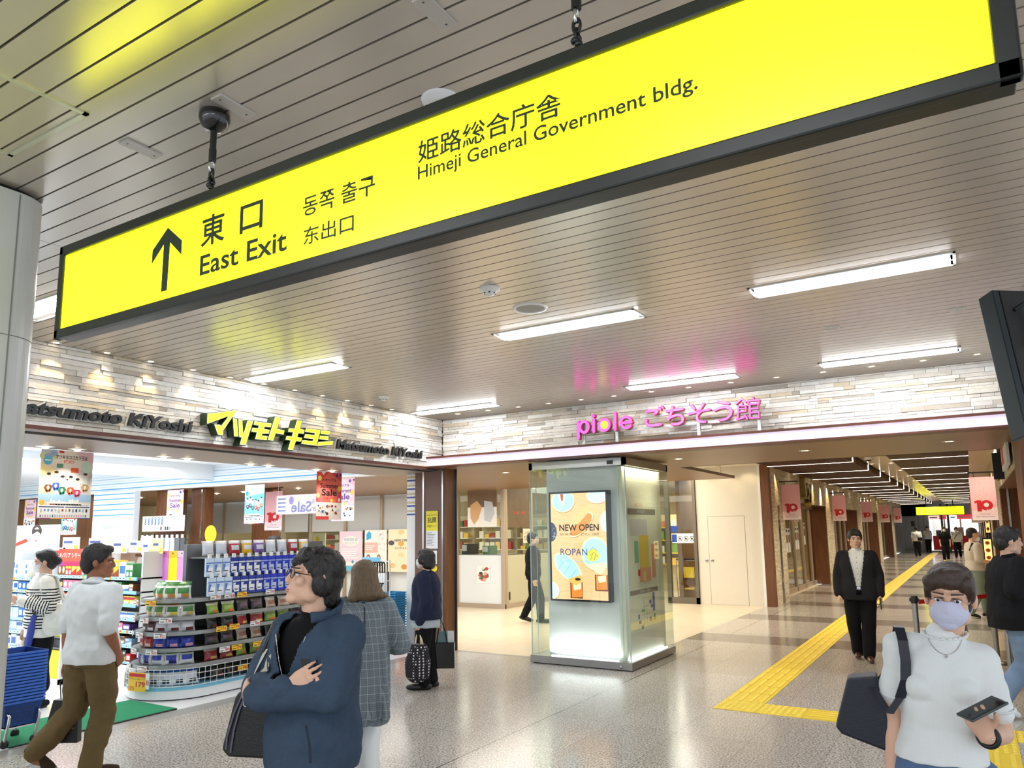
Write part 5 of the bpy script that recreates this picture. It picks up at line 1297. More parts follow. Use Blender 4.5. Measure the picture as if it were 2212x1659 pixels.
# ================================================================== goods
def carton_mesh(w_, d, h_, col, acc, style):
    b = MB().m(flat(*col, .4)).box(0, w_, -d/2, d/2, 0, h_)
    fr = FrY(0, -d/2, 0)
    b.m(flat(*acc, .4))
    if style == 0: b.rect(fr, .1*w_, .9*w_, .25*h_, .75*h_)
    elif style == 1: b.rect(fr, 0, w_, .55*h_, .9*h_).m(PAPER).rect(fr, .15*w_, .85*w_, .12*h_, .4*h_)
    elif style == 2: b.disc(fr, w_/2, h_/2, .32*w_, .3*h_).m(PAPER).rect(fr, .25*w_, .75*w_, .44*h_, .56*h_, .002)
    else: b.poly(fr, [(0, 0), (w_, 0), (w_, .5*h_), (0, .2*h_)]).m(PAPER).rect(fr, .1*w_, .6*w_, .65*h_, .85*h_)
    return b
def pouch_mesh(w_, h_, t_, cols, lean=.25):
    """a crimped pillow bag standing on its lower seam; cols = main, band, print, print2"""
    b = MB(); nx, ny = 8, 9
    ms = [flat(*c, .28) for c in cols]
    def pt(i, j, s):
        u, v = i/nx, j/ny
        prof = (math.sin(math.pi*min(1, max(0, (u*.94+.03))))**.6)*(math.sin(math.pi*(v*.9+.06))**.7)
        wob = noise.noise(Vector((u*3.1+w_*50, v*3.3+h_*70, s*2.+t_*90)))*.25
        th = t_/2*(prof+wob*.6*prof) if 0 < i < nx and 0 < j < ny else .002
        pin = 1-.12*math.sin(math.pi*v)
        return ((u-.5)*w_*pin+wob*.01, -s*th+v*h_*lean*(.6), v*h_*.97)
    for s in (1, -1):
        vs = [pt(i, j, s) for j in range(ny+1) for i in range(nx+1)]
        for j in range(ny):
            for i in range(nx):
                q = (j*(nx+1)+i, j*(nx+1)+i+1, (j+1)*(nx+1)+i+1, (j+1)*(nx+1)+i)
                r = 1 if j >= ny-2 else 0
                if s == 1 and 3 <= j <= 5 and 1 <= i <= nx-2: r = 2
                if s == 1 and j in (1, 2) and 3 <= i <= nx-2: r = 3
                b.m(ms[r]); b.add([vs[k] for k in (q if s == 1 else q[::-1])], [(0, 1, 2, 3)], True)
    return b
protos = {}
def put(key, maker, name, loc, label, cat, group, rotz=0., scl=1., rx=0.):
    """first use builds the good, later ones copy it and share its mesh"""
    if key not in protos:
        o = maker().build(name, local=True); protos[key] = o
    else:
        o = protos[key].copy(); C.objects.link(o)
    o.location = loc; o.rotation_euler = (rx, 0, rotz); o.scale = (scl, scl, scl)
    tag(o, label, cat, group)
    return o
SHELFG = M('shelf_grey', (120, 122, 124), .4, .4); RAILB = M('price_rail_blue', (150, 206, 232), .3, coat=.3); SHW = M('gondola_white', (234, 236, 236), .4)
YTAG = flat(250, 200, 50)
def gondola(name, x0, x1, y, depth, tiers, top, label):
    t = thing(name, label, 'shelf', ((x0+x1)/2, y+depth/2, 0))
    MB().m(SHW).box(x0, x1, y+depth-.03, y+depth, 0, top).m(M('peg_panel', (206, 208, 208), .6)).box(x0+.02, x1-.02, y+depth-.035, y+depth-.03, .1, top-.02).build('back_panel', t)
    MB().m(SHW).box(x0, x1, y, y+depth-.03, 0, .09).build('plinth', t)
    for z in tiers:
        b = MB().m(SHELFG).box(x0, x1, y+.02, y+depth-.035, z-.03, z-.01); b.build('shelf_board', t)
        b = MB().m(RAILB).box(x0, x1, y, y+.014, z-.042, z+.0); fr = FrY(0, y-.001, 0)
        x = x0+.04
        while x < x1-.08:
            c = rnd.random()
            if c < .75:
                b.m(PAPER if c < .55 else YTAG).rect(fr, x, x+.055, z-.04, z-.002).m(flat(70, 74, 110) if c < .55 else flat(190, 50, 40)).rect(fr, x+.01, x+.045, z-.026, z-.012, .002)
            x += rnd.uniform(.08, .16)
        b.build('price_rail', t)
    for sx in (x0, x1-.03): MB().m(SHW).box(sx, sx+.03, y+.08, y+depth, 0, top).build('side_panel', t)
    return t
AY = 5.74
TA = [.12, .33, .505, .66, .835, 1.0, 1.175]
gondola('gondola', -11.2, -9.2, AY, .45, TA, 1.5, 'white shop shelf of small boxed snacks behind the white shirt man')
TN = ['lowest', 'second lowest', 'third lowest', 'middle', 'fifth', 'sixth', 'top']
PAL = [((200, 30, 40), (250, 230, 220)), ((236, 176, 40), (150, 60, 20)), ((240, 236, 226), (60, 120, 180)), ((60, 140, 70), (240, 240, 200)), ((150, 90, 60), (240, 220, 180)), ((236, 130, 160), (250, 240, 240)), ((110, 70, 150), (240, 230, 250)), ((40, 40, 44), (210, 180, 80)), ((180, 140, 100), (90, 50, 30)), ((236, 224, 90), (200, 40, 40)), ((120, 160, 190), (240, 244, 250)), ((206, 60, 50), (240, 200, 60))]
for ti, z in enumerate(TA):
    x = -11.15; i = 0; ci = rnd.randrange(12)
    hmax = (TA[ti+1]-z-.06) if ti < 6 else .22
    while x < -9.35:
        if rnd.random() < .55: ci = rnd.randrange(12)
        w_ = [.09, .12, .15, .07][ci % 4]; h_ = min(hmax, [.1, .12, .08, .14][ci % 4]) if ti < 6 else [.16, .22, .2, .18][ci % 4]
        st = (ci+ti) % 4
        key = ('carton', ci, w_, round(h_, 3), st)
        put(key, lambda: carton_mesh(w_, .12, h_, *PAL[ci], st), 'snack_box', (x, AY+.09, z-.01), 'small boxed snack on the %s shelf of the snack gondola, %s from the left' % (TN[ti], ORD[i]), 'snack box', 'boxed snacks on the gondola')
        x += w_+.008; i += 1
# red header sign and other toppers
t = thing('header_sign', 'orange red header sign with white katakana above the snack shelf', 'sign', (-10.85, AY, 1.36))
fr = FrY(-11.4, AY+.02, 1.3); b = MB().m(flat(236, 84, 60)).fbox(fr, 0, 1.12, .06, .235, -.01, 0).m(flat(170, 60, 150)).rect(fr, 0, .4, .0, .06).m(flat(206, 40, 90)).rect(fr, .4, 1.12, 0, .06).m(PAPER).text(fr, 'メタバリア シリーズ', .2, .9, .115, .185, .002, bold=.02)
b.m(SHW).fbox(fr, .05, .07, -.13, 0, -.02, -.01).fbox(fr, 1.05, 1.07, -.13, 0, -.02, -.01); b.build('sign_board', t)
t = thing('header_sign', 'brown wood print header board above the right of the snack shelf', 'sign', (-9.7, AY+.43, 1.4))
fr = FrY(-10.25, AY+.40, 1.2); b = MB().m(M('printed_wood', (150, 128, 112), .5, var=.25, vscale=4, stretch=(12, 1, 1))).fbox(fr, 0, 1.0, 0, .28, -.01, 0).m(PAPER).rect(fr, 0, 1.0, .28, .33).m(INK).text(fr, '日本の発酵科学で生み出すチカラ', .02, .98, .288, .322, .002).m(flat(96, 60, 40)).rect(fr, .35, .6, .22, .26).m(flat(200, 190, 186)).disc(fr, .47, .12, .08, .1); b.build('sign_board', t)
for i, (c, c2) in enumerate((((226, 130, 220), (214, 110, 206)), ((250, 226, 20), (226, 176, 30)), ((230, 150, 222), (226, 176, 226)))):
    x = -9.27+.19*i
    o = MB().m(flat(*c)).box(x, x+.185, 6.1, 6.13, 1.12, 1.5).m(flat(*c2)).box(x, x+.185, 6.095, 6.1, 1.42, 1.5).m(INK).box(x+.085, x+.1, 6.09, 6.095, 1.465, 1.48).build('display_card', loc=(x, 6.1, 1.12))
    tag(o, ['pink magenta display card left of the yellow one', 'bright yellow display card between two pink ones', 'pale pink display card right of the yellow one'][i], 'display card')
t = thing('card_holder', 'low white ledge carrying the pink and yellow cards', 'ledge', (-9.0, 6.1, 0)); MB().m(SHW).box(-9.3, -8.6, 6.05, 6.2, 0, 1.12).build('ledge_body', t)
# second gondola with white and blue packs
BY = 5.45
TB = [.2, .42, .6, .79, .98, 1.15]
gondola('gondola', -13.6, -11.25, BY, .45, TB, 1.55, 'shelf of white and blue packs behind the striped shirt woman')
PB = [((232, 240, 248), (40, 90, 190)), ((190, 216, 240), (240, 244, 250)), ((60, 120, 200), (236, 240, 246)), ((240, 244, 246), (120, 190, 220)), ((206, 224, 236), (70, 100, 170)), ((236, 232, 214), (90, 130, 190))]
for ti, z in enumerate(TB):
    x = -13.5; i = 0; ci = rnd.randrange(6)
    while x < -11.4:
        if rnd.random() < .5: ci = rnd.randrange(6)
        w_ = [.12, .15, .1][ci % 3]; h_ = min((TB[ti+1]-z-.05) if ti < 5 else .24, [.15, .18, .14][ci % 3] if ti < 5 else .24); st = (ci+ti) % 4
        put(('b', ci, w_, round(h_, 3), st), lambda: carton_mesh(w_, .13, h_, *PB[ci], st), 'care_pack', (x, BY+.1, z-.01), 'pale care pack on the %s shelf behind the striped woman, %s from left' % (TN[ti], ORD[i]), 'care pack', 'white and blue packs on the shelf')
        x += w_+.01; i += 1
# smiling face poster board
t = thing('face_poster', 'white and green poster of a smiling short haired person above the shelf', 'poster', (-11.8, BY+.2, 1.5))
fr = FrY(-12.35, BY+.2, 1.52); b = MB().m(PAPER).fbox(fr, 0, 1.4, 0, .36, -.01, 0).m(flat(190, 236, 200)).rect(fr, 1.0, 1.25, 0, .36).m(flat(200, 60, 40)).poly(fr, [(.1, .03), (.55, .12), (.5, .17), (.1, .08)])
b.m(flat(60, 48, 44)).disc(fr, .78, .27, .14, .1).m(flat(244, 216, 200)).disc(fr, .78, .2, .105, .13, .002).m(flat(60, 48, 44)).poly(fr, [(.66, .3), (.9, .3), (.88, .24), (.8, .27), (.68, .23)], .003).disc(fr, .74, .21, .014, .008, .004).disc(fr, .83, .21, .014, .008, .004).m(flat(200, 90, 90)).disc(fr, .785, .135, .03, .012, .004).m(PAPER).poly(fr, [(.55, 0), (1.0, 0), (.9, .07), (.66, .07)], .003)
b.m(SHW).fbox(fr, .2, .23, -.1, 0, -.03, -.01).fbox(fr, 1.2, 1.23, -.1, 0, -.03, -.01); b.build('poster_board', t)
# clutter of small signs on the shelf tops
for i, (x, z0, z1, w_, c) in enumerate(((-10.9, 1.56, 1.68, .5, (200, 214, 232)), (-10.3, 1.52, 1.66, .35, (240, 244, 248)), (-9.9, 1.53, 1.64, .3, (230, 236, 244)), (-9.6, 1.5, 1.7, .22, (246, 246, 240)), (-9.38, 1.52, 1.66, .25, (250, 240, 150)), (-11.6, 1.56, 1.7, .45, (214, 224, 236)))):
    fr = FrY(x, AY+.3, z0); b = MB().m(flat(*c)).fbox(fr, 0, w_, -.05, z1-z0, -.01, 0).m(flat(70, 90, 150)).rect(fr, .03, w_*.6, .05, .085).m(flat(240, 190, 60)).rect(fr, w_*.7, w_*.95, -.03, .02)
    tag(b.build('topper_card', loc=(x, AY+.3, z0)), 'small white topper card on the shelf tops, %s from the left' % ORD[[5, 1, 2, 3, 4, 0][i] if False else [1, 2, 3, 4, 5, 0][i]], 'topper card', 'topper cards on the shelves')

# ---- the snack island: round end and straight side
IX, IY, IR = -7.62, 5.32, .52
t = thing('snack_island', 'rounded multi tier snack island with white base at the shop entrance', 'shelf', (IX, 5.9, 0))
def dshape(r, y1=7.4, n=18, x=IX, y=IY):
    return [(x-r, y1)]+[(x+r*math.cos(R_(a)), y+r*math.sin(R_(a))) for a in [180+180*i/n for i in range(n+1)]]+[(x+r, y1)]
up = Fr((0, 0, 0), (1, 0, 0), (0, 1, 0))
MB().m(SHW).prism(up, dshape(IR), .012, .1).m(BLACKGAP).prism(up, dshape(IR-.02), 0, .012).m(M('base_blue_band', (120, 190, 216), .35)).prism(up, dshape(IR+.004), .1, .135).build('plinth', t)
b = MB().m(SHELFG).box(IX-.03, IX+.03, IY, 7.4, .1, 1.6); b.build('spine', t)
TI = [.36, .53, .695, .85, 1.03]
for z, r in zip(TI, (.50, .49, .47, .45, .42)):
    MB().m(SHELFG).prism(up, dshape(r), z-.035, z-.018).build('shelf_board', t)
    b = MB().m(M('rail_grey', (150, 152, 152), .35, .4))
    pts = dshape(r+.006)
    for i in range(len(pts)-1):
        (xa, ya), (xb, yb) = pts[i], pts[i+1]
        b.add([(xa, ya, z-.045), (xb, yb, z-.045), (xb, yb, z-.005), (xa, ya, z-.005)], [(0, 1, 2, 3)])
    b.build('price_rail', t)
b = MB().m(WHITEP)
for z in (.14, .2, .26, .315):
    b.tube([(x, y, z) for x, y in dshape(IR+.012)], .0035, 5)
for (x, y) in dshape(IR+.012, n=26)+[(IX+IR+.012, 5.4+.1*k) for k in range(20)]: b.tube([(x, y, .14), (x, y, .315)], .0025, 5)
b.build('wire_basket', t)
b = MB().m(M('grid_dark', (70, 72, 74), .4, .6))
for k in range(22): b.box(IX+.3, IX+.304, 5.4+.09*k, 5.404+.09*k, .3, 1.5)
for k in range(13): b.box(IX+.3, IX+.303, 5.35, 7.4, .34+.09*k, .344+.09*k)
b.build('wire_grid', t)
def price_card(x, y, z, ang, w_, h_, txt, yellow):
    fr = Fr((x, y, z), (math.cos(ang), math.sin(ang), 0), (0, 0, 1))
    b = MB().m(YTAG if yellow else PAPER).fbox(fr, -w_/2, w_/2, 0, h_, -.002, .001).m(flat(190, 30, 50)).text(fr, txt, 0, w_*.44, h_*.15, h_*.7, .002, bold=.02).m(INK).rect(fr, -w_*.42, -w_*.1, h_*.2, h_*.35, .002).rect(fr, -w_*.42, w_*.2, h_*.75, h_*.85, .002)
    b.build('price_card', t)
for z, lst in ((.345, ((250, '278', 0), (280, '278', 0))), (.515, ((262, '278', 0), (292, '521', 0))), (.68, ((240, '278', 0), (268, '278', 0), (300, '521', 0))), (.835, ((248, '278', 0), (276, '521', 0), (306, '278', 0))), (1.015, ((255, '278', 0), (285, '520', 1)))):
    for a, s, yl in lst:
        r = .515 if z < .6 else .49
        price_card(IX+r*math.cos(R_(a)), IY+r*math.sin(R_(a)), z-.05, R_(a+90), .13, .055, s, yl)
for y, z, s, yl in ((5.45, .655, '179', 1), (5.62, .66, '179', 1), (5.9, .665, '98', 0), (5.5, .43, '98', 0), (5.66, .43, '179', 1), (5.95, .43, '179', 1), (5.4, 1.0, '200', 0), (5.58, 1.0, '168', 0), (5.75, 1.0, '398', 1), (6.15, 1.0, '298', 0), (5.75, .2, '440', 1)):
    price_card(IX+.515 if z < .95 else IX+.46, y, z, R_(90), .13, .055, s, yl)
fr = Fr((IX+.545*math.cos(R_(278)), IY+.545*math.sin(R_(278)), .1), (math.cos(R_(8)), math.sin(R_(8)), 0), (0, 0, 1))
MB().m(YTAG).fbox(fr, -.13, .12, 0, .19, -.002, .001).m(RED).rect(fr, -.12, .11, .145, .18, .002).text(fr, '179', -.02, .11, .045, .1, .002, bold=.03).text(fr, '10%', -.12, -.04, .01, .05, .002).m(INK).text(fr, '内タブレット塩分プラス', -.12, .11, .115, .138, .002).m(PAPER).fbox(fr, .12, .17, .03, .19, -.002, .001).m(RED).text(fr, '8', .125, .165, .07, .12, .002).build('price_card', t)
fr = Fr((IX+.545*math.cos(R_(222)), IY+.545*math.sin(R_(222)), .08), (math.cos(R_(-48)), math.sin(R_(-48)), 0), (0, 0, 1))
MB().m(flat(236, 226, 190)).fbox(fr, -.07, .07, 0, .16, -.002, .001).m(RED).text(fr, '198', -.03, .06, .02, .06, .002).build('price_card', t)
# pouches on the tiers of the round end
TCOL = [[((236, 238, 240), (40, 120, 70), (40, 60, 170), (30, 40, 120)), ((226, 232, 226), (30, 30, 34), (36, 56, 180), (230, 236, 240))],
        [((150, 30, 40), (236, 220, 200), (180, 40, 50), (230, 210, 180)), ((40, 60, 150), (60, 70, 90), (30, 50, 170), (226, 170, 190))],
        [((96, 40, 44), (226, 226, 232), (70, 30, 34), (236, 236, 236)), ((206, 210, 214), (90, 40, 40), (230, 230, 236), (110, 50, 40))],
        [((236, 236, 226), (60, 120, 60), (70, 130, 60), (206, 180, 120)), ((240, 240, 232), (150, 90, 50), (50, 120, 50), (236, 210, 90))]]
TIERW = ['second tier', 'third tier', 'fourth tier', 'top tier']
for ti, z in enumerate((.36, .53, .695, .85)):
    n = 7 - (ti == 3)
    for i in range(n):
        a = 206+128*i/(n-1)
        r = (.40, .39, .37, .34)[ti]
        cc = TCOL[ti][0 if i < n-3 or ti in (0, 3) and i % 2 else 1]
        hh = (.155, .15, .145, .165)[ti]
        put(('p', ti, cc), lambda: pouch_mesh(.158, hh, .085, cc, .3), 'snack_bag', (IX+r*math.cos(R_(a)), IY+r*math.sin(R_(a)), z-.014), 'snack bag on the %s of the round island end, %s from the left' % (TIERW[ti], ORD[i]), 'snack bag', 'snack bags on the round island end', R_(a+90), 1.0)
for i in range(5):
    a = 215+110*i/4
    cc = ((240, 240, 236), (70, 130, 60), (60, 130, 60), (210, 150, 80))
    put('ptop', lambda: pouch_mesh(.17, .19, .1, cc, .25), 'snack_bag', (IX+.27*math.cos(R_(a)), IY+.27*math.sin(R_(a)), 1.015), 'large white green snack bag atop the round island end, %s from left' % ORD[i], 'snack bag', 'snack bags on the round island end', R_(a+90))
for i in range(9):
    a = 205+135*i/8
    cc = ((232, 236, 240), (40, 90, 180), (226, 230, 240), (40, 44, 60)) if i > 2 else ((150, 150, 140), (90, 96, 80), (226, 226, 220), (120, 90, 60))
    o = put(('in', i > 2), lambda: pouch_mesh(.15, .17, .05, cc, .3), 'drink_jelly_pack', (IX+.44*math.cos(R_(a)), IY+.44*math.sin(R_(a)), .145), 'salt tablet pack in the wire basket of the island, %s from the left' % ORD[i], 'tablet pack', 'tablet packs in the island basket', R_(a+90))
fr = up
o = MB().m(M('blue_crinkle', (30, 84, 190), .35, bump=.6, bscale=25)).prism(up, [(IX-.3, IY+.1)]+[(IX+.4*math.cos(R_(a)), IY+.4*math.sin(R_(a))) for a in range(215, 361, 12)]+[(IX+.4, IY+.15)], .3, .312).build('blue_cover_sheet', loc=(IX, IY, .3)); tag(o, 'blue crinkled sheet over the packs in the island basket', 'sheet')
# bags and hanging refill packs along the straight side
SIDEC = [((180, 60, 60), (230, 220, 210), (150, 40, 40), (236, 200, 120)), ((120, 160, 70), (230, 230, 200), (150, 170, 60), (220, 120, 50)), ((60, 54, 60), (120, 110, 100), (90, 60, 80), (70, 80, 50)), ((190, 170, 150), (230, 226, 220), (150, 100, 80), (210, 190, 170)), ((40, 46, 40), (110, 120, 90), (30, 34, 34), (140, 40, 40))]
for ti, z in enumerate((.36, .53, .695, .85)):
    for i in range(8):
        cc = SIDEC[(i//2+ti*2) % 5]
        y = 5.42+.2*i
        put(('s', cc), lambda: pouch_mesh(.17, .13, .07, cc, .4), 'candy_bag', (IX+.40, y, z-.014), 'candy bag on the %s of the island side, %s from the round end' % (TIERW[ti], ORD[i]), 'candy bag', 'candy bags on the island side', R_(90+rnd.uniform(-14, 14)))
for i in range(7):
    cc = ((34, 36, 34), (60, 60, 50), (40, 36, 30), (110, 30, 30))
    put('dark', lambda: pouch_mesh(.2, .13, .06, cc, .5), 'candy_bag', (IX+.42, 5.5+.2*i, .15), 'dark bag in the wire basket of the island side, %s from the round end' % ORD[i], 'candy bag', 'dark bags in the island basket', R_(90+rnd.uniform(-20, 20)))
def refill_mesh(c1, c2, c3):
    b = MB().m(flat(*c1, .25)); w_, h_ = .1, .2
    b.box(-w_/2, w_/2, -.014, .014, 0, h_); fr = FrY(0, -.0145, 0)
    b.m(flat(*c2, .3)).rect(fr, -.035, .035, .03, .1).m(flat(*c3, .3)).rect(fr, -w_/2, w_/2, .14, .155).poly(fr, [(-.045, .13), (-.01, .13), (-.03, .05), (-.045, .05)], .0015).m(INK).rect(fr, -.03, .02, .05, .06, .002)
    b.m(WHITEP).box(-.018, .018, -.012, .012, h_, h_+.045)
    return b
RC = [((206, 224, 244), (246, 248, 252), (90, 130, 200)), ((40, 64, 150), (240, 242, 246), (226, 230, 240)), ((30, 50, 190), (190, 204, 230), (150, 170, 220)), ((40, 140, 60), (206, 230, 206), (150, 206, 150))]
for row, z in enumerate((1.035, 1.245)):
    for i in range(16):
        ci = 0 if i < 3 else 1 if i < 7 else 2 if i < 12 else 3
        y = 5.36+.107*i
        put(('r', ci), lambda: refill_mesh(*RC[ci]), 'refill_pack', (IX+.43-.05*row, y, z), '%s refill pack in the %s row above the island, %s from round end' % (['pale', 'navy', 'blue', 'green'][ci], ['lower', 'upper'][row], ORD[i]), 'refill pack', 'refill packs on the island side', R_(90))
for i in range(9):
    c = [(236, 240, 246), (214, 226, 240), (190, 40, 50), (240, 190, 40), (130, 90, 180)][i % 5]
    put(('t', i % 5), lambda: pouch_mesh(.16, .17, .07, (c, (240, 240, 244), (226, 230, 240), c), .2), 'top_pouch', (IX+.16, 5.5+.18*i, 1.47), 'refill pouch on top of the island, %s from the round end' % ORD[i], 'pouch', 'pouches on top of the island', R_(90))
t2 = thing('island_top_shelf', 'grey shelf along the top of the island behind the refill packs', 'shelf', (IX, 6.4, 1.45)); MB().m(SHELFG).box(IX+.04, IX+.36, 5.35, 7.4, 1.44, 1.455).build('board', t2)

# clear drink tower behind, umbrella rack, crates, extinguisher
t = thing('umbrella_rack', 'white wire umbrella rack beside the blond woman', 'rack', (-7.56, 8.5, 0))
b = MB().m(WHITEP)
for x in (-7.8, -7.34): b.tube([(x, 8.5, 0), (x, 8.5, 1.3)], .012, 8)
for z in (1.28, 1.0, .62): b.tube([(-7.8, 8.5, z), (-7.34, 8.5, z)], .008, 6)
b.box(-7.85, -7.3, 8.35, 8.65, 0, .03); b.build('frame', t)
fr = FrY(-7.85, 8.47, 1.28); MB().m(flat(120, 190, 226)).fbox(fr, 0, .35, 0, .06, -.005, 0).build('header_card', t)
def umbrella_proto():
    return MB().m(M('clear_umbrella', (226, 230, 234), .2)).lathe((0, 0, -.62), [(.004, 0), (.02, .1), (.028, .3), (.022, .5), (.01, .52)], 10).m(BLACK).tube([(0, 0, -.1), (0, 0, .02), (0, -.015, .045), (0, -.045, .05), (0, -.065, .03), (0, -.066, .0)], .011, 8)
for row in range(2):
    for i in range(9):
        put('umb', umbrella_proto, 'hanging_umbrella', (-7.76+.047*i, 8.44, 1.22-.3*row), 'folded clear umbrella with black hook in the %s row of the rack, %s from left' % (['upper', 'lower'][row], ORD[i]), 'umbrella', 'folded umbrellas on the rack')
def basket_mesh(w_, d, h_, col):
    b = MB().m(M('basket_%d_%d_%d' % col, col, .35))
    o = [(-w_/2, -d/2), (w_/2, -d/2), (w_/2, d/2), (-w_/2, d/2)]; k = .82
    for (s0, s1, za, zb, lip) in ((k, 1, 0, h_, 0),):
        a = [(x*s0, y*s0, za) for x, y in o]; c = [(x*s1, y*s1, zb) for x, y in o]; g = [(x*1.06, y*1.06, zb) for x, y in o]; g2 = [(x*1.06, y*1.06, zb-.018) for x, y in o]
        b.add(a, [(0, 1, 2, 3), (3, 2, 1, 0)])
        for i in range(4):
            j = (i+1) % 4
            b.add([a[i], a[j], c[j], c[i]], [(0, 1, 2, 3), (3, 2, 1, 0)]).add([c[i], c[j], g[j], g[i]], [(0, 1, 2, 3), (3, 2, 1, 0)]).add([g2[i], g2[j], g[j], g[i]], [(0, 1, 2, 3), (3, 2, 1, 0)])
    # rows of openings in the long sides
    b.m(M('basket_hole', (20, 40, 90), .6))
    for sgn in (-1, 1):
        for r in range(4):
            for c in range(10):
                z = .035+r*(h_-.08)/4; s = k+(1-k)*(z+.01)/h_
                x = (-.42+.084*c)*w_
                y = sgn*(d/2*s+.0012)
                q = [(x, y, z), (x+.05*w_, y, z), (x+.05*w_, y, z+.02), (x, y, z+.02)]
                b.add(q if sgn < 0 else q[::-1], [(0, 1, 2, 3)])
    return b
for i in range(20):
    put('crate', lambda: basket_mesh(.27, .24, .12, (70, 170, 226)), 'shopping_basket', (-7.45, 8.72, .02+.036*i), 'light blue nested basket by the column, %s' % ('topmost of its stack' if i == 19 else 'lowest of its stack' if i == 0 else 'number %d from the bottom of its stack' % (i+1)), 'shopping basket', 'light blue baskets by the column')
t = thing('fire_extinguisher', 'red fire extinguisher with white label beside the navy jacket woman', 'fire extinguisher', (-7.13, 8.5, 0))
MB().m(RED).lathe((-7.13, 8.5, .02), [(.05, 0), (.065, .01), (.065, .3), (.05, .34), (.025, .36), (.02, .38)], 20).build('cylinder', t)
MB().m(BLACK).box(-7.16, -7.1, 8.48, 8.52, .4, .43).tube([(-7.13, 8.46, .41), (-7.18, 8.42, .38), (-7.2, 8.43, .2), (-7.19, 8.44, .1)], .01, 8).build('valve_hose', t)
MB().m(PAPER).fbox(FrY(-7.16, 8.433, .12), 0, .06, 0, .1, 0, .002).build('label', t)
MB().m(RED).lathe((-7.13, 8.5, 0), [(.075, 0), (.075, .02)], 20).build('stand', t)

# green mat, basket cart at the left
o = MB().m(M('mat_green', (20, 140, 92), .9, var=.35, vscale=60, bump=.8, bscale=200)).add([(-6.84, 3.25, 0), (-6.84, 4.76, 0), (-7.62, 4.76, 0), (-7.62, 3.25, 0), (-6.84, 3.25, .014), (-6.84, 4.76, .014), (-7.62, 4.76, .014), (-7.62, 3.25, .014)], [(4, 5, 6, 7), (0, 4, 7, 3), (0, 1, 5, 4), (1, 2, 6, 5), (3, 7, 6, 2)]).m(INK).box(-6.84, -6.828, 3.25, 4.76, 0, .012).build('entrance_mat', loc=(-7.2, 4, 0)); tag(o, 'green artificial grass mat at the drug store entrance', 'mat')
t = thing('basket_cart', 'chrome wheeled cart carrying the blue basket stack at the left edge', 'cart', (-7.0, 3.2, 0))
b = MB().m(CHROME).tube([(-6.86, 3.22, .05), (-6.81, 3.22, .2), (-6.80, 3.22, .255), (-6.83, 3.22, .275), (-7.2, 3.22, .265)], .012, 8).tube([(-6.86, 3.45, .05), (-6.81, 3.45, .2), (-6.80, 3.45, .255), (-6.83, 3.45, .275), (-7.2, 3.45, .265)], .012, 8).tube([(-7.2, 3.22, .265), (-7.2, 3.45, .265)], .012, 8).tube([(-7.18, 3.22, .27), (-7.18, 3.22, .05)], .012, 8).tube([(-7.18, 3.45, .27), (-7.18, 3.45, .05)], .012, 8).box(-7.2, -6.84, 3.2, 3.46, .15, .16); b.build('frame', t)
for x, y in ((-6.86, 3.22), (-6.86, 3.45), (-7.18, 3.22), (-7.18, 3.45)): MB().m(BLACK).lathe((x-.012, y, .034), [(.02, 0), (.034, .004), (.034, .02), (.02, .024)], 16, (1, 0, 0)).build('caster', t)
for i in range(16):
    put('bask', lambda: basket_mesh(.3, .36, .2, (52, 104, 196)), 'shopping_basket', (-7.0, 3.335, .165+.026*i), 'royal blue nested basket on the cart, %s' % ('topmost of its stack' if i == 15 else 'lowest of its stack' if i == 0 else 'number %d from the bottom of its stack' % (i+1)), 'shopping basket', 'royal blue baskets on the cart', R_(90))
t = thing('small_display', 'narrow yellow fronted display rack between striped woman and white shirt man', 'rack', (-9.35, 4.9, 0))
MB().m(SHW).box(-9.5, -9.2, 4.85, 5.1, 0, .06).box(-9.5, -9.48, 4.85, 5.1, 0, .75).box(-9.22, -9.2, 4.85, 5.1, 0, .75).build('frame', t)
MB().m(flat(246, 214, 30)).box(-9.47, -9.23, 4.86, 4.9, .06, .38).build('front_panel', t)
for i, z in enumerate((.4, .52, .64)): MB().m(SHELFG).box(-9.48, -9.22, 4.86, 5.08, z, z+.01).m(flat(*[(70, 70, 74), (240, 214, 60), (60, 110, 190)][i])).box(-9.46, -9.24, 4.9, 5.0, z+.01, z+.1).build('shelf_board', t)
o = MB().m(CHROME).box(-6.66, -6.62, 3.02, 3.06, 0, 1.85).build('door_post', loc=(-6.64, 3.04, 0)); tag(o, 'slim chrome door edge beside the round pillar', 'post')
# ================================================================== people
from mathutils.bvhtree import BVHTree
SKIN = M('skin', (226, 182, 156), .5, var=.05, vscale=9, spec=.35)
SKINT = M('skin_tanned', (158, 104, 78), .5, var=.06, vscale=9, spec=.35)
HBLK = M('hair_black', (24, 20, 20), .38, bump=.5, bscale=60, stretch=(6, 6, .7))
HBRN = M('hair_brown', (62, 44, 34), .4, bump=.5, bscale=60, stretch=(6, 6, .7))
HBLD = M('hair_ash_brown', (112, 92, 66), .42, var=.45, vscale=26, bump=.7, bscale=60, stretch=(5, 5, .4))
LIP = M('lip_skin', (186, 112, 104), .45)
EYEW = M('eye_white', (236, 232, 226), .25); IRIS = M('eye_iris', (36, 24, 20), .2)
MASKW = M('mask_white', (240, 240, 240), .6, bump=.2, bscale=90)
MASKL = M('mask_lilac', (204, 206, 230), .6, bump=.2, bscale=90)
def cloth(name, col=(30, 34, 42), var=.08, vs=30, bump=.25, bs=220, rough=.85): return M(name, col, rough, var=var, vscale=vs, bump=bump, bscale=bs, spec=.2)

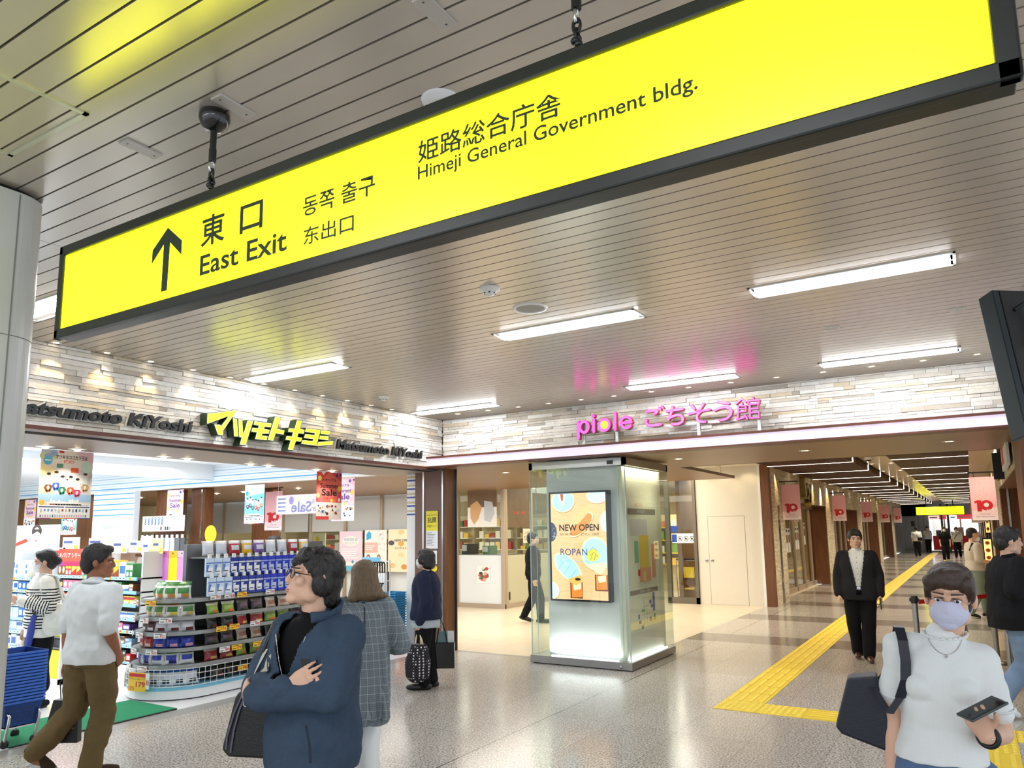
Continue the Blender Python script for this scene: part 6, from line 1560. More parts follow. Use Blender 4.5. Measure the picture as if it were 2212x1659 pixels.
def cap(b, p0, p1, r0, r1, n=14):
    p0, p1 = Vector(p0), Vector(p1)
    ax = p1-p0; L = ax.length
    if L < 1e-6: ax = Vector((0, 0, 1)); L = 1e-6
    ax = ax.normalized(); a = ax.orthogonal().normalized(); c = ax.cross(a)
    prof = [(r0*math.sin(R_(t)), -r0*math.cos(R_(t))) for t in (4, 30, 60, 90)]+[(r1*math.sin(R_(t)), L-r1*math.cos(R_(t))) for t in (90, 120, 150, 176)]
    vs = []; fs = []
    for r, h in prof:
        for j in range(n):
            t = 2*math.pi*j/n; vs.append(p0+ax*h+(a*math.cos(t)+c*math.sin(t))*r)
    k = len(prof)
    for i in range(k-1):
        for j in range(n): fs.append((i*n+j, i*n+(j+1) % n, (i+1)*n+(j+1) % n, (i+1)*n+j))
    fs.append(tuple(range(n-1, -1, -1))); fs.append(tuple(range((k-1)*n, k*n)))
    b.add(vs, fs, True)
def chain(b, pts, rs, n=14):
    for i in range(len(pts)-1): cap(b, pts[i], pts[i+1], rs[i], rs[i+1], n)
def loft(b, rings, n=28):
    """rings: (centre, half width, half depth) stacked along z, or with own axes"""
    vs = []; fs = []
    for rg in rings:
        c = Vector(rg[0]); ex = Vector(rg[3]) if len(rg) > 3 else Vector((1, 0, 0)); ey = Vector(rg[4]) if len(rg) > 3 else Vector((0, 1, 0))
        for j in range(n):
            t = 2*math.pi*j/n; ct, st = math.cos(t), math.sin(t)
            vs.append(c+ex*(rg[1]*math.copysign(abs(ct)**.85, ct))+ey*(rg[2]*math.copysign(abs(st)**.85, st)))
    k = len(rings)
    for i in range(k-1):
        for j in range(n): fs.append((i*n+j, i*n+(j+1) % n, (i+1)*n+(j+1) % n, (i+1)*n+j))
    fs.append(tuple(range(n-1, -1, -1))); fs.append(tuple(range((k-1)*n, k*n)))
    b.add(vs, fs, True)
def lerp_tab(tab, z):
    if z <= tab[0][0]: return tab[0][1:]
    for i in range(len(tab)-1):
        if z <= tab[i+1][0]:
            f = (z-tab[i][0])/(tab[i+1][0]-tab[i][0]); return tuple(a+(c-a)*f for a, c in zip(tab[i][1:], tab[i+1][1:]))
    return tab[-1][1:]

def blob(name, b, mats, parent, voxel, it=4, wr=None, cut=None, matfn=None, solid=0.):
    """one continuous skin grown round the shapes in b"""
    me = bpy.data.meshes.new(name); me.from_pydata(b.v, [], b.f); me.update()
    o = bpy.data.objects.new(name, me); C.objects.link(o)
    m1 = o.modifiers.new('skin', 'REMESH'); m1.mode = 'VOXEL'; m1.voxel_size = voxel; m1.use_smooth_shade = True
    m2 = o.modifiers.new('smooth', 'SMOOTH'); m2.factor = .5; m2.iterations = it
    dg = bpy.context.evaluated_depsgraph_get(); dg.update()
    new = bpy.data.meshes.new_from_object(o.evaluated_get(dg))
    o.modifiers.clear(); o.data = new; bpy.data.meshes.remove(me); new.name = name
    if wr:
        amp, fx, fy, fz = wr[:4]
        nr = [v.normal.copy() for v in new.vertices]
        for v, n_ in zip(new.vertices, nr):
            q = Vector((v.co.x*fx, v.co.y*fy, v.co.z*fz))
            d = noise.noise(q)+.5*noise.noise(q*2.3+Vector((3, 1, 7)))
            v.co += n_*(amp*(1-2*abs(d)) if len(wr) > 4 else amp*d)
    if cut:
        bm = bmesh.new(); bm.from_mesh(new)
        bmesh.ops.delete(bm, geom=[f for f in bm.faces if cut(f.calc_center_median())], context='FACES')
        bm.to_mesh(new); bm.free()
    new.materials.clear()
    for m_ in (mats if isinstance(mats, (list, tuple)) else [mats]): new.materials.append(m_)
    if matfn:
        for p in new.polygons: p.material_index = matfn(p.center)
    for p in new.polygons: p.use_smooth = True
    if solid:
        s = o.modifiers.new('thickness', 'SOLIDIFY'); s.thickness = solid; s.offset = 0
    o.parent = parent
    return o

TORSO = [(.78, .145, .105), (.86, .16, .115), (.94, .148, .108), (1.02, .135, .1), (1.12, .15, .112), (1.2, .162, .112), (1.27, .158, .098), (1.31, .12, .075), (1.345, .065, .06)]
class Person:
    def __init__(s, label, loc, rot, H, j=None, lean=None, head=(0, 0, 0), voxel=.009, skin=None, girth=1., female=False, hpos=None, fist=.35, hand_dir=None):
        s.t = thing('person', label, 'person', loc, None, R_(rot)); s.t.scale = (H/1.6,)*3
        s.vx = voxel; s.skin = skin or SKIN; s.g = girth; s.fem = female; s.fist = fist
        s.lean = lean or [(0, 0, 0), (2, 0, 0)]
        J = dict(shR=(-.165, 0, 1.285), shL=(.165, 0, 1.285), elR=(-.205, .02, 1.02), elL=(.205, .02, 1.02), wrR=(-.205, -.04, .79), wrL=(.205, -.04, .79), hiR=(-.082, 0, .84), hiL=(.082, 0, .84), knR=(-.085, -.015, .45), knL=(.085, -.015, .45), anR=(-.088, .02, .075), anL=(.088, .02, .075), toR=(-.1, -.14, .02), toL=(.1, -.14, .02))
        if female: J['shR'] = (-.148, 0, 1.285); J['shL'] = (.148, 0, 1.285)
        for k in J: J[k] = Vector(J[k])
        for k in ('shR', 'shL', 'elR', 'elL', 'wrR', 'wrL'):
            d = s.sp(J[k].z); J[k] += Vector((d[0], d[1], 0))
        for k, v in (j or {}).items(): J[k] = Vector(v)
        s.J = J
        hd = s.sp(1.49)
        s.hc = Vector(hpos) if hpos else Vector((hd[0], hd[1]-.015, 1.49))
        s.hm = Matrix.Rotation(R_(head[0]), 3, 'Z') @ Matrix.Rotation(R_(head[2]), 3, 'Y') @ Matrix.Rotation(R_(head[1]), 3, 'X')
        s.hand_dir = hand_dir or {}
    def sp(s, z): return lerp_tab(s.lean, z)
    def h(s, x, y, z): return s.hc+s.hm @ Vector((x, y, z))
    def ell(s, b, c, r, n=18, m=12):
        """an ellipsoid in the head's own axes"""
        k = len(b.v); b.ball((0, 0, 0), r, n, m)
        for i in range(k, len(b.v)):
            q = s.h(c[0]+b.v[i][0], c[1]+b.v[i][1], c[2]+b.v[i][2]); b.v[i] = (q.x, q.y, q.z)
    def hcap(s, b, p, q, r0, r1): cap(b, s.h(*p), s.h(*q), r0, r1, 10)
    def rings(s, z0, z1, grow=0., flare=0., n=9, depth=0.):
        out = []
        for i in range(n):
            z = z0+(z1-z0)*i/(n-1)
            rx, ry = lerp_tab(TORSO, z)
            if s.fem and z > .98: rx *= .92
            dx, dy = s.sp(z); f = flare*(1-i/(n-1))
            out.append(((dx, dy, z), rx*s.g+grow+f, ry*s.g+grow+f+depth))
        return out
    def hand(s, b, side):
        w = s.J['wr'+side]; el = s.J['el'+side]
        d, n_, curl = s.hand_dir.get(side, (None, None, s.fist))
        d = Vector(d).normalized() if d else (w-el).normalized()
        n_ = Vector(n_) if n_ else Vector((1 if side == 'R' else -1, .25, 0))
        n_ = (n_-d*n_.dot(d)).normalized()
        th = d.cross(n_)*(1 if side == 'L' else -1)
        if th.y > 0 and d.z < -.5: th = -th
        ex, ey = th, n_
        loft(b, [(w-d*.01, .026, .019, ex, ey), (w+d*.02, .03, .018, ex, ey), (w+d*.06, .04, .017, ex, ey), (w+d*.088, .039, .014, ex, ey)], 16)
        for k, (o, ln) in enumerate(((.03, .068), (.0105, .077), (-.0095, .071), (-.029, .055))):
            p = w+d*.084+th*o*1.05; a = curl*(.55+.12*k); dr = d.copy(); r = .0085
            for sg in range(3):
                ca, sa = math.cos(a), math.sin(a)
                dr = (d*ca+n_*sa).normalized()+th*(.06*(1.5-k) if sg == 0 else 0); dr.normalize()
                q = p+dr*ln*(.44, .32, .26)[sg]
                cap(b, p, q, r, r*.9, 8); p = q; r *= .92; a += curl*(1.15+.1*k)
        p = w+d*.028+th*.026; q = p+(d*.55+th*.6+n_*.35).normalized()*.042; e = q+(d*.85+th*.15+n_*.45).normalized()*.032
        cap(b, p, q, .0125, .0105, 8); cap(b, q, e, .0105, .0085, 8)
    def body(s, feet=True):
        b = MB(); J = s.J
        loft(b, s.rings(.78, 1.345, -.008, n=12))
        nb = Vector((s.sp(1.3)[0], s.sp(1.3)[1]+.012, 1.29)); cap(b, nb, s.h(0, .018, -.06), .058, .052); cap(b, nb+Vector((0, .01, -.03)), nb, .07, .058)
        s.ell(b, (0, .014, .03), (.074, .094, .086)); s.ell(b, (0, -.028, -.04), (.058, .062, .072)); s.ell(b, (0, -.066, -.095), (.027, .025, .02))
        for sx in (-1, 1):
            s.ell(b, (sx*.043, -.012, -.066), (.026, .036, .03)); s.ell(b, (sx*.04, -.062, -.022), (.024, .022, .022)); s.ell(b, (sx*.078, .012, -.008), (.011, .02, .032)); s.hcap(b, (sx*.016, -.083, .02), (sx*.048, -.07, .022), .011, .009)
        s.hcap(b, (0, -.084, .012), (0, -.1, -.026), .009, .013); s.ell(b, (0, -.1, -.03), (.018, .012, .009)); s.ell(b, (0, -.086, -.06), (.026, .012, .007)); s.ell(b, (0, -.084, -.071), (.022, .012, .007))
        for sd in 'RL':
            a, e, w = J['sh'+sd], J['el'+sd], J['wr'+sd]
            k = .92 if s.fem else 1
            chain(b, [a, a.lerp(e, .5), e, e.lerp(w, .35), w], [.054*k, .047*k, .039*k, .04*k, .026*k])
            s.hand(b, sd)
            hp, kn, an, to = J['hi'+sd], J['kn'+sd], J['an'+sd], J['to'+sd]
            chain(b, [hp, hp.lerp(kn, .4), kn, kn.lerp(an, .3), an], [.088, .078, .053, .054, .036])
            if feet: cap(b, an+Vector((0, .02, -.035)), to, .034, .024); cap(b, an, an+Vector((0, .02, -.03)), .036, .034)
        s.b = blob('body', b, s.skin, s.t, s.vx, 4)
        return s
    def face(s, eyes=True, mouth=True, brow=None, glasses=False):
        for sx in (-1, 1):
            b = MB().m(EYEW); s.ell(b, (sx*.031, -.078, .0), (.0135, .0095, .0075), 12, 8); b.m(IRIS); s.ell(b, (sx*.031, -.0865, .0), (.0055, .002, .0055), 10, 6); b.m(brow or HBLK); s.hcap(b, (sx*.018, -.086, .008), (sx*.044, -.078, .006), .0025, .002); b.build('eye', s.t, local=True)
            b = MB().m(brow or HBLK); s.hcap(b, (sx*.014, -.093, .024), (sx*.05, -.079, .026), .0035, .002); b.build('eyebrow', s.t, local=True)
        if mouth:
            b = MB().m(LIP); s.ell(b, (0, -.0915, -.062), (.022, .007, .0045), 12, 8); s.ell(b, (0, -.0895, -.07), (.018, .007, .0045), 12, 8); b.build('mouth', s.t, local=True)
        if glasses:
            b = MB().m(BLACK)
            for sx in (-1, 1):
                b.tube([s.h(sx*.033+.024*math.cos(a), -.097, .0+.017*math.sin(a)) for a in [2*math.pi*i/14 for i in range(14)]], .0018, 6, closed=True).tube([s.h(sx*.057, -.095, .005), s.h(sx*.08, -.02, .01), s.h(sx*.082, .015, .0)], .0018, 6)
            b.tube([s.h(-.01, -.099, .004), s.h(.01, -.099, .004)], .0018, 6); b.build('glasses', s.t, local=True)
        return s
    def mask(s, mat, low=0.):
        b = MB(); z = -.035+low
        s.ell(b, (0, -.05, z-.01), (.064, .06, .058)); s.ell(b, (0, -.09, z+.012), (.026, .026, .034)); s.ell(b, (0, -.062, z-.05), (.034, .036, .026))
        inv = s.hm.inverted()
        def cut(p):
            q = inv @ (p-s.hc); return q.y > -.012 or q.z > .0+low
        o = blob('face_mask', b, mat, s.t, max(.004, s.vx*.6), 3, cut=cut, solid=.003)
        b = MB().m(mat)
        for sx in (-1, 1): b.tube([s.h(sx*.062, -.03, z+.02), s.h(sx*.077, .01, .012), s.h(sx*.08, .028, -.01), s.h(sx*.062, -.02, z-.03)], .0016, 5)
        b.build('ear_loop', s.t, local=True)
        return s
    def hair(s, mat, kind='short', wrk=.004):
        b = MB()
        if kind == 'crop':
            s.ell(b, (0, .022, .042), (.079, .097, .084)); s.ell(b, (0, .06, -.01), (.066, .058, .07))
        else:
            s.ell(b, (0, .022, .045), (.085, .1, .089)); s.ell(b, (0, .062, -.012), (.072, .06, .08))
            for sx in (-1, 1): s.ell(b, (sx*.066, .012, .03), (.02, .05, .05))
            s.ell(b, (0, -.05, .088), (.06, .036, .03))
        if kind == 'side':
            s.ell(b, (.02, -.066, .07), (.05, .026, .024)); s.ell(b, (-.03, -.062, .078), (.04, .026, .02))
        if kind == 'long_male':
            for sx in (-1, 1): s.ell(b, (sx*.07, .02, -.015), (.022, .046, .05))
            s.ell(b, (0, .075, -.045), (.066, .045, .07)); s.ell(b, (0, -.06, .07), (.06, .03, .026)); s.ell(b, (-.03, -.075, .05), (.03, .018, .03))
        if kind == 'bob':
            for i in range(14): f = i/13; s.ell(b, (0, .02+.035*f, .06-.175*f), (.092+.038*f*f, .108-.022*f, .05))
            s.ell(b, (-.11, .06, -.13), (.04, .05, .03)); s.ell(b, (.1, .06, -.135), (.035, .045, .03))
        if kind == 'bobshort':
            for i in range(9): f = i/8; s.ell(b, (0, .022+.03*f, .05-.12*f), (.092-.004*f*f, .106-.03*f, .05))
            s.ell(b, (0, -.06, .07), (.062, .032, .03))
            for sx in (-1, 1): s.ell(b, (sx*.074, -.02, .0), (.018, .04, .06))
        if kind == 'tied':
            s.ell(b, (0, .11, -.02), (.04, .04, .04)); s.hcap(b, (0, .13, -.03), (.03, .14, -.16), .03, .018)
            for sx in (-1, 1): s.ell(b, (sx*.055, -.05, .06), (.03, .03, .035)); s.hcap(b, (sx*.072, -.045, .06), (sx*.076, -.03, -.0), .012, .006)
            s.ell(b, (0, -.068, .066), (.05, .022, .028))
        if kind == 'bun': s.ell(b, (0, .115, .0), (.05, .045, .048)); [s.ell(b, (sx*.05, -.05, .07), (.032, .03, .03)) for sx in (-1, 1)]
        if kind == 'long':
            for zz in (-.02, -.09, -.16, -.22): s.ell(b, (0, .06, zz), (.085, .055, .06))
            for sx in (-1, 1): s.hcap(b, (sx*.078, -.02, .04), (sx*.085, .01, -.17), .02, .018)
            s.ell(b, (0, -.06, .07), (.058, .03, .03))
        o = blob('hair', b, mat, s.t, max(.0045, s.vx*.7), 2, wr=(wrk, 60, 60, 14))
        o.data.update()
        return s
    def top(s, name, mat, z0=.8, z1=1.335, grow=.014, flare=0., sleeve='short', sg=.014, wr=(.006, 9, 9, 5), cut=None, matfn=None, solid=0., depth=0., cuff=0., neck=True, voxel=None, extra=None, it=3):
        b = MB(); J = s.J
        loft(b, s.rings(z0, z1, grow, flare, 12, depth))
        if neck: c = s.sp(1.33); cap(b, (c[0], c[1]+.008, 1.3), (c[0], c[1]+.004, 1.338), .075, .066)
        if s.fem and z0 < 1.1:
            for sx in (-1, 1): c = s.sp(1.17); b.ball((c[0]+sx*.065, c[1]-.075-grow*.5, 1.165), (.06, .05, .055), 14, 9)
        for sd in 'RL':
            a, e, w = J['sh'+sd], J['el'+sd], J['wr'+sd]
            up_ = a+Vector((0, 0, -.005))
            cap(b, Vector((s.sp(1.29)[0], s.sp(1.29)[1], 1.29)).lerp(a, .45), up_, .06, .052+sg)
            if sleeve == 'short':
                q = a.lerp(e, .68); chain(b, [up_, a.lerp(e, .35), q], [.054+sg, .054+sg, .05+sg+.004])
            elif sleeve == 'elbow':
                chain(b, [up_, a.lerp(e, .5), e.lerp(a, .05)], [.056+sg, .055+sg, .05+sg])
            elif sleeve == 'long':
                chain(b, [up_, a.lerp(e, .5), e, e.lerp(w, .4), e.lerp(w, .93)], [.056+sg, .052+sg, .048+sg, .044+sg, .034+sg+cuff])
        if extra: extra(b)
        return blob(name, b, mat, s.t, voxel or s.vx, it, wr=wr, cut=cut, matfn=matfn, solid=solid)
    def legs(s, name, mat, end=1., grow=.016, wr=(.006, 8, 8, 6), top=.96, hem=.0, voxel=None, flare=0.):
        b = MB(); J = s.J
        loft(b, s.rings(.77, top, grow-.004, n=6))
        for sd in 'RL':
            hp, kn, an = J['hi'+sd], J['kn'+sd], J['an'+sd]
            q = kn.lerp(an, end)
            chain(b, [hp, hp.lerp(kn, .45), kn, kn.lerp(q, .5), q], [.092+grow*.6, .082+grow, .062+grow, .056+grow+flare*.5, .042+grow+hem+flare])
        return blob(name, b, mat, s.t, voxel or s.vx*1.15, 3, wr=wr)
    def shoe(s, mat, sole=None, lift=0.):
        for sd in 'RL':
            an, to = s.J['an'+sd], s.J['to'+sd]
            d = Vector((to.x-an.x, to.y-an.y, to.z-an.z+.05)).normalized()
            b = MB(); heel = an-d*.055+Vector((0, 0, -.035)); tip = to+d*.03+Vector((0, 0, .012))
            chain(b, [heel, heel.lerp(tip, .4), heel.lerp(tip, .75), tip], [.036, .04, .04, .028]); cap(b, an+Vector((0, 0, -.005)), heel.lerp(tip, .2), .043, .042)
            o = blob('shoe', b, mat, s.t, max(.007, s.vx*.8), 3)
            if sole:
                b = MB().m(sole); h2 = heel+Vector((0, 0, -.03)); t2 = tip+Vector((0, 0, -.026))
                b.tube([h2, h2.lerp(t2, .4), h2.lerp(t2, .75), t2], [.03, .033, .034, .022], 10)
                for i in range(len(b.v)):
                    v = b.v[i]; base = h2.lerp(t2, .5); b.v[i] = (v[0], v[1], v[2] if abs(v[2]-base.z) < .012 else base.z+math.copysign(.012, v[2]-base.z) + (v[2]-base.z)*.12)
                b.build('sole', s.t, local=True)
        return s
    def part(s, name, b, **k): return b.build(name, s.t, local=True, **k)
    def world(s, v): 
        k = s.t.scale[0]; r = s.t.rotation_euler[2]; x, y, z = v[0]*k, v[1]*k, v[2]*k
        return Vector((s.t.location.x+x*math.cos(r)-y*math.sin(r), s.t.location.y+x*math.sin(r)+y*math.cos(r), s.t.location.z+z))
def on_surface(o, b, off=.003, d=(0, 1, 0)):
    """lay the flat shapes in b on to a garment"""
    bv = BVHTree.FromPolygons([v.co.copy() for v in o.data.vertices], [tuple(p.vertices) for p in o.data.polygons])
    d = Vector(d).normalized()
    for i, v in enumerate(b.v):
        h_ = bv.ray_cast(Vector(v)-d*1.0, d)
        if h_[0] is not None: q = h_[0]-d*off; b.v[i] = (q.x, q.y, q.z)
    return b
def held(name, label, cat, loc=(0, 0, 0), group=None): return thing(name, label, cat, loc, group)

FLEECE = cloth('navy_fleece', (62, 78, 98), .16, 60, .35, 260)
BLKC = cloth('black_cloth', (17, 17, 19)); DENIM = cloth('blue_denim', (92, 120, 156), .3, 14, .3, 260); WHC = cloth('white_cotton', (232, 236, 236), .03, 20, .15, 300)
BLKL = M('black_leather', (16, 16, 18), .35, bump=.2, bscale=120); NAVL = M('navy_leather', (22, 26, 42), .45, bump=.15, bscale=160)

# ---- 1: man in the grey blue fleece, arms folded
P = Person('man in grey blue zip fleece with folded arms looking up left', (-2.33, 2.24, 0), 2, 1.63, dict(shR=(-.155, .01, 1.28), shL=(.155, .01, 1.28), elR=(-.2, -.1, 1.06), wrR=(.06, -.2, 1.1), elL=(.195, -.11, 1.075), wrL=(-.1, -.235, 1.065)), head=(-30, -14, 0), voxel=.0055, girth=.95, hand_dir={'R': ((.75, .25, .45), (0, 1, .2), .25), 'L': ((-.8, .5, .1), (0, 1, 0), .3)})
P.body(); P.face(glasses=True); P.hair(HBLK, 'long_male', .006)
P.top('tee_shirt', BLKC, .85, 1.335, .012, sleeve='none', voxel=.008)
def vcut(p):
    return p.y < .0 and p.z > 1.13 and abs(p.x+.005) < .02+(p.z-1.13)*.38 and p.z < 1.42 and p.y > -.25
jk = P.top('fleece_jacket', FLEECE, .775, 1.33, .034, .012, 'long', .018, wr=(.011, 11, 11, 8), cut=vcut, solid=.006, cuff=-.002, depth=.012)
b = MB().m(FLEECE)
n = 26; A = [R_(-52-256*i/n+90+0) for i in range(n+1)]
lo = []; hi = []
for i in range(n+1):
    a = R_(-62)-R_(236)*(-1)*i/n
    ca, sa = math.cos(a), math.sin(a)
    lo.append((.092*ca, .012+.088*sa, 1.315+.018*sa)); hi.append((.108*ca, .012+.102*sa-.004, 1.372+.034*max(sa, -.3)))
for q0, q1 in ((lo, hi),):
    b.add(q0+q1, [(i, i+1, n+2+i, n+1+i) for i in range(n)], True)
o = b.build('collar', P.t, local=True); s_ = o.modifiers.new('thickness', 'SOLIDIFY'); s_.thickness = .012
b = MB().m(FLEECE)
loft(b, P.rings(.76, .83, .036, 0, 4, .012)); blob('hem_band', b, FLEECE, P.t, .008, 3, wr=(.004, 40, 40, 3))
b = MB().m(M('letter_cream', (206, 202, 186), .8)); fr = Fr((-.16, -.6, 1.14), (1, 0, 0), (0, 0, 1)); b.text(fr, 'IG', -.015, .075, -.015, .075, 0, bold=.03); P.part('chest_letters', on_surface(jk, b, .004))
b = MB().m(BLACK); fr = Fr((.085, -.6, 1.15), (1, 0, 0), (0, 0, 1)); b.poly(fr, [(-.015, -.035), (.01, -.035), (.03, .0), (.03, -.035), (.05, -.03), (.05, .055), (.02, .05), (-.015, .05), (-.005, .01)], 0); P.part('chest_patch', on_surface(jk, b, .004))
b = MB().m(M('fleece_seam', (36, 46, 60), .8)); b.tube([(.13, -.172, .97), (.148, -.168, .9), (.15, -.165, .84)], .005, 6); P.part('pocket_seam', b)
b = MB().m(CHROME)
for sx in (-1, 1): b.tube([(sx*(.026+.36*(z-1.13)), -.145+.16*max(0, z-1.2), z) for z in (1.13, 1.18, 1.23, 1.28)], .0022, 5)
P.part('zipper', b)
P.legs('trousers', cloth('dark_jeans', (30, 34, 42), .3, 14), top=.9); P.shoe(BLKL)
t = thing('shoulder_bag', 'black shoulder bag with silver eyelets at the fleece man side', 'bag', (-2.55, 2.1, .84))
fr = Fr((-2.56, 2.1, .83), (.853, .522, 0), (0, 0, 1))
b = MB().m(BLKL); b.prism(fr, [(-.08, .03), (-.055, 0), (.1, -.01), (.125, .02), (.115, .235), (-.02, .25), (-.035, .225)], -.05, .05); b.build('bag_body', t, bevel=.012)
b = MB().m(CHROME)
for x, z in ((.015, .205), (.08, .195)): b.tube([fr.p(x+.012*math.cos(a), z+.012*math.sin(a), .054) for a in [2*math.pi*i/14 for i in range(14)]], .0035, 6, closed=True)
b.build('eyelet', t)
b = MB().m(M('cord_grey', (96, 96, 112), .6))
b.tube([fr.p(.0, .245, .05), fr.p(-.03, .17, .058), fr.p(-.055, .08, .056), fr.p(-.06, .03, .05)], .004, 6).tube([fr.p(.015, .245, .05), fr.p(-.01, .18, .058), fr.p(-.03, .1, .056), fr.p(-.04, .02, .054)], .004, 6); b.build('cord', t)
MB().m(BLKL).tube([fr.p(.03, .24, 0), fr.p(.06, .4, .0), fr.p(.09, .5, -.04)], .011, 8).build('strap', t)

# ---- 2: woman in the white tee with phone
P = Person('woman in white ribbed short sleeved tee and lilac mask holding a phone', (-.15, 3.2, 0), 2, 1.545, dict(shR=(-.118, .0, 1.3), shL=(.148, .0, 1.272), elR=(-.165, .02, 1.035), wrR=(-.18, -.01, .795), elL=(.19, -.0, 1.01), wrL=(.135, -.17, 1.03)), lean=[(.7, -.02, 0), (1.0, -.012, 0), (1.2, .012, 0), (1.33, .032, 0), (1.5, .066, 0)], head=(-6, 4, 4), voxel=.0042, female=True, girth=.88, hand_dir={'L': ((-.35, -.25, .85), (.2, -.9, -.25), .75), 'R': (None, (.9, .3, 0), .3)})
P.body(); P.face(mouth=False, brow=HBRN); P.mask(MASKL); P.hair(HBRN, 'tied', .004)
TEE = M('ribbed_white_knit', (236, 240, 240), .85, var=.02, bump=.22, bscale=30, stretch=(14, 14, .4), spec=.2)
sh = P.top('white_tee', TEE, .9, 1.345, .011, .012, 'short', .006, wr=(.009, 8, 8, 11), voxel=.0065)
b = MB().m(TEE); cxy = P.sp(1.34); pts = []
for i in range(72):
    a = 2*math.pi*i/72; w_ = .004*math.sin(a*22)
    pts.append((cxy[0]+(.072+w_)*math.cos(a), cxy[1]+.004+(.068+w_)*math.sin(a), 1.352+.012*math.sin(a)+.003*math.sin(a*22)))
b.tube(pts, .006, 6, closed=True); P.part('frilled_neckline', b)
b = MB().m(CHROME); pts = [(cxy[0]+.062*math.cos(a), cxy[1]-.01-.075*math.sin(a), 1.36-.07*math.sin(a)**1.5) for a in [math.pi*i/16 for i in range(17)]]
b.tube(pts, .0011, 5).ball((cxy[0], cxy[1]-.092, 1.284), (.005, .003, .006), 8, 6); P.part('pendant_necklace', on_surface(sh, b, .003))
for sd in 'RL':
    a, e = P.J['sh'+sd], P.J['el'+sd]; q = a.lerp(e, .7); ax = (e-a).normalized(); u_ = ax.orthogonal().normalized(); v_ = ax.cross(u_)
    b = MB().m(TEE).tube([q+(u_*math.cos(t_)+v_*math.sin(t_))*.059 for t_ in [2*math.pi*i/24 for i in range(24)]], .005, 6, closed=True); P.part('sleeve_cuff', b)
P.legs('jeans', DENIM, top=.935, grow=.014); P.shoe(WHC)
w = P.J['wrL']; d = Vector((.92, -.05, .38)).normalized()
b = MB().m(BLACK); wd_ = (P.J['wrL']-P.J['elL']).normalized(); u_ = wd_.orthogonal().normalized(); v_ = wd_.cross(u_)
b.tube([w-wd_*.012+(u_*math.cos(t_)+v_*math.sin(t_))*.031 for t_ in [2*math.pi*i/20 for i in range(20)]], [.0095]*20, 8, closed=True).m(CHROME).ball(w-wd_*.012+Vector((.01, -.031, .0)), (.004, .003, .004), 8, 6).ball(w-wd_*.012+Vector((-.008, -.031, .002)), (.004, .003, .004), 8, 6); P.part('wrist_watch', b)
pw = P.world((.125, -.225, 1.135))
t = thing('phone', 'dark smartphone in a grey case held by the white tee woman', 'phone', tuple(pw))
fr = Fr(pw, (.72, .55, .36), (-.5, .7, .1)); fr.v = (fr.v-fr.u*fr.v.dot(fr.u)).normalized(); fr.n = fr.u.cross(fr.v)
MB().m(M('phone_case', (70, 78, 80), .3, .3)).fbox(fr, -.07, .075, -.036, .036, -.005, .004).build('case', t, bevel=.003)
MB().m(M('phone_screen', (12, 14, 16), .1)).fbox(fr, -.066, .071, -.032, .032, .004, .005).build('screen', t)
MB().m(BLACK).fbox(fr, .03, .065, -.03, .005, -.008, -.005).build('camera_island', t, bevel=.002)
k = P.t.scale[0]
t = thing('tote_bag', 'dark navy leather tote on the white tee woman shoulder', 'bag', tuple(P.world((-.27, .04, .93))))
fr = Fr(P.world((-.275, .03, .925)), (.97, .1, 0), (.05, 0, 1)); fr.v = (fr.v-fr.u*fr.v.dot(fr.u)).normalized(); fr.n = fr.u.cross(fr.v)
b = MB().m(NAVL); b.prism(fr, [(-.095, .05), (-.075, .025), (.1, -.03), (.105, .0), (.06, .25), (-.04, .235)], -.05, .05); b.build('bag_body', t, bevel=.01)
b = MB().m(NAVL)
def strap(b, pts, w_, th=.004):
    pts = [Vector(p) for p in pts]
    for i in range(len(pts)-1):
        b.add([pts[i]+Vector((-w_, 0, 0)), pts[i]+Vector((w_, 0, 0)), pts[i+1]+Vector((w_, 0, 0)), pts[i+1]+Vector((-w_, 0, 0)), pts[i]+Vector((-w_, th, 0)), pts[i]+Vector((w_, th, 0)), pts[i+1]+Vector((w_, th, 0)), pts[i+1]+Vector((-w_, th, 0))], [(0, 1, 2, 3), (7, 6, 5, 4), (0, 3, 7, 4), (1, 5, 6, 2)])
st_pts = [(-.13, -.082, 1.12), (-.105, -.105, 1.19), (-.1, -.1, 1.26), (-.105, -.075, 1.33), (-.115, -.03, 1.372), (-.12, .02, 1.374), (-.13, .07, 1.33), (-.16, .1, 1.2), (-.22, .09, 1.13)]
strap(b, [P.world(p) for p in st_pts], .017)
strap(b, [P.world(p) for p in [(-.13, -.082, 1.12), (-.17, -.085, 1.06), (-.225, -.03, 1.14)]], .014); b.build('shoulder_strap', t)

# ---- 3: woman with the ash brown bob and the grey checked coat, seen from behind
P = Person('woman with ash brown bob in a long grey checked shirt coat seen from behind', (-3.53, 3.82, 0), 228, 1.5, dict(elR=(-.27, .0, 1.02), wrR=(-.15, -.2, 1.0), elL=(.24, .0, 1.02), wrL=(.14, -.2, 1.0), knR=(-.07, -.14, .46), anR=(-.05, -.05, .09), toR=(-.05, -.2, .03), knL=(.09, -.02, .45), anL=(.14, .24, .13), toL=(.15, .12, .02)), head=(14, 6, 0), voxel=.0075, female=True)
P.body(); P.hair(HBLD, 'bob', .006)
PLAID = M('grey_glen_check', (134, 142, 146), .85, bump=.25, bscale=240, spec=.2)
ns, ls, bb = nodes(PLAID)
tc = ns.new('ShaderNodeTexCoord'); sp_ = ns.new('ShaderNodeSeparateXYZ'); ls.new(tc.outputs['Object'], sp_.inputs[0])
ax = mathn(ns, ls, 'ADD', sp_.outputs[0], sp_.outputs[1])
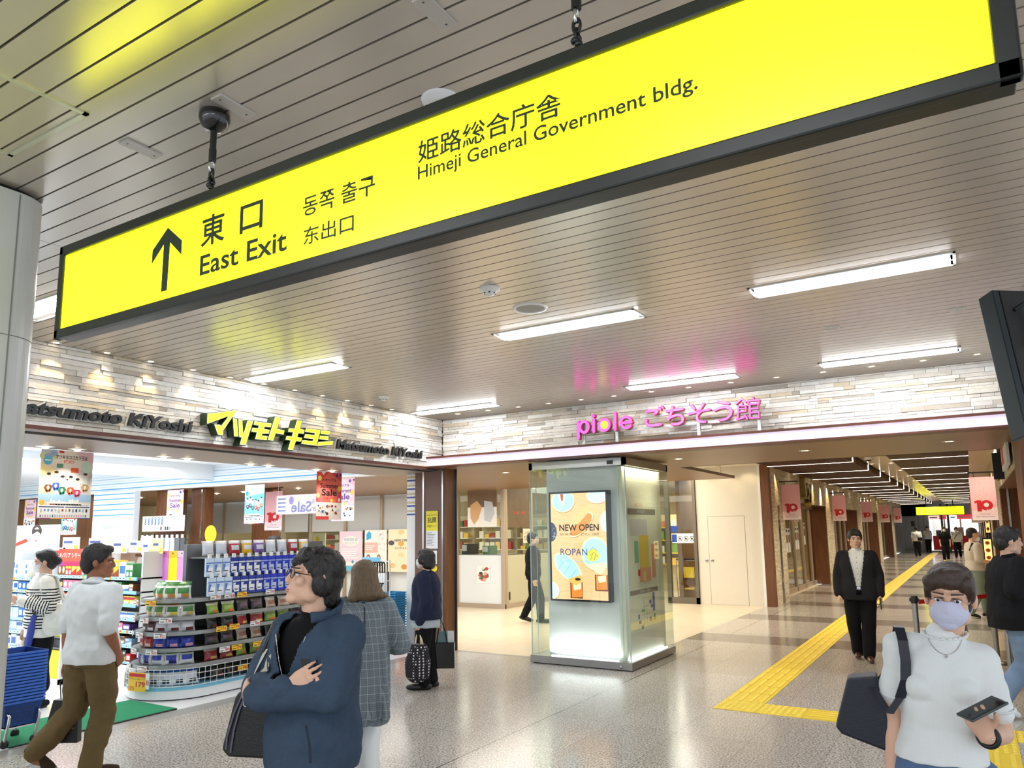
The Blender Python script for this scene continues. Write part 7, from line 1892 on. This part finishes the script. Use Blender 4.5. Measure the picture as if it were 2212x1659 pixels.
g1 = line_mask(ns, ls, ax, .05, .006); g2 = line_mask(ns, ls, sp_.outputs[2], .055, .006); g3 = line_mask(ns, ls, ax, .012, .005); g4 = line_mask(ns, ls, sp_.outputs[2], .012, .005)
nz = ns.new('ShaderNodeTexNoise'); nz.inputs['Scale'].default_value = 5; ls.new(tc.outputs['Object'], nz.inputs['Vector'])
cc = mixc(ns, ls, mathn(ns, ls, 'MULTIPLY', mathn(ns, ls, 'ADD', g3, g4), .28), rgb(126, 136, 142), rgb(62, 72, 80))
cc = mixc(ns, ls, mathn(ns, ls, 'MULTIPLY', mathn(ns, ls, 'ADD', g1, g2), .3), cc, rgb(190, 198, 202)); ls.new(cc, bb.inputs['Base Color'])
def coat_extra(b):
    loft(b, [((0, .035, .50), .185, .13), ((0, .03, .62), .195, .15), ((0, .02, .8), .195, .16), ((0, .015, 1.0), .19, .15), ((0, .01, 1.18), .185, .13)])
    for sx in (-.13, -.05, .05, .13): cap(b, (sx, .13, 1.05), (sx*1.15, .175, .56), .02, .03)
ct = P.top('checked_coat', PLAID, .8, 1.335, .03, .0, 'long', .034, wr=(.008, 14, 14, 3), extra=coat_extra, voxel=.009)
b = MB().m(BLACK).tube([(0, .13, 1.3), (0, .145, 1.22), (0, .16, 1.17)], .004, 6).tube([(.05, .1, 1.335), (.0, .118, 1.325), (-.05, .1, 1.335)], .0035, 6); P.part('coat_piping', on_surface(ct, b, .003, (0, -1, 0)))
P.legs('white_trousers', WHC, .86, .02, hem=.012, flare=.012); P.shoe(M('tan_shoe', (170, 130, 106), .5))

# ---- 4: woman in the navy jacket with two bags
P = Person('woman in navy textured jacket and white mask with two bags by the column', (-5.25, 6.7, 0), -66, 1.5, dict(elL=(.2, .05, 1.02), wrL=(.175, -.03, .775), elR=(-.2, .06, 1.02), wrR=(-.18, .08, .77), knL=(.08, -.02, .45), anL=(.08, -.0, .075), toL=(.09, -.16, .02), knR=(-.08, .0, .45), anR=(-.08, .05, .075), toR=(-.09, -.1, .02)), head=(-12, -2, 0), voxel=.008, female=True, girth=1.08, fist=1.0)
P.body(); P.face(mouth=False, glasses=True); P.mask(MASKW); P.hair(HBLK, 'bobshort', .004)
P.top('grey_shirt', cloth('pale_grey_cotton', (170, 180, 186)), .71, 1.2, .022, .03, 'none', neck=False)
P.top('navy_jacket', M('navy_boucle', (34, 40, 62), .85, var=.4, vscale=70, bump=.5, bscale=90, spec=.2), .8, 1.335, .035, .03, 'long', .03, wr=(.005, 12, 12, 6))
P.legs('black_trousers', BLKC, .97, .022, hem=.01); P.shoe(BLKL)
w = P.world((.17, -.05, .69))
t = thing('cloth_bag', 'black white dotted cloth bag with cream handles hanging from the navy woman hand', 'bag', tuple(w))
DOT = M('dotted_cloth', (30, 28, 36), .8)
ns, ls, bb = nodes(DOT); tc = ns.new('ShaderNodeTexCoord'); v = ns.new('ShaderNodeTexVoronoi'); v.inputs['Scale'].default_value = 34; v.inputs['Randomness'].default_value = .15; ls.new(tc.outputs['Object'], v.inputs['Vector'])
ls.new(mixc(ns, ls, mathn(ns, ls, 'LESS_THAN', v.outputs['Distance'], .3), rgb(24, 22, 30), rgb(214, 210, 206)), bb.inputs['Base Color'])
b = MB(); loft(b, [((w.x, w.y, .5), .09, .05, (.853, .522, 0), (-.522, .853, 0)), ((w.x, w.y, .44), .11, .07, (.853, .522, 0), (-.522, .853, 0)), ((w.x-.01, w.y, .3), .14, .09, (.853, .522, 0), (-.522, .853, 0)), ((w.x-.01, w.y, .16), .13, .085, (.853, .522, 0), (-.522, .853, 0)), ((w.x, w.y, .1), .07, .05, (.853, .522, 0), (-.522, .853, 0))])
o = blob('bag_body', b, DOT, None, .009, 3, wr=(.01, 22, 22, 8))
for v_ in o.data.vertices: v_.co -= t.location
o.parent = t
b = MB().m(M('cream_handle', (226, 210, 176), .7))
for dx in (-.03, .03): b.tube([w+Vector((dx*1.5, 0, -.2)), w+Vector((dx, 0, -.08)), w+Vector((dx*.1, 0, .0)), w+Vector((dx*.6+.02, .01, -.1)), w+Vector((dx*.5+.05, .02, -.2))], .007, 7)
b.build('handle', t)
q = P.world((-.17, .12, .7))
t = thing('shopping_bag', 'glossy black shopping bag behind the navy jacket woman', 'bag', tuple(q))
fr = Fr((q.x+.03, q.y+.03, .19), (.853, .522, 0), (0, 0, 1))
MB().m(M('black_gloss_bag', (14, 14, 15), .18)).fbox(fr, -.1, .13, 0, .28, -.05, .05).build('bag_body', t, bevel=.006)
MB().m(PAPER).fbox(fr, .04, .12, .2, .4, -.03, -.02).m(flat(110, 140, 140)).fbox(fr, -.07, .05, .2, .4, -.01, .0).build('paper_content', t)
MB().m(BLKC).tube([fr.p(-.07, .28, .03), fr.p(-.05, .42, .02), fr.p(-.02, .52, .0), fr.p(.02, .42, .02), fr.p(.05, .28, .03)], .006, 6).build('handle', t)

# ---- 5: man in the white polo and brown trousers
P = Person('man in white polo shirt and khaki brown trousers walking with a black bag', (-5.5, 3.12, 0), 190, 1.63, dict(elR=(-.215, .06, 1.04), wrR=(-.18, -.06, .85), elL=(.2, .04, 1.03), wrL=(.2, .03, .79), knR=(-.06, -.08, .46), anR=(-.02, -.02, .08), toR=(-.07, -.16, .02), knL=(.15, -.02, .46), anL=(.3, .14, .2), toL=(.24, .06, .05)), head=(-48, 2, 0), voxel=.0065, skin=SKINT, girth=.98, fist=.9)
P.body(); P.hair(HBLK, 'short', .005); P.face()
po = P.top('white_polo', WHC, .79, 1.335, .028, .015, 'elbow', .018, wr=(.012, 9, 9, 8), voxel=.0085)
b = MB().m(WHC); pts = [(.074*math.cos(a), .012+.07*math.sin(a), 1.345+.012*math.sin(a)) for a in [2*math.pi*i/30 for i in range(30)]]
b.tube(pts, .014, 8, closed=True); P.part('polo_collar', b)
P.legs('khaki_trousers', cloth('khaki_brown', (112, 94, 62), .14, 16), 1., .022, wr=(.012, 9, 9, 9), hem=.012); P.shoe(cloth('brown_suede', (66, 52, 40)), WHC)
w = P.world((.2, .03, .7))
t = thing('shopping_bag', 'flat black shopping bag hanging from the white polo man hand', 'bag', tuple(w))
fr = Fr((w.x-.06, w.y-.0, .235), (.853, .522, 0), (0, 0, 1))
b = MB().m(BLACK); b.prism(fr, [(-.1, 0), (.16, .0), (.15, .29), (-.03, .3)], -.03, .03); b.build('bag_body', t, bevel=.004)
MB().m(M('gold_print', (110, 90, 50), .5)).stroke(fr, [(.1, .1), (.11, .15), (.09, .2), (.12, .23)], .018, .031, .0315).stroke(fr, [(.09, .12), (.13, .1)], .012, .031, .0315).build('gold_mark', t)
MB().m(M('navy_cord', (40, 50, 84), .6)).tube([fr.p(.02, .3, .02), fr.p(.0, .42, .01), tuple(w), ], .004, 6).tube([fr.p(.13, .29, .02), fr.p(.1, .38, .02), tuple(w)], .004, 6).build('handle', t)

# ---- 6: woman in the striped shirt
P = Person('woman in black and white striped shirt with white tote and blue umbrella', (-8.24, 4.14, 0), -16, 1.56, dict(elL=(.205, .02, 1.02), wrL=(.09, -.22, 1.1), elR=(-.2, .02, 1.02), wrR=(-.2, -.08, .8), toL=(.12, -.15, .02), toR=(-.1, -.17, .02), anR=(-.1, -.05, .075), knR=(-.09, -.04, .45)), head=(-18, 2, 0), voxel=.0075, female=True, girth=1.05)
P.body(); P.face(mouth=False); P.mask(MASKW); P.hair(HBLK, 'bun', .004)
def stripes(c):
    for sd in 'LR':
        a, e, w = P.J['sh'+sd], P.J['el'+sd], P.J['wr'+sd]
        u_ = (w-e); t_ = (c-e).dot(u_)/u_.length_squared
        if -.02 < t_ < 1.1 and (c-e-u_*t_).length < .085: return 0 if t_ > .8 else int(((t_*u_.length) % .026) < .011)
    if c.z > 1.23 or c.z < .79: return 0
    return int((c.z % .03) < .0125)
P.top('striped_shirt', [cloth('cream_cotton', (236, 234, 226), .03), cloth('stripe_black', (24, 24, 28))], .72, 1.335, .035, .012, 'long', .024, wr=(.006, 8, 8, 6), matfn=stripes, voxel=.0065, it=2)
P.legs('black_trousers', BLKC, .62, .03, hem=.02); P.shoe(cloth('black_canvas', (30, 31, 34)), BLACK)
t = thing('canvas_tote', 'slouchy white canvas tote on the striped woman shoulder', 'bag', tuple(P.world((.24, .12, .9))))
b = MB(); c = Vector((.22, .1, 0))
loft(b, [((.23, .1, .74), .1, .05, (.3, 1, 0), (1, -.3, 0)), ((.235, .11, .82), .14, .065, (.3, 1, 0), (1, -.3, 0)), ((.23, .11, .95), .13, .05, (.3, 1, 0), (1, -.3, 0)), ((.22, .1, 1.06), .1, .03, (.3, 1, 0), (1, -.3, 0))])
o = blob('bag_body', b, cloth('ivory_canvas', (230, 230, 222), .04), None, .009, 3, wr=(.012, 12, 12, 8))
for v_ in o.data.vertices: v_.co = P.world(v_.co)-t.location
o.parent = t
b = MB().m(cloth('ivory_canvas', (230, 230, 222))); b.tube([P.world(p) for p in [(.2, .0, 1.05), (.17, -.06, 1.2), (.16, -.02, 1.365), (.17, .06, 1.34), (.21, .16, 1.1), (.22, .18, 1.05)]], .011, 8).tube([P.world(p) for p in [(.22, .03, 1.05), (.19, -.07, 1.2), (.18, -.01, 1.36), (.19, .07, 1.33), (.24, .14, 1.05)]], .011, 8); b.build('handle', t)
t = thing('folded_umbrella', 'closed blue umbrella hanging from the striped woman arm', 'umbrella', tuple(P.world((.16, -.1, 1.0))))
a0 = P.world((.17, -.1, 1.0)); a1 = P.world((.13, -.16, .42)); ax = (a1-a0).normalized()
MB().m(M('umbrella_blue', (56, 72, 170), .45, bump=.5, bscale=40, stretch=(6, 6, .6))).lathe(a0, [(.012, .04), (.03, .07), (.022, .11), (.034, .16), (.032, .3), (.02, .48), (.008, .54)], 16, ax).build('canopy', t)
MB().m(BLACK).tube([a0+Vector((.0, -.02, -.02)), a0+Vector((0, -.03, .08)), a0+Vector((0, .02, .11)), a0+Vector((0, .05, .06))], .009, 8).tube([a0, a0+ax*.62], .006, 6).build('handle', t)
t = thing('plastic_bag', 'small pale plastic bag in the lowered hand of the striped woman', 'bag', tuple(P.world((-.2, -.1, .66))))
b = MB(); b.ball((-.2, -.12, .6), (.07, .05, .09), 14, 9); cap(b, (-.2, -.12, .66), (-.2, -.1, .74), .03, .012)
o = blob('bag_body', b, M('plastic_film', (230, 220, 216), .3), None, .009, 2, wr=(.012, 20, 20, 20))
for v_ in o.data.vertices: v_.co = P.world(v_.co)-t.location
o.parent = t

# ---- 7: man in the dark suit
P = Person('man in dark suit and white open collar shirt walking towards us', (-1.31, 10.72, 0), 6, 1.65, dict(elR=(-.225, .03, 1.03), wrR=(-.235, -.06, .8), elL=(.225, .03, 1.03), wrL=(.235, -.05, .8), shR=(-.165, 0, 1.28), shL=(.165, 0, 1.28), knR=(-.09, .02, .45), anR=(-.06, .14, .09), toR=(-.07, .02, .03), knL=(.085, -.05, .45), anL=(.06, -.06, .075), toL=(.08, -.22, .02)), head=(8, 4, 0), voxel=.0085, girth=1.06, fist=.7)
P.body(); P.face(); P.hair(M('hair_greying', (40, 38, 38), .4, bump=.5, bscale=60, stretch=(6, 6, .7)), 'side', .005)
P.top('white_shirt', WHC, .86, 1.338, .018, 0, 'none', wr=(.004, 12, 12, 6))
def suitcut(p): return p.y < -.01 and abs(p.x) < .028+max(0, (p.z-.93))*.17 and p.z > .8
P.top('suit_jacket', cloth('charcoal_suit', (36, 36, 40), .1, 40), .74, 1.335, .034, .022, 'long', .018, wr=(.007, 9, 9, 6), cut=suitcut, solid=.01)
b = MB().m(WHC)
for sx in (-1, 1): b.add([(sx*.01, -.066, 1.335), (sx*.07, -.03, 1.365), (sx*.085, -.075, 1.31), (sx*.045, -.1, 1.285)], [(0, 1, 2, 3), (3, 2, 1, 0)])
P.part('shirt_collar', b)
b = MB().m(INK)
for z in (1.26, 1.2, 1.13, 1.06, .99): b.ball((0, -.16, z), (.005, .003, .005), 8, 5)
P.part('shirt_button', b)
b = MB().m(BLKL); loft(b, P.rings(.875, .91, .024, 0, 3)); b.m(CHROME).box(-.02, .02, -.152, -.145, .878, .905); P.part('belt', b)
P.legs('suit_trousers', cloth('black_suit', (20, 20, 23)), 1., .022, hem=.012); P.shoe(M('brown_leather', (78, 44, 28), .3))
t = thing('phone', 'small dark phone in the suit man left hand', 'phone', tuple(P.world((.26, -.08, .72)))); q = P.world((.235, -.09, .7)); MB().m(M('phone_screen')).box(q.x-.005, q.x+.005, q.y-.035, q.y+.035, q.z-.07, q.z+.07).m(M('phone_case')).box(q.x+.005, q.x+.008, q.y-.036, q.y+.036, q.z-.071, q.z+.071).build('case', t)

# ---- 8: man in the black shirt and jeans at the right edge
P = Person('man in loose black shirt and faded jeans stepping right at the edge', (.27, 8.28, 0), 112, 1.66, dict(elR=(-.235, .09, 1.06), wrR=(-.17, -.16, 1.1), elL=(.22, .05, 1.04), wrL=(.16, -.18, 1.08), knR=(-.08, -.02, .45), anR=(-.08, .24, .13), toR=(-.09, .13, .03), knL=(.08, -.18, .47), anL=(.08, -.24, .08), toL=(.08, -.4, .02)), head=(-4, 4, 0), voxel=.0075, girth=1.08)
P.body(); P.face(); P.hair(HBLK, 'short', .007)
P.top('black_shirt', cloth('black_shirt_cloth', (22, 22, 26), .15, 30), .74, 1.335, .05, .03, 'elbow', .032, wr=(.01, 8, 8, 6)); P.legs('jeans', cloth('washed_denim', (120, 142, 170), .3, 10), 1., .026, hem=.014); P.shoe(WHC, WHITEP)

# ---- 9: man in the grey tee with lowered mask
P = Person('man with shaved head in beige grey tee and lowered mask by the belt', (0.0, 16.45, 0), 116, 1.63, dict(elR=(-.21, .02, 1.03), wrR=(-.14, -.24, .98), elL=(.2, 0, 1.03), wrL=(.12, -.24, .98), knR=(-.08, .02, .45), anR=(-.08, .2, .1), toR=(-.08, .08, .02), knL=(.08, -.15, .45), anL=(.08, -.17, .08), toL=(.08, -.33, .02)), head=(0, 4, 0), voxel=.01)
P.body(); P.face(glasses=True); P.mask(MASKW, -.04); P.hair(HBLK, 'crop', .002)
P.top('beige_tee', cloth('beige_tee_cloth', (186, 176, 162)), .84, 1.335, .024, .008, 'elbow', .02); P.legs('sage_trousers', cloth('sage_cotton', (122, 136, 120)), .97, .024); P.shoe(BLACK, WHITEP)
b = MB().m(BLKC); b.tube([(-.1, .12, 1.2), (-.11, .07, 1.33), (-.1, -.06, 1.3), (-.06, -.15, 1.15), (.05, -.17, 1.0)], .014, 8); P.part('bag_strap', b)
t = thing('black_duffel', 'black and white shoulder bag held in front of the beige tee man', 'bag', tuple(P.world((-.12, -.3, .8)))); q = P.world((-.1, -.28, .8))
b = MB(); b.ball((q.x, q.y, q.z), (.2, .12, .15), 16, 10); o = blob('bag_body', b, BLKL, None, .012, 2, wr=(.015, 9, 9, 9))
for v_ in o.data.vertices: v_.co -= t.location
o.parent = t
MB().m(PAPER).tube([q+Vector((-.14, -.08, .1)), q+Vector((-.05, -.12, -.02)), q+Vector((.0, -.1, -.13))], .008, 6).build('white_piping', t)

# ---- far walkers, shop staff and the figure behind the kiosk
def simple(label, loc, rot, H, hairm, hk, topm, legm, sleeve='short', j=None, mask=None, vox=.014, face=True, skin=None, girth=1., fem=False, shoe=BLACK, nm='shirt', ln='trousers'):
    p = Person(label, loc, rot, H, j, voxel=vox, skin=skin, girth=girth, female=fem)
    p.body(); p.hair(hairm, hk, .003)
    if face and not mask: p.face()
    if mask: p.face(mouth=False); p.mask(mask)
    p.top(nm, topm, .83, 1.335, .024, .01, sleeve, .02); p.legs(ln, legm, .98, .022); p.shoe(shoe)
    return p
STEP = dict(knR=(-.08, -.13, .46), anR=(-.08, -.14, .08), toR=(-.08, -.3, .03), knL=(.08, .02, .45), anL=(.08, .2, .11), toL=(.08, .08, .03))
p = simple('man in white tee and dark jeans walking away with a crossbody bag', (-2.6, 46.6, 0), 183, 1.62, HBLK, 'short', WHC, cloth('dark_jeans'), 'elbow', STEP, vox=.018, girth=1.15, nm='white_tee')
b = MB().m(BLACK).tube([(.15, .06, 1.33), (.0, .16, 1.15), (-.15, .14, .98)], .012, 6); p.part('bag_strap', b)
t = thing('crossbody_bag', 'small dark crossbody bag on the far man in the white tee', 'bag', (-2.42, 46.35, .95)); q = p.world((-.17, .12, .95)); t.location = q; MB().m(BLKL).box(q.x-.13, q.x+.1, q.y-.06, q.y+.06, q.z-.09, q.z+.09).build('bag_body', t, bevel=.03)
simple('woman in black tee and black trousers with a mask walking towards us', (-1.12, 41.0, 0), 2, 1.6, HBLK, 'long', BLKC, BLKC, 'short', STEP, MASKW, .016, fem=True, shoe=flat(240, 220, 90), nm='black_tee')
simple('far man in pale shirt standing at the end of the passage', (-2.35, 53.2, 0), 25, 1.62, HBLK, 'short', cloth('pale_shirt', (206, 214, 222)), BLKC, 'short', dict(elR=(-.22, -.1, 1.08), wrR=(-.1, -.2, 1.26)), vox=.018, nm='pale_shirt')
p = simple('woman in white tee and mask with a dark bag behind the shaved man', (-.68, 45.0, 0), -6, 1.58, HBRN, 'bobshort', WHC, BLKC, 'elbow', STEP, MASKW, .016, fem=True, nm='white_tee')
b = MB().m(BLACK).tube([(.1, -.02, 1.37), (.02, -.15, 1.2), (-.1, -.16, 1.0)], .014, 6); p.part('bag_strap', b)
simple('shop clerk with black hair and mask behind the snack island', (-9.3, 8.05, 0), -50, 1.66, HBLK, 'short', cloth('navy_apron', (40, 40, 60)), BLKC, 'short', None, MASKW, .011, nm='navy_apron')
p = simple('deli worker in white coat and cap behind the glass wall', (-14.0, 16.4, 0), -40, 1.58, HBLK, 'crop', WHC, WHC, 'long', None, MASKW, .013, nm='white_coat')
b = MB(); p.ell(b, (0, .02, .07), (.092, .108, .07)); blob('white_cap', b, WHC, p.t, .012, 2)
simple('person in dark clothes mostly hidden behind the glass kiosk', (-7.1, 12.3, 0), 110, 1.66, HBLK, 'short', BLKC, BLKC, 'long', STEP, None, .013, nm='dark_jacket')
simple('diner in dark jacket seen through the first left shopfront glass', (-4.75, 20.6, 0), 100, 1.6, HBLK, 'short', BLKC, cloth('dark_jeans'), 'long', None, None, .014, nm='dark_jacket')
